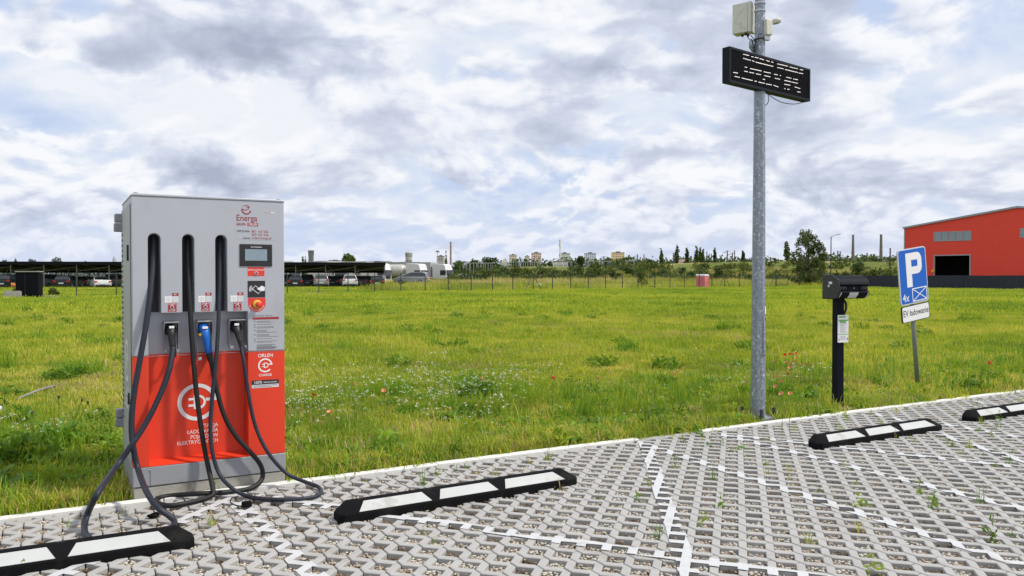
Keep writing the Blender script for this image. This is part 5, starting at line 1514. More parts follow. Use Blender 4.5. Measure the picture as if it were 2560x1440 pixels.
b = MB(); b.tube([(-.905, -.343, .90), (-.935, -.357, .90)], .155, 16); b.build('pipe_collar', 'orange_pipe', pi_)
p = fence_pt(50) + Vector((0, -.8, 0)); t = thing('concrete_block', 'pale concrete block left of the black cabinet', 'concrete block', (p.x, p.y, 0), R(20)); b = MB(); b.box(-.45, .55, -.3, .3, 0, .46); b.box(-.42, .52, -.27, .27, .461, .52); b.build('block', 'concrete', t, bevel=.02)
p = fence_pt(142) + Vector((0, -.8, 0)); t = thing('concrete_slab', 'low pale concrete slab right of the black cabinet', 'concrete slab', (p.x, p.y, 0), R(15)); b = MB(); b.box(-.55, .55, -.4, .4, 0, .13); b.box(-.45, .30, -.3, .3, .131, .19); b.build('slab', 'concrete', t, bevel=.02)

# ------------------------------------------------------------------ vehicles
mat('glass_dark', (0.02, 0.025, 0.03), 0.08, var=.1, spec=0.8)
mat('tyre', (0.015, 0.015, 0.015), 0.8)
mat('rim', (0.42, 0.42, 0.43), 0.3, metal=0.8)
mat('tail_light', (0.45, 0.015, 0.01), 0.25, var=.05, emit=((.8, .03, .02), .05))
mat('head_light', (0.7, 0.7, 0.72), 0.15, var=.05)
mat('plate_white', (0.75, 0.75, 0.75), 0.5)
CARC = {'black': (0.012, 0.013, 0.016), 'white': (0.72, 0.72, 0.73), 'silver': (0.36, 0.37, 0.39), 'grey': (0.12, 0.125, 0.13), 'wine': (0.10, 0.02, 0.03), 'navy': (0.02, 0.03, 0.06)}
for k_, c_ in CARC.items():
    mat('car_' + k_, c_, 0.34, metal=0.25 if k_ in ('silver', 'grey') else 0.0, var=.03, coat=0.15, spec=0.35)
PROF = {'hatch': ([(-2.05, .35), (-2.10, .75), (-2.02, .98), (.95, .98), (1.95, .78), (2.10, .55), (2.08, .28), (-2.0, .28)], [(-2.00, .97), (-1.72, 1.42), (-1.3, 1.48), (-.1, 1.47), (1.0, .97)]),
        'sedan': ([(-2.30, .35), (-2.36, .75), (-2.28, 1.0), (-1.5, 1.03), (1.0, .98), (2.15, .76), (2.30, .55), (2.28, .28), (-2.25, .28)], [(-1.75, 1.02), (-.95, 1.38), (-.5, 1.43), (.1, 1.42), (1.15, .97)]),
        'suv': ([(-2.25, .40), (-2.32, .85), (-2.25, 1.08), (1.05, 1.06), (2.15, .92), (2.28, .65), (2.25, .32), (-2.2, .32)], [(-2.22, 1.07), (-1.98, 1.58), (-1.5, 1.66), (-.1, 1.66), (1.05, 1.05)]),
        'van': ([(-2.2, .35), (-2.28, .8), (-2.25, 1.0), (1.55, 1.0), (2.2, .80), (2.32, .55), (2.28, .28), (-2.15, .28)], [(-2.24, .99), (-2.05, 1.55), (-1.5, 1.66), (0.1, 1.64), (1.75, .99)])}
def make_car(kind, colour):
    low, top = PROF[kind]
    t = bpy.data.objects.new('parked_car', None); COL.objects.link(t)
    W2 = .90
    b = MB(); b.prism(low, -W2, W2, 'y'); body = b.build('body', 'car_' + colour, t, bevel=.07)
    b = MB(); n = len(top); V = [(x, s * (W2 - .04 - max(0, (z - 1.0)) * .36), z) for s in (-1, 1) for (x, z) in top]
    b.add(V, [tuple(range(n)), tuple(range(2 * n - 1, n - 1, -1))] + [(i, i + n, (i + 1) % n + n, (i + 1) % n) for i in range(n)]); b.build('cabin', 'car_' + colour, t, bevel=.05)
    def inner(pts, f):
        cx = sum(p[0] for p in pts) / len(pts); cz = sum(p[1] for p in pts) / len(pts); return [(cx + (p[0] - cx) * f, cz + (p[1] - cz) * f) for p in pts]
    for s in (-1, 1):
        ip = inner(top, .84); b = MB(); V = [(x, s * (W2 - .04 - max(0, (z - 1.0)) * .36 + .012), z) for (x, z) in ip]
        b.add(V, [tuple(range(n))]); b.build('side_window', 'glass_dark', t)
    for (i, j, nm) in ((0, 1, 'rear_window'), (n - 1, n - 2, 'windscreen')):
        (xa, za), (xb, zb) = top[i], top[j]; sx_ = -1 if i == 0 else 1
        V = []
        for (f, y) in ((.10, 1), (.10, -1), (.90, -1), (.90, 1)):
            x, z = xa + (xb - xa) * f, za + (zb - za) * f; wy = (W2 - .12 - max(0, (z - 1.0)) * .36); V.append((x + sx_ * .02, y * wy, z + .012))
        b = MB(); b.add(V, [(0, 1, 2, 3)]); b.build(nm, 'glass_dark', t)
    xr = min(p[0] for p in low); xf = max(p[0] for p in low)
    for sx_, sy_ in ((-1.32, -1), (-1.32, 1), (1.35, -1), (1.35, 1)):
        M = Matrix.Translation((sx_, sy_ * (W2 - .09), .32)) @ Matrix.Rotation(math.pi / 2, 4, 'X')
        b = MB(); b.lathe([(.20, -.11), (.30, -.11), (.325, -.07), (.325, .07), (.30, .11), (.20, .11)], 18, M=M); w = b.build('wheel', 'tyre', t)
        b = MB(); b.lathe([(.20, -.118), (.20, .118)], 12, M=M); b.build('rim', 'rim', w)
    zb = .82 if kind != 'suv' else .95
    for s in (-1, 1):
        b = MB(); b.box(xr - .03, xr + .14, s * W2 - (.30 if s > 0 else -.01), s * W2 - (-.01 if s > 0 else -.30), zb - .07, zb + .09); b.build('tail_light', 'tail_light', t, bevel=.02)
        b = MB(); b.box(xf - .30, xf - .03, s * W2 - (.38 if s > 0 else .02), s * W2 - (.02 if s > 0 else -.38), .60, .74); b.build('head_light', 'head_light', t, bevel=.02)
        b = MB(); b.box(.62, .80, s * (W2 + .01), s * (W2 + .17), .95, 1.07); b.build('mirror', 'car_' + colour, t, bevel=.02)
    b = MB(); b.box(xr - .05, xr - .02, -.27, .27, .55, .67); b.build('number_plate', 'plate_white', t)
    b = MB(); b.box(xr - .035, xr + .1, -.78, .78, .30, .46); b.build('bumper', 'black_plastic', t, bevel=.02)
    return t
protos = {}
def car(kind, colour, u, Y, yaw, label, name='parked_car', group=None, lift=0.0):
    k = (kind, colour)
    if k in protos: o = copy_tree(protos[k])
    else: o = protos[k] = make_car(kind, colour)
    o.name = name
    if group:
        Y = Y - (963 - u) / 963 * 8.0; yaw += 9
    p = on(u, Y); o.location = (p.x, p.y, p.z + lift); o.rotation_euler = (0, 0, R(yaw))
    return tag(o, label, 'car', group)
GC = 'cars parked under the carport'
YC = 100.5
car('suv', 'black', 38, 101, 78, 'black car with red tail lights under the carport, left of the black cabinet', group=GC)
car('sedan', 'white', -2, 102, 80, 'pale car under the carport cut by the left edge of the picture', group=GC)
car('suv', 'silver', 134, 104, 60, 'silver car half hidden behind the black cabinet', group=GC)
car('hatch', 'black', 172, 101, 88, 'black hatchback under the carport between the black cabinet and the white saloon', group=GC)
car('sedan', 'grey', 209, 106, 95, 'dark grey car partly hidden behind the white saloon', group=GC)
car('sedan', 'white', 248, 101, 118, 'white saloon under the carport left of the charging station', group=GC)
car('suv', 'grey', 290, 103, 92, 'grey car under the carport just left of the charging station', group=GC)
car('suv', 'navy', 716, 103, 92, 'dark blue car just right of the charging station, under the carport', group=GC)
car('hatch', 'black', 741, 100.5, 92, 'black hatchback with a white plate, first full car right of the station', group=GC)
car('suv', 'navy', 768, 104, 96, 'dark blue car between the black hatchback and the silver car', group=GC)
car('suv', 'silver', 805, 100.5, 92, 'silver car with its tail to the meadow in the middle of the carport', group=GC)
car('hatch', 'navy', 831, 105, 92, 'dark blue car behind the gap between the silver and the white cars', group=GC)
car('van', 'white', 851, 106, 92, 'white van-like car behind the white SUV', group=GC)
car('suv', 'white', 874, 100.5, 94, 'white SUV with red tail lights near the right end of the carport', group=GC)
car('hatch', 'grey', 899, 105, 94, 'grey car right behind the white SUV', group=GC)
car('hatch', 'wine', 911, 109, 94, 'dark red car farther back under the right end of the carport', group=GC)
car('hatch', 'black', 939, 100.5, 96, 'black hatchback under the right end post of the carport', group=GC)
car('van', 'silver', 1030, 108, 173, 'silver people carrier standing side on in the long grass', 'people_carrier', lift=.35)
car('sedan', 'white', 1160, 158, 10, 'small white car far off in the grass right of the lorries', 'distant_car', lift=.2)

mat('truck_white', (0.68, 0.68, 0.69), 0.5, var=.05, spec=.3)
mat('trailer_grey', (0.40, 0.40, 0.40), 0.5, var=.06)
mat('tank_cream', (0.56, 0.54, 0.48), 0.35, var=.06, metal=.2)
mat('canvas_white', (0.68, 0.67, 0.65), 0.6, var=.05)
def lorry(label, u, Y, yaw, load, scale=1.0, lift=0.0):
    """a tractor unit facing +x with what it pulls"""
    p = on(u, Y); t = thing('lorry', label, 'lorry', (p.x, p.y, p.z + lift), R(yaw))
    b = MB(); b.prism([(-3.1, .75), (.02, .75), (.12, 1.6), (.02, 2.55), (-.08, 2.70), (-.25, 3.40), (-.55, 3.62), (-2.2, 3.72), (-3.1, 3.72)], -1.22, 1.22, 'y'); cabn = b.build('cab', 'truck_white', t, bevel=.07)
    b = MB(); b.prism([(.135, 1.50), (.065, 2.50), (-.02, 2.51), (.03, 1.50)], -1.10, 1.10, 'y'); b.build('windscreen', 'glass_dark', cabn)
    for s in (-1, 1):
        b = MB(); b.box(-1.30, -.15, s * 1.232 - .012, s * 1.232 + .012, 1.52, 2.48); b.build('side_window', 'glass_dark', cabn)
        b = MB(); b.box(-.1, .06, s * 1.30 - .10, s * 1.30 + .10, 1.75, 2.35); b.build('mirror', 'black_plastic', cabn, bevel=.03)
        b = MB(); b.box(.0, .16, s * .95 - .2, s * .95 + .2, .75, .95); b.build('head_light', 'head_light', cabn)
    b = MB(); b.box(.02, .17, -1.18, 1.18, .35, .72); b.build('bumper', 'truck_white', t, bevel=.04)
    b = MB(); b.box(.10, .15, -.85, .85, .98, 1.5); b.build('grille', 'black_plastic', cabn)
    b = MB(); b.box(-5.6, -.1, -.45, .45, .55, .95); b.build('chassis', 'black_plastic', t)
    for x in ((-.95, -4.4) + ((-9.8, -11.1, -12.4) if load != 'none' else ())):
        for s in (-1, 1):
            M = Matrix.Translation((x, s * 1.02, .5)) @ Matrix.Rotation(math.pi / 2, 4, 'X')
            b = MB(); b.lathe([(.28, -.16), (.46, -.16), (.5, -.1), (.5, .1), (.46, .16), (.28, .16)], 16, M=M); w = b.build('wheel', 'tyre', t)
            b = MB(); b.lathe([(.28, -.165), (.28, .165)], 12, M=M); b.build('rim', 'rim', w)
    if load == 'box':
        b = MB(); b.box(-15.4, -3.5, -1.25, 1.25, 1.15, 3.95); tr = b.build('trailer', 'canvas_white', t, bevel=.04)
        b = MB(); b.box(-15.42, -3.48, -1.27, 1.27, 3.951, 4.03); b.build('roof_rail', 'trailer_grey', tr)
    if load == 'curtain':
        b = MB(); b.box(-15.4, -3.5, -1.25, 1.25, 1.15, 3.98); tr = b.build('trailer', 'trailer_grey', t, bevel=.04)
        b = MB(); b.box(-15.42, -3.48, -1.27, 1.27, 3.981, 4.05); b.build('roof_rail', 'canvas_white', tr)
    if load == 'tank':
        b = MB(); M = Matrix.Translation((-14.4, 0, 2.35)) @ Matrix.Rotation(math.pi / 2, 4, 'Y')
        b.lathe([(.2, 0), (.9, .15), (1.18, .5), (1.22, 1.0), (1.22, 9.6), (1.18, 10.1), (.9, 10.45), (.2, 10.6)], 24, M=M); tr = b.build('tank', 'tank_cream', t, smooth=True)
        for x in (1.6, 3.8, 6.0, 8.2):
            b = MB(); b.lathe([(1.235, x), (1.235, x + .10)], 24, M=M); b.build('tank_band', 'trailer_grey', tr)
        b = MB(); b.box(-14.0, -3.9, -.5, .5, .7, 1.15); b.build('frame', 'black_plastic', t)
        b = MB()
        for k in range(7):
            b.box(-3.72, -3.66, -.95, -.55, 1.3 + k * .32, 1.34 + k * .32)
        b.box(-3.72, -3.66, -.97, -.93, 1.1, 3.6); b.box(-3.72, -3.66, -.57, -.53, 1.1, 3.6); b.build('ladder', 'trailer_grey', tr)
    return t
lorry('white lorry cab with a tall roof, rightmost of the lorries, pulling a grey trailer', 1123, 156, -28, 'curtain')
lorry('white lorry with a cream tank trailer behind the right end of the carport', 1060, 146, -26, 'tank')
lr2 = lorry('white lorry with a pale box trailer lettered LER, seen behind the parked cars', 969, 140, -22, 'box')
text('lettering', 'LER', 1.05, 'black_print', lr2, (-4.6, -1.262, 1.95), align='RIGHT', bold=.03)
lorry('white lorry cab seen front on behind the silver and white cars', 852, 136, -60, 'box')
lorry('white lorry cab showing just right of the charging station', 736, 136, -52, 'box')

# ------------------------------------------------------------------ carport
mat('carport_black', (0.008, 0.009, 0.011), 0.75, var=.1, spec=.12)
mat('carport_steel', (0.16, 0.17, 0.18), 0.5, metal=.4)
cB = on(963, 98.5); CYA = R(9); cA = cB - Vector((math.cos(CYA), math.sin(CYA), 0)) * 53.0
cpv = thing('carport', 'long low black roofed carport sheltering rows of parked cars', 'carport', (cA.x, cA.y, 0), CYA)
LC = 53.0; dC = 15.0; zf, zk = 2.98, 2.12
b = MB(); b.prism([(0, zf), (dC, zk), (dC, zk + .10), (0, zf + .10)], 0, LC, 'x'); b.build('roof', 'carport_black', cpv)
b = MB(); b.box(-.05, LC + .05, -.10, -.005, zf - .22, zf + .14); b.build('fascia', 'carport_black', cpv)
b = MB(); b.box(-.05, LC + .05, dC, dC + .1, zk - .25, zk + .12); b.build('fascia', 'carport_black', cpv)
npst = 15
q = MB(); q.box(-.05, .05, -.05, .05, 0, 2.74); pf = q.build('post', 'carport_steel', cpv)
q = MB(); q.box(-.05, .05, -.05, .05, 0, 2.3); pm = q.build('post', 'carport_steel', cpv)
q = MB(); q.box(-.05, .05, -.05, .05, 0, 1.95); pb = q.build('post', 'carport_steel', cpv)
q = MB(); q.prism([(0, zf - .10), (dC, zk - .10), (dC, zk - .004), (0, zf - .004)], -.04, .04, 'x'); bm_ = q.build('rafter', 'carport_steel', cpv)
q = MB(); q.tube([(0, .2, 2.0), (LC / npst * .98, .2, 2.52)], .035, 4); br0 = q.build('brace', 'carport_steel', cpv)
for k in range(npst + 1):
    x = .1 + (LC - .2) * k / npst
    for o, y in ((pf, .2), (pm, dC * .5), (pb, dC - .2), (bm_, 0.0)):
        c = o if k == 0 else o.copy()
        if k: COL.objects.link(c)
        c.location = (x, y, 0)
    if k and k < npst:
        c = br0.copy(); COL.objects.link(c); c.location = (x, 0, 0)

# ------------------------------------------------------------------ foliage
TREE = [(0.0, (0.034, 0.062, 0.022)), (0.45, (0.062, 0.104, 0.030)), (0.75, (0.10, 0.148, 0.036)), (1.0, (0.15, 0.19, 0.05))]
leaf_mat('leaf_dark', TREE, 0.25, 0.5, 0.6)
leaf_mat('leaf_mid', [(0.0, (0.035, 0.060, 0.016)), (0.5, (0.065, 0.100, 0.022)), (1.0, (0.12, 0.15, 0.035))], 0.3, 0.4, 0.6)
leaf_mat('leaf_light', [(0.0, (0.07, 0.10, 0.02)), (0.5, (0.12, 0.155, 0.03)), (1.0, (0.19, 0.20, 0.05))], 0.35, 0.4, 0.6)
leaf_mat('leaf_birch', [(0.0, (0.045, 0.070, 0.022)), (0.5, (0.085, 0.12, 0.035)), (1.0, (0.17, 0.20, 0.08))], 0.35, 0.5, 0.6)
leaf_mat('leaf_hazed', [(0.0, (0.11, 0.14, 0.14)), (1.0, (0.17, 0.20, 0.19))], 0.1, 0.2, 0.3)  # blue-grey leaves: the haze of distance is mixed into the colour
mat('bark', (0.09, 0.075, 0.06), 0.9, var=.25, scale=4, bump=.5, bscale=12)
def clumps(seed, n, lobes, leaf, m, flat=1.0):
    """leaf faces gathered in clumps: lobes = (x, y, z, rx, rz)"""
    q = np.random.RandomState(seed)
    Vs = []
    tot = sum(l[3] * l[3] * l[4] for l in lobes)
    for l in lobes:
        k = max(8, int(n * l[3] * l[3] * l[4] / tot))
        u = q.normal(size=(k, 3)); u /= np.linalg.norm(u, axis=1)[:, None]
        r = q.uniform(.15, 1.0, k) ** .45
        c = u * (r * q.uniform(.80, 1.12, k))[:, None] * [l[3], l[3], l[4]] + [l[0], l[1], l[2]]
        t1 = q.normal(size=(k, 3)) * [1, 1, flat]; t1 /= np.linalg.norm(t1, axis=1)[:, None]
        t2 = np.cross(t1, q.normal(size=(k, 3))); t2 /= np.linalg.norm(t2, axis=1)[:, None]
        s = (leaf * q.uniform(.45, 1.25, k))[:, None]
        Vs.append(np.stack([c - t1 * s, c - t2 * s * .55, c + t1 * s, c + t2 * s * .55], 1).reshape(-1, 3))
    V = np.concatenate(Vs)
    return fast_mesh('crown', V, np.arange(len(V)).reshape(-1, 4), m)
def tree(name, label, cat, u, Y, h, w, shape, m, n, leaf, group=None, seed=0, base=None, trunk=True):
    p = on(u, Y) if base is None else base
    t = thing(name, label, cat, (p.x, p.y, p.z - .1), 0, group)
    q = random.Random(seed * 13 + 5)
    L = []
    if shape == 'poplar':
        for k in range(9):
            f = k / 8; L.append((q.uniform(-.12, .12) * w, q.uniform(-.1, .1) * w, h * (.10 + .85 * f), w * .5 * (.55 + .75 * math.sin(math.pi * min(1, .18 + f * .80))) * q.uniform(.8, 1.05), h * .10))
    elif shape == 'round':
        for k in range(11):
            a = q.uniform(0, 6.28); r = q.uniform(.0, .34) * w; z = q.uniform(.38, .86); L.append((r * math.cos(a), r * math.sin(a), h * z, w * q.uniform(.16, .27), h * q.uniform(.10, .17)))
    elif shape == 'weeping':
        for k in range(64):
            a = q.uniform(0, 6.28); z = .06 + .90 * (k + .5) / 64; r = math.sqrt(q.uniform(.0, 1)) * .42 * w * math.sqrt(max(.06, 1 - ((z - .40) / .60) ** 2)); L.append((r * math.cos(a), r * math.sin(a), h * z, w * q.uniform(.07, .14) * (1.15 - .35 * z), h * q.uniform(.06, .12)))
    elif shape == 'bush':
        for k in range(9):
            a = q.uniform(0, 6.28); r = q.uniform(.05, .36) * w; L.append((r * math.cos(a), r * math.sin(a), h * q.uniform(.15, .62), w * q.uniform(.15, .25), h * q.uniform(.20, .34)))
    elif shape == 'cone':
        for k in range(8):
            f = k / 7; L.append((0, 0, h * (.1 + .85 * f), w * .5 * (1.02 - f * .85), h * .09))
    link('crown', clumps(seed, n, L, leaf, m), t)
    if trunk:
        b = MB(); r = max(.05, h * .018); b.tube([(0, 0, 0), (.02 * w, 0, h * .3), (0, .02 * w, h * .6), (0, 0, h * .85)], [r, r * .8, r * .5, r * .15], 7)
        for k in range(5):
            a = k * 1.9 + seed; z0_ = h * (.25 + .1 * k); b.tube([(0, 0, z0_), (math.cos(a) * w * .18, math.sin(a) * w * .18, z0_ + h * .12), (math.cos(a) * w * .32, math.sin(a) * w * .32, z0_ + h * .20)], [r * .5, r * .3, r * .1], 5)
        b.build('trunk', 'bark', t)
    return t
def px_tree(name, label, cat, u, vt, vb, wpx, Y, shape, m, n, leaf, group=None, seed=0, trunk=True):
    """a tree whose top and foot rows are read off the photograph at distance Y"""
    b_ = at(u, vb, Y); g_ = th(b_.x, b_.y); z0_ = min(b_.z, g_) if b_.z < g_ else g_
    h = at(u, vt, Y).z - g_
    return tree(name, label, cat, u, Y, h, wpx * Y / F, shape, m, n, leaf, group, seed, trunk=trunk)
px_tree('weeping_tree', 'large loose crowned tree with hanging twigs right of the steel pole', 'tree', 2021, 577, 697, 104, 112, 'weeping', 'leaf_birch', 9000, .15, seed=3)
px_tree('young_tree', 'young light green tree on a thin stem standing at the mesh fence', 'tree', 1604, 672, 726, 42, 92, 'round', 'leaf_light', 900, .10, seed=4)
px_tree('shrub', 'low pale green shrub beside the young tree at the fence', 'shrub', 1628, 712, 726, 26, 93, 'bush', 'leaf_light', 300, .10, seed=5, trunk=False)
for k, (u, vt, wp_, word) in enumerate(((1653, 621, 9, 'leftmost slim poplar on the far ridge'), (1692, 612, 11, 'tallest slim poplar on the far ridge, second from the left'), (1717, 619, 9, 'third slim poplar from the left on the far ridge'),
        (1741, 615, 10, 'fourth slim poplar from the left on the far ridge, left of a close pair'), (1750, 618, 7, 'left one of the close pair of thin poplars on the ridge'), (1757, 624, 7, 'right one of the close pair of thin poplars on the ridge'),
        (1787, 620, 8, 'slim poplar alone halfway to the steel pole on the ridge'), (1857, 625, 9, 'slim poplar just left of the steel pole on the ridge'), (1967, 604, 13, 'slim dark poplar between the steel pole and the large loose tree'))):
    px_tree('poplar', word, 'poplar', u, vt, 655, wp_, 235 if k < 8 else 190, 'poplar', 'leaf_dark', 420, .35, 'poplars on the far ridge', seed=20 + k)
px_tree('conifer', 'dark narrow evergreen tree left of the tall brick chimney', 'tree', 1115, 628, 668, 14, 260, 'cone', 'leaf_dark', 420, .4, seed=41)
px_tree('round_tree', 'dark round tree rising behind the carport roof', 'tree', 873, 629, 672, 40, 240, 'round', 'leaf_dark', 800, .55, seed=42)
for k, (u, vt, w_) in enumerate(((757, 641, 6), (763, 642, 6))):
    px_tree('poplar', ('left' if k == 0 else 'right') + ' of two small dark poplars left of the grey tower', 'poplar', u, vt, 675, w_, 300, 'poplar', 'leaf_dark', 200, .45, 'small poplars by the grey tower', seed=43 + k)
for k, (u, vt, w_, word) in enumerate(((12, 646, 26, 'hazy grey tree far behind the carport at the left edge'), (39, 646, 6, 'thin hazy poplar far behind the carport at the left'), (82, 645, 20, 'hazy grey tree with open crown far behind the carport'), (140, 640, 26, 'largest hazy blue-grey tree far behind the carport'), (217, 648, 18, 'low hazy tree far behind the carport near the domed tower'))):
    px_tree('hazy_tree', word, 'tree', u, vt, 690, w_, 640, 'poplar' if w_ < 8 else 'round', 'leaf_hazed', 420, 1.0, 'hazy trees on the far left horizon', seed=50 + k)
BANK_AT = [(1150, 0, 'right of the brick chimney'), (1195, 0, 'below the leftmost substation frames'), (1240, 0, 'below the white gabled house'), (1282, 0, 'below the cream tower'), (1318, 0, 'below the small yellow block'), (1345, 0, 'below the pink tower'), (1385, 0, 'left of the radio mast'), (1415, 0, 'below the pale green block'),
    (1450, 0, 'below the large round skyline tree'), (1476, 0, 'below the pale blue block'), (1505, 0, 'between the blue and yellow blocks'), (1545, 0, 'below the yellow-orange block'), (1578, 0, 'left of the young fence tree'), (1602, 0, 'behind the young fence tree'), (1632, 0, 'right of the young fence tree'), (1660, 0, 'below the leftmost poplar'), (1700, 0, 'below the tallest poplar'),
    (1730, 0, 'left of the pink toilet'), (1757, 0, 'behind the pink toilet'), (1790, 0, 'right of the pink toilet'), (1826, 0, 'halfway between toilet and pole'), (1860, 0, 'left of the steel pole'), (1930, 0, 'right of the steel pole'), (1965, 0, 'left of the loose crowned tree'), (2055, 0, 'right of the loose crowned tree'), (2090, 0, 'behind the black terminal head')]
# trees and shrubs over the embankment
SH = [('wide dark tree group', 1150, 650, 50, 300), ('a', 1185, 646, 40, 300), ('a', 1225, 641, 44, 300), ('a', 1290, 645, 26, 420), ('a', 1311, 643, 26, 420), ('a', 1333, 647, 22, 420), ('a', 1377, 650, 20, 400), ('a', 1428, 648, 22, 400), ('a', 1452, 638, 30, 230), ('a', 1520, 642, 26, 320), ('a', 1565, 640, 34, 330), ('a', 1623, 650, 24, 300), ('a', 1585, 650, 20, 320)]
for k, s_ in enumerate(SH):
    px_tree('far_tree', 'dark round tree on the far skyline ' + nearest(BANK_AT, s_[1]).replace('below', 'above the slope near'), 'tree', s_[1], s_[2], 668, s_[3], s_[4], 'round', 'leaf_dark', 420, .55, 'trees on the far skyline', seed=70 + k)
kk = 0
def shrub(u, vt, vb, w_, Y, m, lab, grp, n=260):
    global kk
    kk += 1
    px_tree('shrub', lab, 'shrub', u, vt, vb, w_, Y, 'bush', m, n, .26, grp, seed=100 + kk, trunk=False)
GS = 'dark shrubs along the embankment'
for (u, vt, w_, Y) in ((1140, 665, 50, 182), (1172, 666, 50, 184), (1208, 664, 50, 184), (1240, 665, 40, 186), (1150, 672, 60, 150), (1195, 676, 50, 150), (1165, 690, 45, 142), (1215, 668, 40, 152), (1250, 660, 34, 158), (1255, 676, 36, 150), (1285, 672, 34, 154), (1320, 668, 40, 156), (1350, 666, 36, 158), (1385, 668, 40, 156), (1415, 668, 40, 156), (1447, 652, 36, 158), (1470, 668, 40, 154), (1500, 664, 42, 156), (1530, 668, 34, 154), (1482, 662, 30, 160), (1565, 664, 14, 164), (1545, 676, 16, 150), (1580, 660, 30, 162), (1632, 672, 26, 156), (1660, 672, 34, 154), (1705, 664, 18, 166), (1726, 672, 34, 152), (1757, 672, 30, 150), (1790, 672, 44, 152), (1826, 674, 40, 152), (1860, 672, 36, 154), (1930, 676, 44, 150), (1965, 678, 40, 148), (2055, 664, 30, 150), (2090, 672, 34, 146), (1600, 676, 24, 150)):
    shrub(u, vt, 690, w_, Y, rnd.choice(['leaf_dark', 'leaf_mid', 'leaf_dark', 'leaf_mid']), 'bushy shrub on the embankment ' + nearest(BANK_AT, u) + (', higher on the slope' if Y > 156 else ', low on the slope'), GS)
for (u, vt, w_, Y) in ((1715, 648, 30, 205), (1745, 650, 40, 205), (1772, 644, 40, 210), (1800, 642, 50, 212), (1830, 648, 40, 212), (1868, 642, 44, 214), (1890, 646, 40, 214), (1925, 650, 40, 200), (1955, 648, 44, 200), (1605, 652, 40, 220), (1635, 653, 40, 220), (1680, 652, 30, 215), (2105, 640, 30, 190), (2150, 650, 36, 185), (2185, 640, 50, 190), (2225, 640, 60, 190)):
    shrub(u, vt, 660, w_, Y, 'leaf_dark', 'dark bush along the top of the embankment ' + nearest(BANK_AT, u), 'dark bushes on top of the embankment', 240)
shrub(2148, 636, 690, 46, 135, 'leaf_dark', 'tall dark bush left of the parking sign behind the black fence', None, 500)
shrub(2180, 665, 690, 62, 128, 'leaf_light', 'silvery light green bush behind the black fence left of the parking sign', None, 700)
shrub(2115, 670, 690, 50, 132, 'leaf_mid', 'yellowish bush behind the black fence at the terminal head', None, 500)
shrub(2225, 666, 690, 50, 132, 'leaf_dark', 'dark bush behind the black fence hidden by the parking sign', None, 400)
shrub(2508, 672, 690, 30, 100, 'leaf_mid', 'thin reddish-green bush in front of the red hall above the black fence', None, 200)
shrub(1795, 655, 690, 30, 146, 'leaf_mid', 'pointed light shrub on the embankment slope above the toilet', None, 300)
shrub(42, 712, 740, 14, 55, 'leaf_light', 'small bush growing by the concrete block left of the black cabinet', None, 160)
shrub(136, 716, 740, 26, 55, 'leaf_light', 'small bush growing right of the black cabinet', None, 220)
# long grass beyond the fence
tf_src = [blades(800 + k, 150, 1.6, .35, .95, .05, .6, (('tall_far', .8), ('grass_far', .2))) for k in range(5)]
pts = [p for p in ring_points(72, 165, .30, wide=1.05) if p.x > -21 + (p.y - 75) * -.08 and (p - FP).dot(Vector((-FD.y, FD.x, 0))) > 2.0 and not (p.y < 122 and p.x < -14)]
fn_ = Vector((-FD.y, FD.x, 0))
gf_src = [blades(820 + k, 150, 1.6, .25, .75, .05, .6, (('grass_far', .72), ('tall_far', .28))) for k in range(4)]
near_ = [p for p in pts if (p - FP).dot(fn_) < 17 + 9 * patch_noise(p, .10, 1.0)]
ids_ = set(id(p) for p in near_)
put('long_grass', near_, gf_src, .5, 1.0, 'long green grass just beyond the far fence')
put('long_grass', [p for p in pts if id(p) not in ids_], tf_src, .5, 1.1, 'pale straw coloured grass farther beyond the fence')

# low scrub over the slope of the embankment, one mass
sc_src = [clumps(850 + k, 150, [(0, 0, .45, .9, .55), (.6, .2, .3, .6, .4), (-.5, -.3, .35, .6, .45)], .17, m) for k, m in enumerate(('leaf_dark', 'leaf_mid', 'leaf_light', 'leaf_mid', 'leaf_light'))]
pts = []
for _ in range(1900):
    Y = rnd.uniform(144, 172); u = rnd.uniform(1120, 2300); X = (u - 1280) / F * Y; p = Vector((X, Y, 0))
    w_ = .40 if u < 1560 else .22
    if rnd.random() < w_ * (.75 + .6 * patch_noise(p, .11, 2.0)): pts.append(p)
put('scrub', pts, sc_src, .6, 1.7, 'low dark scrub spread over the slope of the far embankment')
# ------------------------------------------------------------------ pink toilets, white sack
mat('pink_plastic', (0.72, 0.19, 0.22), 0.5, var=.06)
mat('pale_roof', (0.78, 0.72, 0.76), 0.5)
p = fence_pt(1756) + Vector((0, 1.6, 0)); Yt = p.y; p = Vector(((1756 - 1280) / F * Yt, Yt, 0))
to = thing('portable_toilet', 'pink portable toilet with a pale rounded roof behind the far fence', 'portable toilet', tuple(p), R(52))
hw = .56
b = MB(); b.box(-hw, hw, -hw, hw, 0.05, 1.42); tb = b.build('cabin', 'pink_plastic', to, bevel=.04)
b = MB(); b.prism([(-hw - .03, 1.422), (hw + .03, 1.422), (hw + .03, 1.50), (hw - .08, 1.66), (-hw + .08, 1.66), (-hw - .03, 1.50)], -hw - .03, hw + .03, 'y'); b.build('roof', 'pale_roof', to, bevel=.06)
b = MB(); b.box(-.42, .42, -hw - .018, -hw, .10, 1.36); dr = b.build('door', 'pink_plastic', to, bevel=.01)
b = MB()
for k in range(6):
    b.tube([(-.40, -hw - .02, .25 + k * .15), (-.05, -hw - .02, .50 + k * .15)], .016, 5); b.tube([(.05, -hw - .02, .50 + k * .15), (.40, -hw - .02, .25 + k * .15)], .016, 5)
b.build('door_rib', 'pink_plastic', dr)
b = MB()
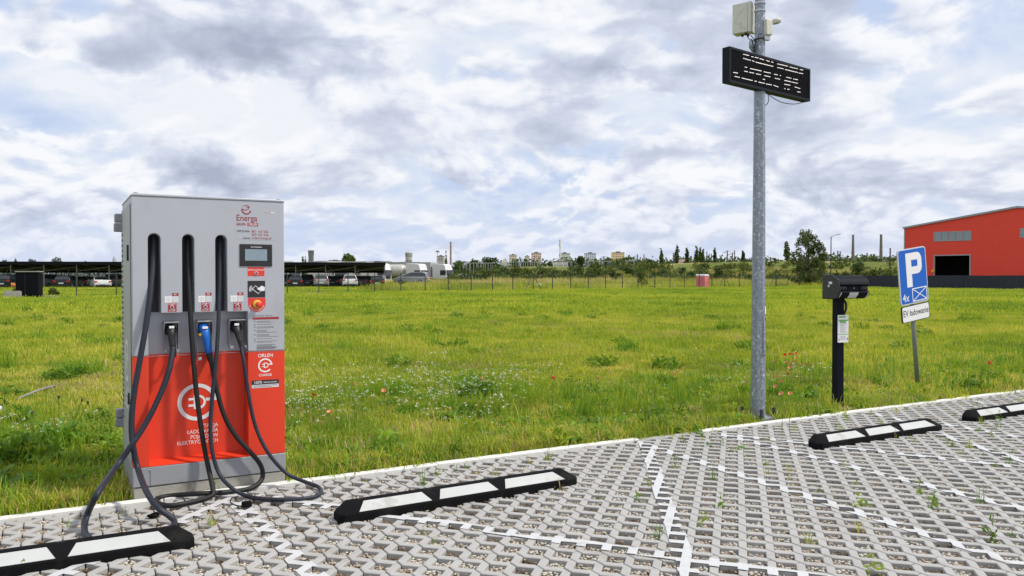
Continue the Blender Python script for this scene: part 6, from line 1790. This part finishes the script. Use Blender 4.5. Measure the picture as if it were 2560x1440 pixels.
for k in range(6):
    b.tube([(-hw - .005, -.42, .25 + k * .15), (-hw - .005, .40, .60 + k * .15)], .018, 5)
b.build('wall_rib', 'pink_plastic', tb)
mat('sack_white', (0.74, 0.74, 0.76), 0.6, var=.06)
sp2 = on(1349, 95); sk = thing('white_sack', 'white sack lying in the grass beyond the fence brace', 'sack', tuple(sp2))
bmq = bmesh.new(); bmesh.ops.create_icosphere(bmq, subdivisions=3, radius=1.0)
for v in bmq.verts:
    n_ = 1 + .18 * math.sin(v.co.x * 4 + 1) * math.sin(v.co.y * 5) + .1 * math.sin(v.co.z * 7 + v.co.x * 3)
    v.co = Vector((v.co.x * .50 * n_ - v.co.z * .18, v.co.y * .35 * n_, max(-.1, v.co.z * .42 * n_) + .15))
me = bpy.data.meshes.new('sack'); bmq.to_mesh(me); bmq.free(); me.materials.append(MATS['sack_white']); me.polygons.foreach_set('use_smooth', [True] * len(me.polygons)); link('sack', me, sk)

# ------------------------------------------------------------------ black sheet fence and red hall, right
mat('sheet_fence', (0.030, 0.036, 0.058), 0.45, metal=.2, var=.08)
sA, sB = on(2060, 101), on(2680, 76)
sd = (sB - sA); LS = sd.length; sa = math.atan2(sd.y, sd.x)
bf = thing('sheet_fence', 'dark blue-grey corrugated sheet fence in front of the red hall', 'fence', (sA.x, sA.y, 0), sa)
PW_ = 1.12; zig = []
for k in range(8):
    x = k * .14; zig += [(x, 0.0), (x + .05, 0.0), (x + .07, .035), (x + .12, .035)]
zig.append((PW_ - .001, 0.0))
b = MB(); n = len(zig); V = [(p[0], p[1], z) for z in (-.05, 1.52) for p in zig]
b.add(V, [(k, k + 1, n + k + 1, n + k) for k in range(n - 1)]); pn = b.build('sheet_panel', 'sheet_fence', bf)
NP = int(LS / PW_)
for k in range(NP):
    c = pn if k == 0 else pn.copy()
    if k: COL.objects.link(c)
    c.location = (k * PW_, rnd.uniform(-.012, .012), rnd.uniform(-.03, .015))
q = MB(); q.box(-.03, .03, .05, .11, 0, 1.5); p0_ = q.build('post', 'sheet_fence', bf)
for k in range(0, NP + 1, 2):
    c = p0_ if k == 0 else p0_.copy()
    if k: COL.objects.link(c)
    c.location = (k * PW_, 0, 0)
b = MB(); b.box(0, NP * PW_, -.05, .10, -.1, .05); b.build('kerb_board', 'concrete', bf)

mat('hall_red', (0.84, 0.070, 0.045), 0.5, var=.04, scale=1.0, spec=.3)
mat('hall_trim', (0.34, 0.36, 0.40), 0.5)
mat('hall_glass', (0.26, 0.31, 0.36), 0.15, var=.10, scale=.6)
mat('hall_inside', (0.006, 0.007, 0.008), 0.9)
h0 = at(2262, 690, 113); h1d = Vector((3.0, -3.35, 0)).normalized()
hang = math.atan2(h1d.y, h1d.x)
HO = Vector((h0.x, h0.y, 0)); HN = Vector((-h1d.y, h1d.x, 0))
hall = thing('red_hall', 'large red sheet metal hall with a low gable, strip windows and an open dark gateway', 'hall', tuple(HO), hang)
def hpx(u, v):
    r = ray(u, v); t = (HO - Vector((0, 0, H))).dot(HN) / r.dot(HN); p = Vector((0, 0, H)) + r * t - HO
    return p.dot(h1d), p.z
eL, eZ = hpx(2263, 571); rX, rZ = hpx(2545, 519.5)
HW = 2 * rX; HD = 45.0
dL, dZ = hpx(2337, 640); dR, _z = hpx(2424, 641)
wL, wT = hpx(2334, 580); wR, wB = hpx(2429, 599)
w2L, w2T = hpx(2550, 571); _q, w2B = hpx(2550, 592)
# gable wall round the gateway, as butted pieces
b = MB(); T2 = .20
def slope(x):
    return eZ + (rZ - eZ) * (1 - abs(x - rX) / rX)
b.prism([(0, 0), (dL, 0), (dL, slope(dL)), (0, slope(0))], 0, T2, 'y')
b.prism([(dL, dZ), (dR, dZ), (dR, slope(dR)), (dL, slope(dL))], 0, T2, 'y')
b.prism([(dR, 0), (HW, 0), (HW, slope(HW)), (rX, slope(rX)), (dR, slope(dR))], 0, T2, 'y')
wl_ = b.build('gable_wall', 'hall_red', hall)
b = MB(); b.box(0, .2, T2 + .001, HD, 0, eZ); b.box(HW - .2, HW, T2 + .001, HD, 0, eZ); b.prism([(0, 0), (HW, 0), (HW, eZ), (rX, rZ), (0, eZ)], HD + .001, HD + .2, 'y'); b.build('side_wall', 'hall_red', hall)
b = MB()
for s_ in ((-.25, rX), (rX, HW + .25)):
    za, zb = (slope(0) - .05 if s_[0] < 0 else rZ), (rZ if s_[0] < 0 else slope(HW) - .05)
    b.prism([(s_[0], za + .002), (s_[1], zb + .002), (s_[1], zb + .24), (s_[0], za + .24)], -.25, HD + .3, 'y')
b.build('roof', 'hall_trim', hall)
b = MB(); b.box(-.14, -.002, -.06, .10, 0, eZ - .05); b.build('corner_trim', 'hall_trim', hall)
b = MB(); b.box(dL - .14, dL, -.05, -.002, 0, dZ + .14); b.box(dR, dR + .14, -.05, -.002, 0, dZ + .14); b.box(dL + .001, dR - .001, -.05, -.002, dZ, dZ + .14); b.build('gate_frame', 'hall_trim', hall)
b = MB(); b.box(.3, HW - .3, 6.0, 6.2, 0, eZ - .3); b.box(.25, HW - .25, .3, 6.0, .005, .02); b.build('inner_wall', 'hall_inside', hall)
def strip_window(xl, xr_, zb_, zt_, nP):
    b = MB(); f = .10
    b.box(xl - f, xr_ + f, -.06, -.003, zt_, zt_ + f); b.box(xl - f, xr_ + f, -.06, -.003, zb_ - f, zb_); b.box(xl - f, xl, -.06, -.003, zb_ + .001, zt_ - .001); b.box(xr_, xr_ + f, -.06, -.003, zb_ + .001, zt_ - .001)
    w = b.build('strip_window', 'hall_trim', hall)
    for k in range(nP):
        x0, x1 = xl + (xr_ - xl) * k / nP, xl + (xr_ - xl) * (k + 1) / nP
        b = MB(); b.box(x0 + .03, x1 - .03, -.03, -.004, zb_, zt_); b.build('pane', 'hall_glass', w)
strip_window(wL + .12, wR - .12, wB, wT - .12, 5)
strip_window(w2L + .1, w2L + (wR - wL), w2B, w2T - .1, 5)
b = MB()
for k in range(1, 42):
    x = HW * k / 42.0
    if x < dL - .2 or x > dR + .2: b.box(x - .006, x + .006, -.006, -.001, .0, min(slope(x) - .3, wB - .3 if (wL - .3 < x < wR + .3) else 99))
b.build('sheet_rib', 'hall_red', hall)
b = MB(); lx_, lz_ = hpx(2333, 678); M = Matrix.Translation((lx_, -.02, lz_)) @ Matrix.Rotation(math.pi / 2, 4, 'X'); b.lathe([(.22, 0), (.22, .12), (.16, .20)], 12, M=M); b.build('gate_lamp', 'yellow_plastic', hall)

# ------------------------------------------------------------------ far structures
mat('far_cream', (0.78, 0.68, 0.50), .8, var=.05); mat('far_pink', (0.80, 0.56, 0.50), .8, var=.05); mat('far_green', (0.66, 0.72, 0.64), .8, var=.05); mat('far_blue', (0.60, 0.70, 0.78), .8, var=.05); mat('far_orange', (0.84, 0.62, 0.32), .8, var=.05)  # apartment wall colours brightened to stand in for distance haze
mat('far_window', (0.26, 0.28, 0.30), .4); mat('far_grey', (0.16, 0.18, 0.18), .8, var=.08); mat('far_stone', (0.42, 0.43, 0.41), .8, var=.08); mat('far_white', (0.66, 0.66, 0.64), .8, var=.05); mat('far_brick', (0.36, 0.26, 0.18), .85, var=.12); mat('old_brick', (0.17, 0.15, 0.12), .9, var=.2); mat('pole_dark', (0.07, 0.065, 0.06), .8); mat('roof_dark', (0.14, 0.13, 0.13), .8)
def box_px(u0, u1, vt, Y, name, label, cat, m, depth=14, rows=0, cols=0, yaw=0.0, group=None, roofm=None, mw='far_window'):
    X0_, X1_ = (u0 - 1280) / F * Y, (u1 - 1280) / F * Y; z1_ = at(u0, vt, Y).z; w = X1_ - X0_
    t = thing(name, label, cat, ((X0_ + X1_) / 2, Y, th((X0_ + X1_) / 2, Y) - .5), yaw, group); hgt = z1_ - t.location.z
    b = MB(); b.box(-w / 2, w / 2, 0, depth, 0, hgt); b.build('wall', m, t)
    b = MB(); b.box(-w * .18, w * .18, depth * .3, depth * .6, hgt + .01, hgt + hgt * .07); b.box(-w / 2 - .1, w / 2 + .1, -.1, depth + .1, hgt + .002, hgt + .5); b.build('roof', roofm or 'roof_dark', t)
    if rows:
        q = MB(); q.box(-w / cols * .28, w / cols * .28, -.06, -.01, -hgt / rows * .26, hgt / rows * .26); w0 = q.build('window', mw, t)
        first = True
        for r_ in range(rows):
            for c_ in range(cols):
                o = w0 if first else w0.copy()
                if not first: COL.objects.link(o)
                first = False; o.location = (-w / 2 + w * (c_ + .5) / cols, 0, hgt * (r_ + .5) / rows)
    return t
box_px(1273, 1292, 638, 900, 'apartment_block', 'cream apartment tower far off, left of the pink one', 'apartment block', 'far_cream', rows=8, cols=4)
box_px(1312, 1324, 641, 950, 'apartment_block', 'small pale yellow block far off just left of the pink tower', 'apartment block', 'far_cream', rows=6, cols=3)
box_px(1329, 1353, 633, 900, 'apartment_block', 'pink apartment tower far off on the skyline', 'apartment block', 'far_pink', rows=10, cols=5)
box_px(1400, 1425, 634, 900, 'apartment_block', 'pale green apartment block by the radio mast', 'apartment block', 'far_green', rows=9, cols=5)
box_px(1463, 1490, 634, 950, 'apartment_block', 'pale blue apartment block right of the radio mast', 'apartment block', 'far_blue', rows=9, cols=5)
box_px(1532, 1561, 632, 850, 'apartment_block', 'yellow-orange apartment block on the skyline', 'apartment block', 'far_orange', rows=9, cols=5)
box_px(1092, 1109, 641, 700, 'far_building', 'pale grey block behind the lorries left of the dark evergreen', 'building', 'far_stone', rows=4, cols=4)
box_px(1700, 1714, 648, 300, 'far_house', 'low pale pink house on the ridge among the poplars', 'house', 'far_pink', depth=8, rows=1, cols=3)
box_px(973, 1050, 657, 520, 'far_building', 'long dark flat building at the foot of the water tower', 'building', 'far_grey', depth=20, rows=2, cols=14)
box_px(770, 822, 655, 560, 'far_building', 'long low pale building on the skyline above the carport', 'building', 'far_stone', depth=16, rows=1, cols=12)
box_px(822, 845, 652, 600, 'far_building', 'pale building with a small lantern on its roof above the carport', 'building', 'far_stone', depth=16, rows=2, cols=6)
box_px(890, 972, 655, 580, 'far_building', 'long low pale building right of the round tree above the carport', 'building', 'far_stone', depth=16, rows=1, cols=16)
# white gabled house
t = box_px(1253, 1268, 657, 330, 'far_house', 'small white house with a steep gable left of the apartment towers', 'house', 'far_white', depth=9, rows=1, cols=2)
b = MB(); b.prism([(-1.5, 4.2), (1.5, 4.2), (0, 6.2)], 0, 9, 'y'); 
for o_ in list(t.children):
    if o_.name.startswith('roof'): bpy.data.objects.remove(o_)
wz = max(v.co.z for v in t.children[0].data.vertices); ww = max(v.co.x for v in t.children[0].data.vertices)
b = MB(); b.prism([(-ww - .3, wz + .002), (ww + .3, wz + .002), (0, wz + 1.7)], -.2, 9.2, 'y'); b.build('roof', 'far_white', t)
box_px(1385, 1420, 655, 360, 'far_building', 'low white sheds below the radio mast', 'building', 'far_white', depth=10, rows=1, cols=6)
# towers
def foot(u, Y):
    p = on(u, Y); return (p.x, p.y, p.z - .3)
def zat(v, Y):
    return at(1280, v, Y).z
Yq = 520; t = thing('grey_tower', 'dark grey square tower with an open frame on top, above the carport', 'tower', foot(778, Yq)); g0_ = t.location.z; hh = zat(638, Yq) - g0_; w = 11 * Yq / F / 2
b = MB(); b.box(-w, w, -w, w, 0, hh); b.build('shaft', 'far_grey', t)
h2 = zat(626, Yq) - g0_
for sx_, sy_ in ((-1, -1), (-1, 1), (1, -1), (1, 1), (0, -1)):
    b = MB(); b.box(sx_ * w * .9 - .25, sx_ * w * .9 + .25, sy_ * w * .9 - .25, sy_ * w * .9 + .25, hh + .01, h2 - .5); b.build('column', 'far_grey', t)
b = MB(); b.box(-w - .2, w + .2, -w - .2, w + .2, h2 - .49, h2); b.build('cap', 'far_grey', t)
b = MB(); b.box(-w * .7, w * .7, -w * .6, w * .6, hh + .01, h2 - .6); b.build('lantern', 'far_stone', t)
Yq = 420; t = thing('water_tower', 'pale water tower with a wide head and a small pointed roof', 'tower', foot(1022, Yq)); g0_ = t.location.z
z = [zat(v, Yq) - g0_ for v in (650, 634, 632, 627)]; s_ = Yq / F
b = MB(); b.lathe([(8.2 * s_, z[0]), (9.0 * s_, z[1])], 12); b.build('head', 'far_stone', t)
b = MB(); b.lathe([(9.8 * s_, z[1] + .01), (9.8 * s_, z[2]), (1.5 * s_, z[3]), (.4 * s_, z[3] + .5)], 12); b.build('roof', 'far_stone', t)
b = MB(); b.lathe([(6.0 * s_, 0), (6.0 * s_, z[0])], 12); b.build('core', 'far_grey', t)
for k in range(12):
    a = k * math.pi / 6 + .2
    b = MB(); b.box(-.3, .3, -.05, .05, 0, 1.6); o = b.build('window', 'far_window', t); o.location = (8.75 * s_ * math.sin(a), -8.75 * s_ * math.cos(a), (z[0] + z[1]) / 2); o.rotation_euler = (0, 0, a)
    b = MB(); b.box(-.22, .22, -.2, .2, 0, z[0]); o = b.build('column', 'far_stone', t); o.location = (7.6 * s_ * math.sin(a + .26), -7.6 * s_ * math.cos(a + .26), 0)
Yq = 900; t = thing('domed_tower', 'hazy domed tower far off left of the charging station', 'tower', foot(287, Yq)); g0_ = t.location.z
z = [zat(v, Yq) - g0_ for v in (655, 650, 644, 639)]; s_ = Yq / F; mat('far_haze', (0.42, 0.45, 0.50), .9, var=.04)  # far_haze: haze of the air painted into the tower's colour
b = MB(); b.box(-5.5 * s_, 5.5 * s_, -5 * s_, 5 * s_, 0, z[0]); b.build('base', 'far_haze', t)
b = MB(); b.lathe([(4.6 * s_, z[0]), (4.6 * s_, z[1]), (4.4 * s_, z[2] - 1), (2.6 * s_, z[2] + 1), (.6 * s_, z[3])], 12); b.build('dome', 'far_haze', t)
for k in range(3):
    b = MB(); b.box(-1.0, 1.0, -5 * s_ - .2, -5 * s_ - .02, z[0] * .70, z[0] * .85); o = b.build('window', 'far_window', t); o.location = ((k - 1) * 3.2 * s_, 0, 0)
def chimney(u, vt, Y, w0, w1, m, label):
    t = thing('chimney', label, 'chimney', foot(u, Y)); hh = zat(vt, Y) - t.location.z; s_ = Y / F / 2
    b = MB(); b.lathe([(w0 * s_, 0), ((w0 + w1) * .5 * s_, hh * .55), (w1 * s_, hh * .97)], 12); b.build('stack', m, t)
    b = MB(); b.lathe([(w1 * s_ * 1.12, hh * .971), (w1 * s_ * 1.12, hh)], 12); b.build('rim', 'far_grey', t)
    for k in range(4):
        f = .35 + k * .17; r_ = (w0 + (w1 - w0) * f) * s_ * 1.02
        b = MB(); b.lathe([(r_, hh * f), (r_, hh * f + .3)], 12); b.build('band', 'far_grey', t)
chimney(1127, 605, 420, 6.0, 4.2, 'far_brick', 'tall slim tan brick chimney right of the dark evergreen')
chimney(2132, 587, 260, 8.4, 4.8, 'old_brick', 'left one of the two dark brick chimneys behind the embankment')
chimney(2202, 586, 260, 8.8, 5.6, 'old_brick', 'right one of the two dark brick chimneys, beside the parking sign')
Yq = 380; t = thing('radio_mast', 'slender lattice radio mast with antenna drums on the skyline', 'mast', foot(1400, Yq)); hh = zat(600, Yq) - t.location.z
b = MB()
for k in range(3):
    a = k * 2.094; b.tube([(.55 * math.cos(a), .55 * math.sin(a), 0), (.25 * math.cos(a), .25 * math.sin(a), hh)], .08, 4)
for k in range(16):
    z0_, z1_ = hh * k / 16, hh * (k + 1) / 16; a = k * 2.094; r_ = .5 - .25 * k / 16; b.tube([(r_ * math.cos(a), r_ * math.sin(a), z0_), (r_ * math.cos(a + 2.094), r_ * math.sin(a + 2.094), z1_)], .05, 3)
b.build('lattice', 'far_stone', t)
for f in (.97, .88, .82, .55, .50):
    b = MB(); b.lathe([(.5, hh * f - .5), (.5, hh * f + .5)], 8); b.build('antenna_drum', 'far_white', t)
b = MB(); b.tube([(0, 0, hh), (0, 0, hh + 1.5)], .06, 4); b.build('tip', 'far_stone', t)
Yq = 330; t = thing('light_mast', 'thin floodlight mast with a cross head behind the lorries', 'mast', foot(1094, Yq)); hh = zat(629, Yq) - t.location.z
b = MB(); b.tube([(0, 0, 0), (0, 0, hh)], .14, 6); b.build('post', 'far_stone', t)
b = MB(); b.box(-.8, .8, -.1, .1, hh - .3, hh + .1); b.box(-.6, .6, -.1, .1, hh + .15, hh + .4); b.build('lamp_head', 'far_grey', t)
# street lamp
Yq = 118; t = thing('street_lamp', 'tall street lamp with an arm reaching right, beside the large loose tree', 'street lamp', foot(2077, Yq)); hh = zat(592, Yq) - t.location.z
b = MB(); b.tube([(0, 0, 0), (0, 0, hh)], [.10, .07], 8); b.build('post', 'pole_dark', t)
b = MB(); b.tube([(0, 0, hh - .05), (.5, 0, hh + .22), (.95, 0, hh + .30)], .035, 6); b.build('arm', 'pole_dark', t)
b = MB(); b.prism([(.9, hh + .24), (1.35, hh + .34), (1.38, hh + .42), (1.2, hh + .46), (.9, hh + .36)], -.14, .14, 'y'); b.build('lamp_head', 'far_stone', t, bevel=.03)
def upole(u, vt, Y, label, arms=1):
    t = thing('utility_pole', label, 'utility pole', foot(u, Y), 0, 'poles along the far railway'); hh = zat(vt, Y) - t.location.z
    b = MB(); b.tube([(0, 0, 0), (0, 0, hh)], .13, 6); b.build('post', 'pole_dark', t)
    if arms:
        b = MB(); b.box(-1.3, 1.3 if arms > 1 else .1, -.06, .06, hh * .80, hh * .83); b.box(-.9, .9, -.06, .06, hh * .92, hh * .94); b.build('cross_arm', 'pole_dark', t)
GU = 'slim dark railway pole on the embankment '
for (u, vt, Y, ar) in ((1510, 640, 215, 1), (1593, 635, 215, 0), (1610, 636, 215, 0), (1683, 632, 210, 0), (1686, 636, 205, 0), (1767, 629, 215, 0), (1773, 634, 225, 0), (1778, 634, 230, 0), (1818, 626, 205, 1), (1831, 631, 210, 1), (1836, 626, 220, 0), (2094, 627, 190, 0), (2100, 628, 195, 0), (2167, 632, 185, 0), (2225, 620, 160, 0)):
    upole(u, vt, Y, GU + nearest(BANK_AT + [(2130, 0, 'by the left dark chimney'), (2200, 0, 'by the right dark chimney')], u), ar)
# substation frames
mat('galv_far', (0.34, 0.36, 0.37), .6, var=.05)
def portal(u0, u1, vt, Y, n, label):
    p = on((u0 + u1) / 2, Y); t = thing('substation_frame', label, 'substation', (p.x, p.y, p.z - .2)); w = (u1 - u0) / F * Y; hh = zat(vt, Y) - t.location.z
    q = MB(); q.box(-.07, .07, -.07, .07, 0, hh * .93); p_ = q.build('post', 'galv_far', t)
    for k in range(n):
        o = p_ if k == 0 else p_.copy()
        if k: COL.objects.link(o)
        o.location = (-w / 2 + w * k / (n - 1), (k % 3) * 3.0, 0)
    b = MB(); b.box(-w / 2, w / 2, -.08, .08, hh * .93 + .01, hh * .93 + .13); b.box(-w / 2, w / 2, 2.94, 3.06, hh * .93 + .01, hh * .93 + .13); b.build('beam', 'galv_far', t)
portal(1158, 1244, 656, 200, 15, 'row of pale steel substation frames before the dark trees, leftmost')
portal(1272, 1350, 654, 215, 14, 'row of pale steel substation frames below the pink tower')
portal(1395, 1432, 654, 215, 8, 'pale steel substation frames left of the large round tree')
portal(1464, 1532, 652, 225, 12, 'pale steel substation frames below the blue and yellow blocks')
portal(1565, 1590, 651, 225, 5, 'small pale steel substation frame right of the yellow block')
# far band of scrub closing the horizon
def horizon_band(u0, u1, Y, h0_, h1_, n, leaf, m, label, seed):
    q = random.Random(seed); L = []
    for k in range(n):
        u = u0 + (u1 - u0) * (k + q.random()) / n; X = (u - 1280) / F * Y; g = th(X, Y); h = q.uniform(h0_, h1_)
        L.append((X, Y + q.uniform(-6, 6), g + h * .42, h * q.uniform(.8, 1.5), h * .55))
    o = link('scrub', clumps(seed, n * 60, L, leaf, m)); tag(o, label, None, None, 'stuff')
horizon_band(1120, 1700, 520, 5, 11, 90, 1.1, 'leaf_dark', 'far woodland closing the skyline behind the substation', 901)
horizon_band(1600, 2500, 330, 2.5, 6, 100, .8, 'leaf_dark', 'far scrub closing the skyline on the ridge', 902)
horizon_band(-100, 1150, 520, 3, 6.5, 150, 1.2, 'leaf_hazed', 'hazy far trees closing the skyline behind the carport', 903)
horizon_band(1130, 2260, 150, 0.5, 1.6, 120, .30, 'leaf_mid', 'low scrub at the foot of the embankment', 904)

convert_text()
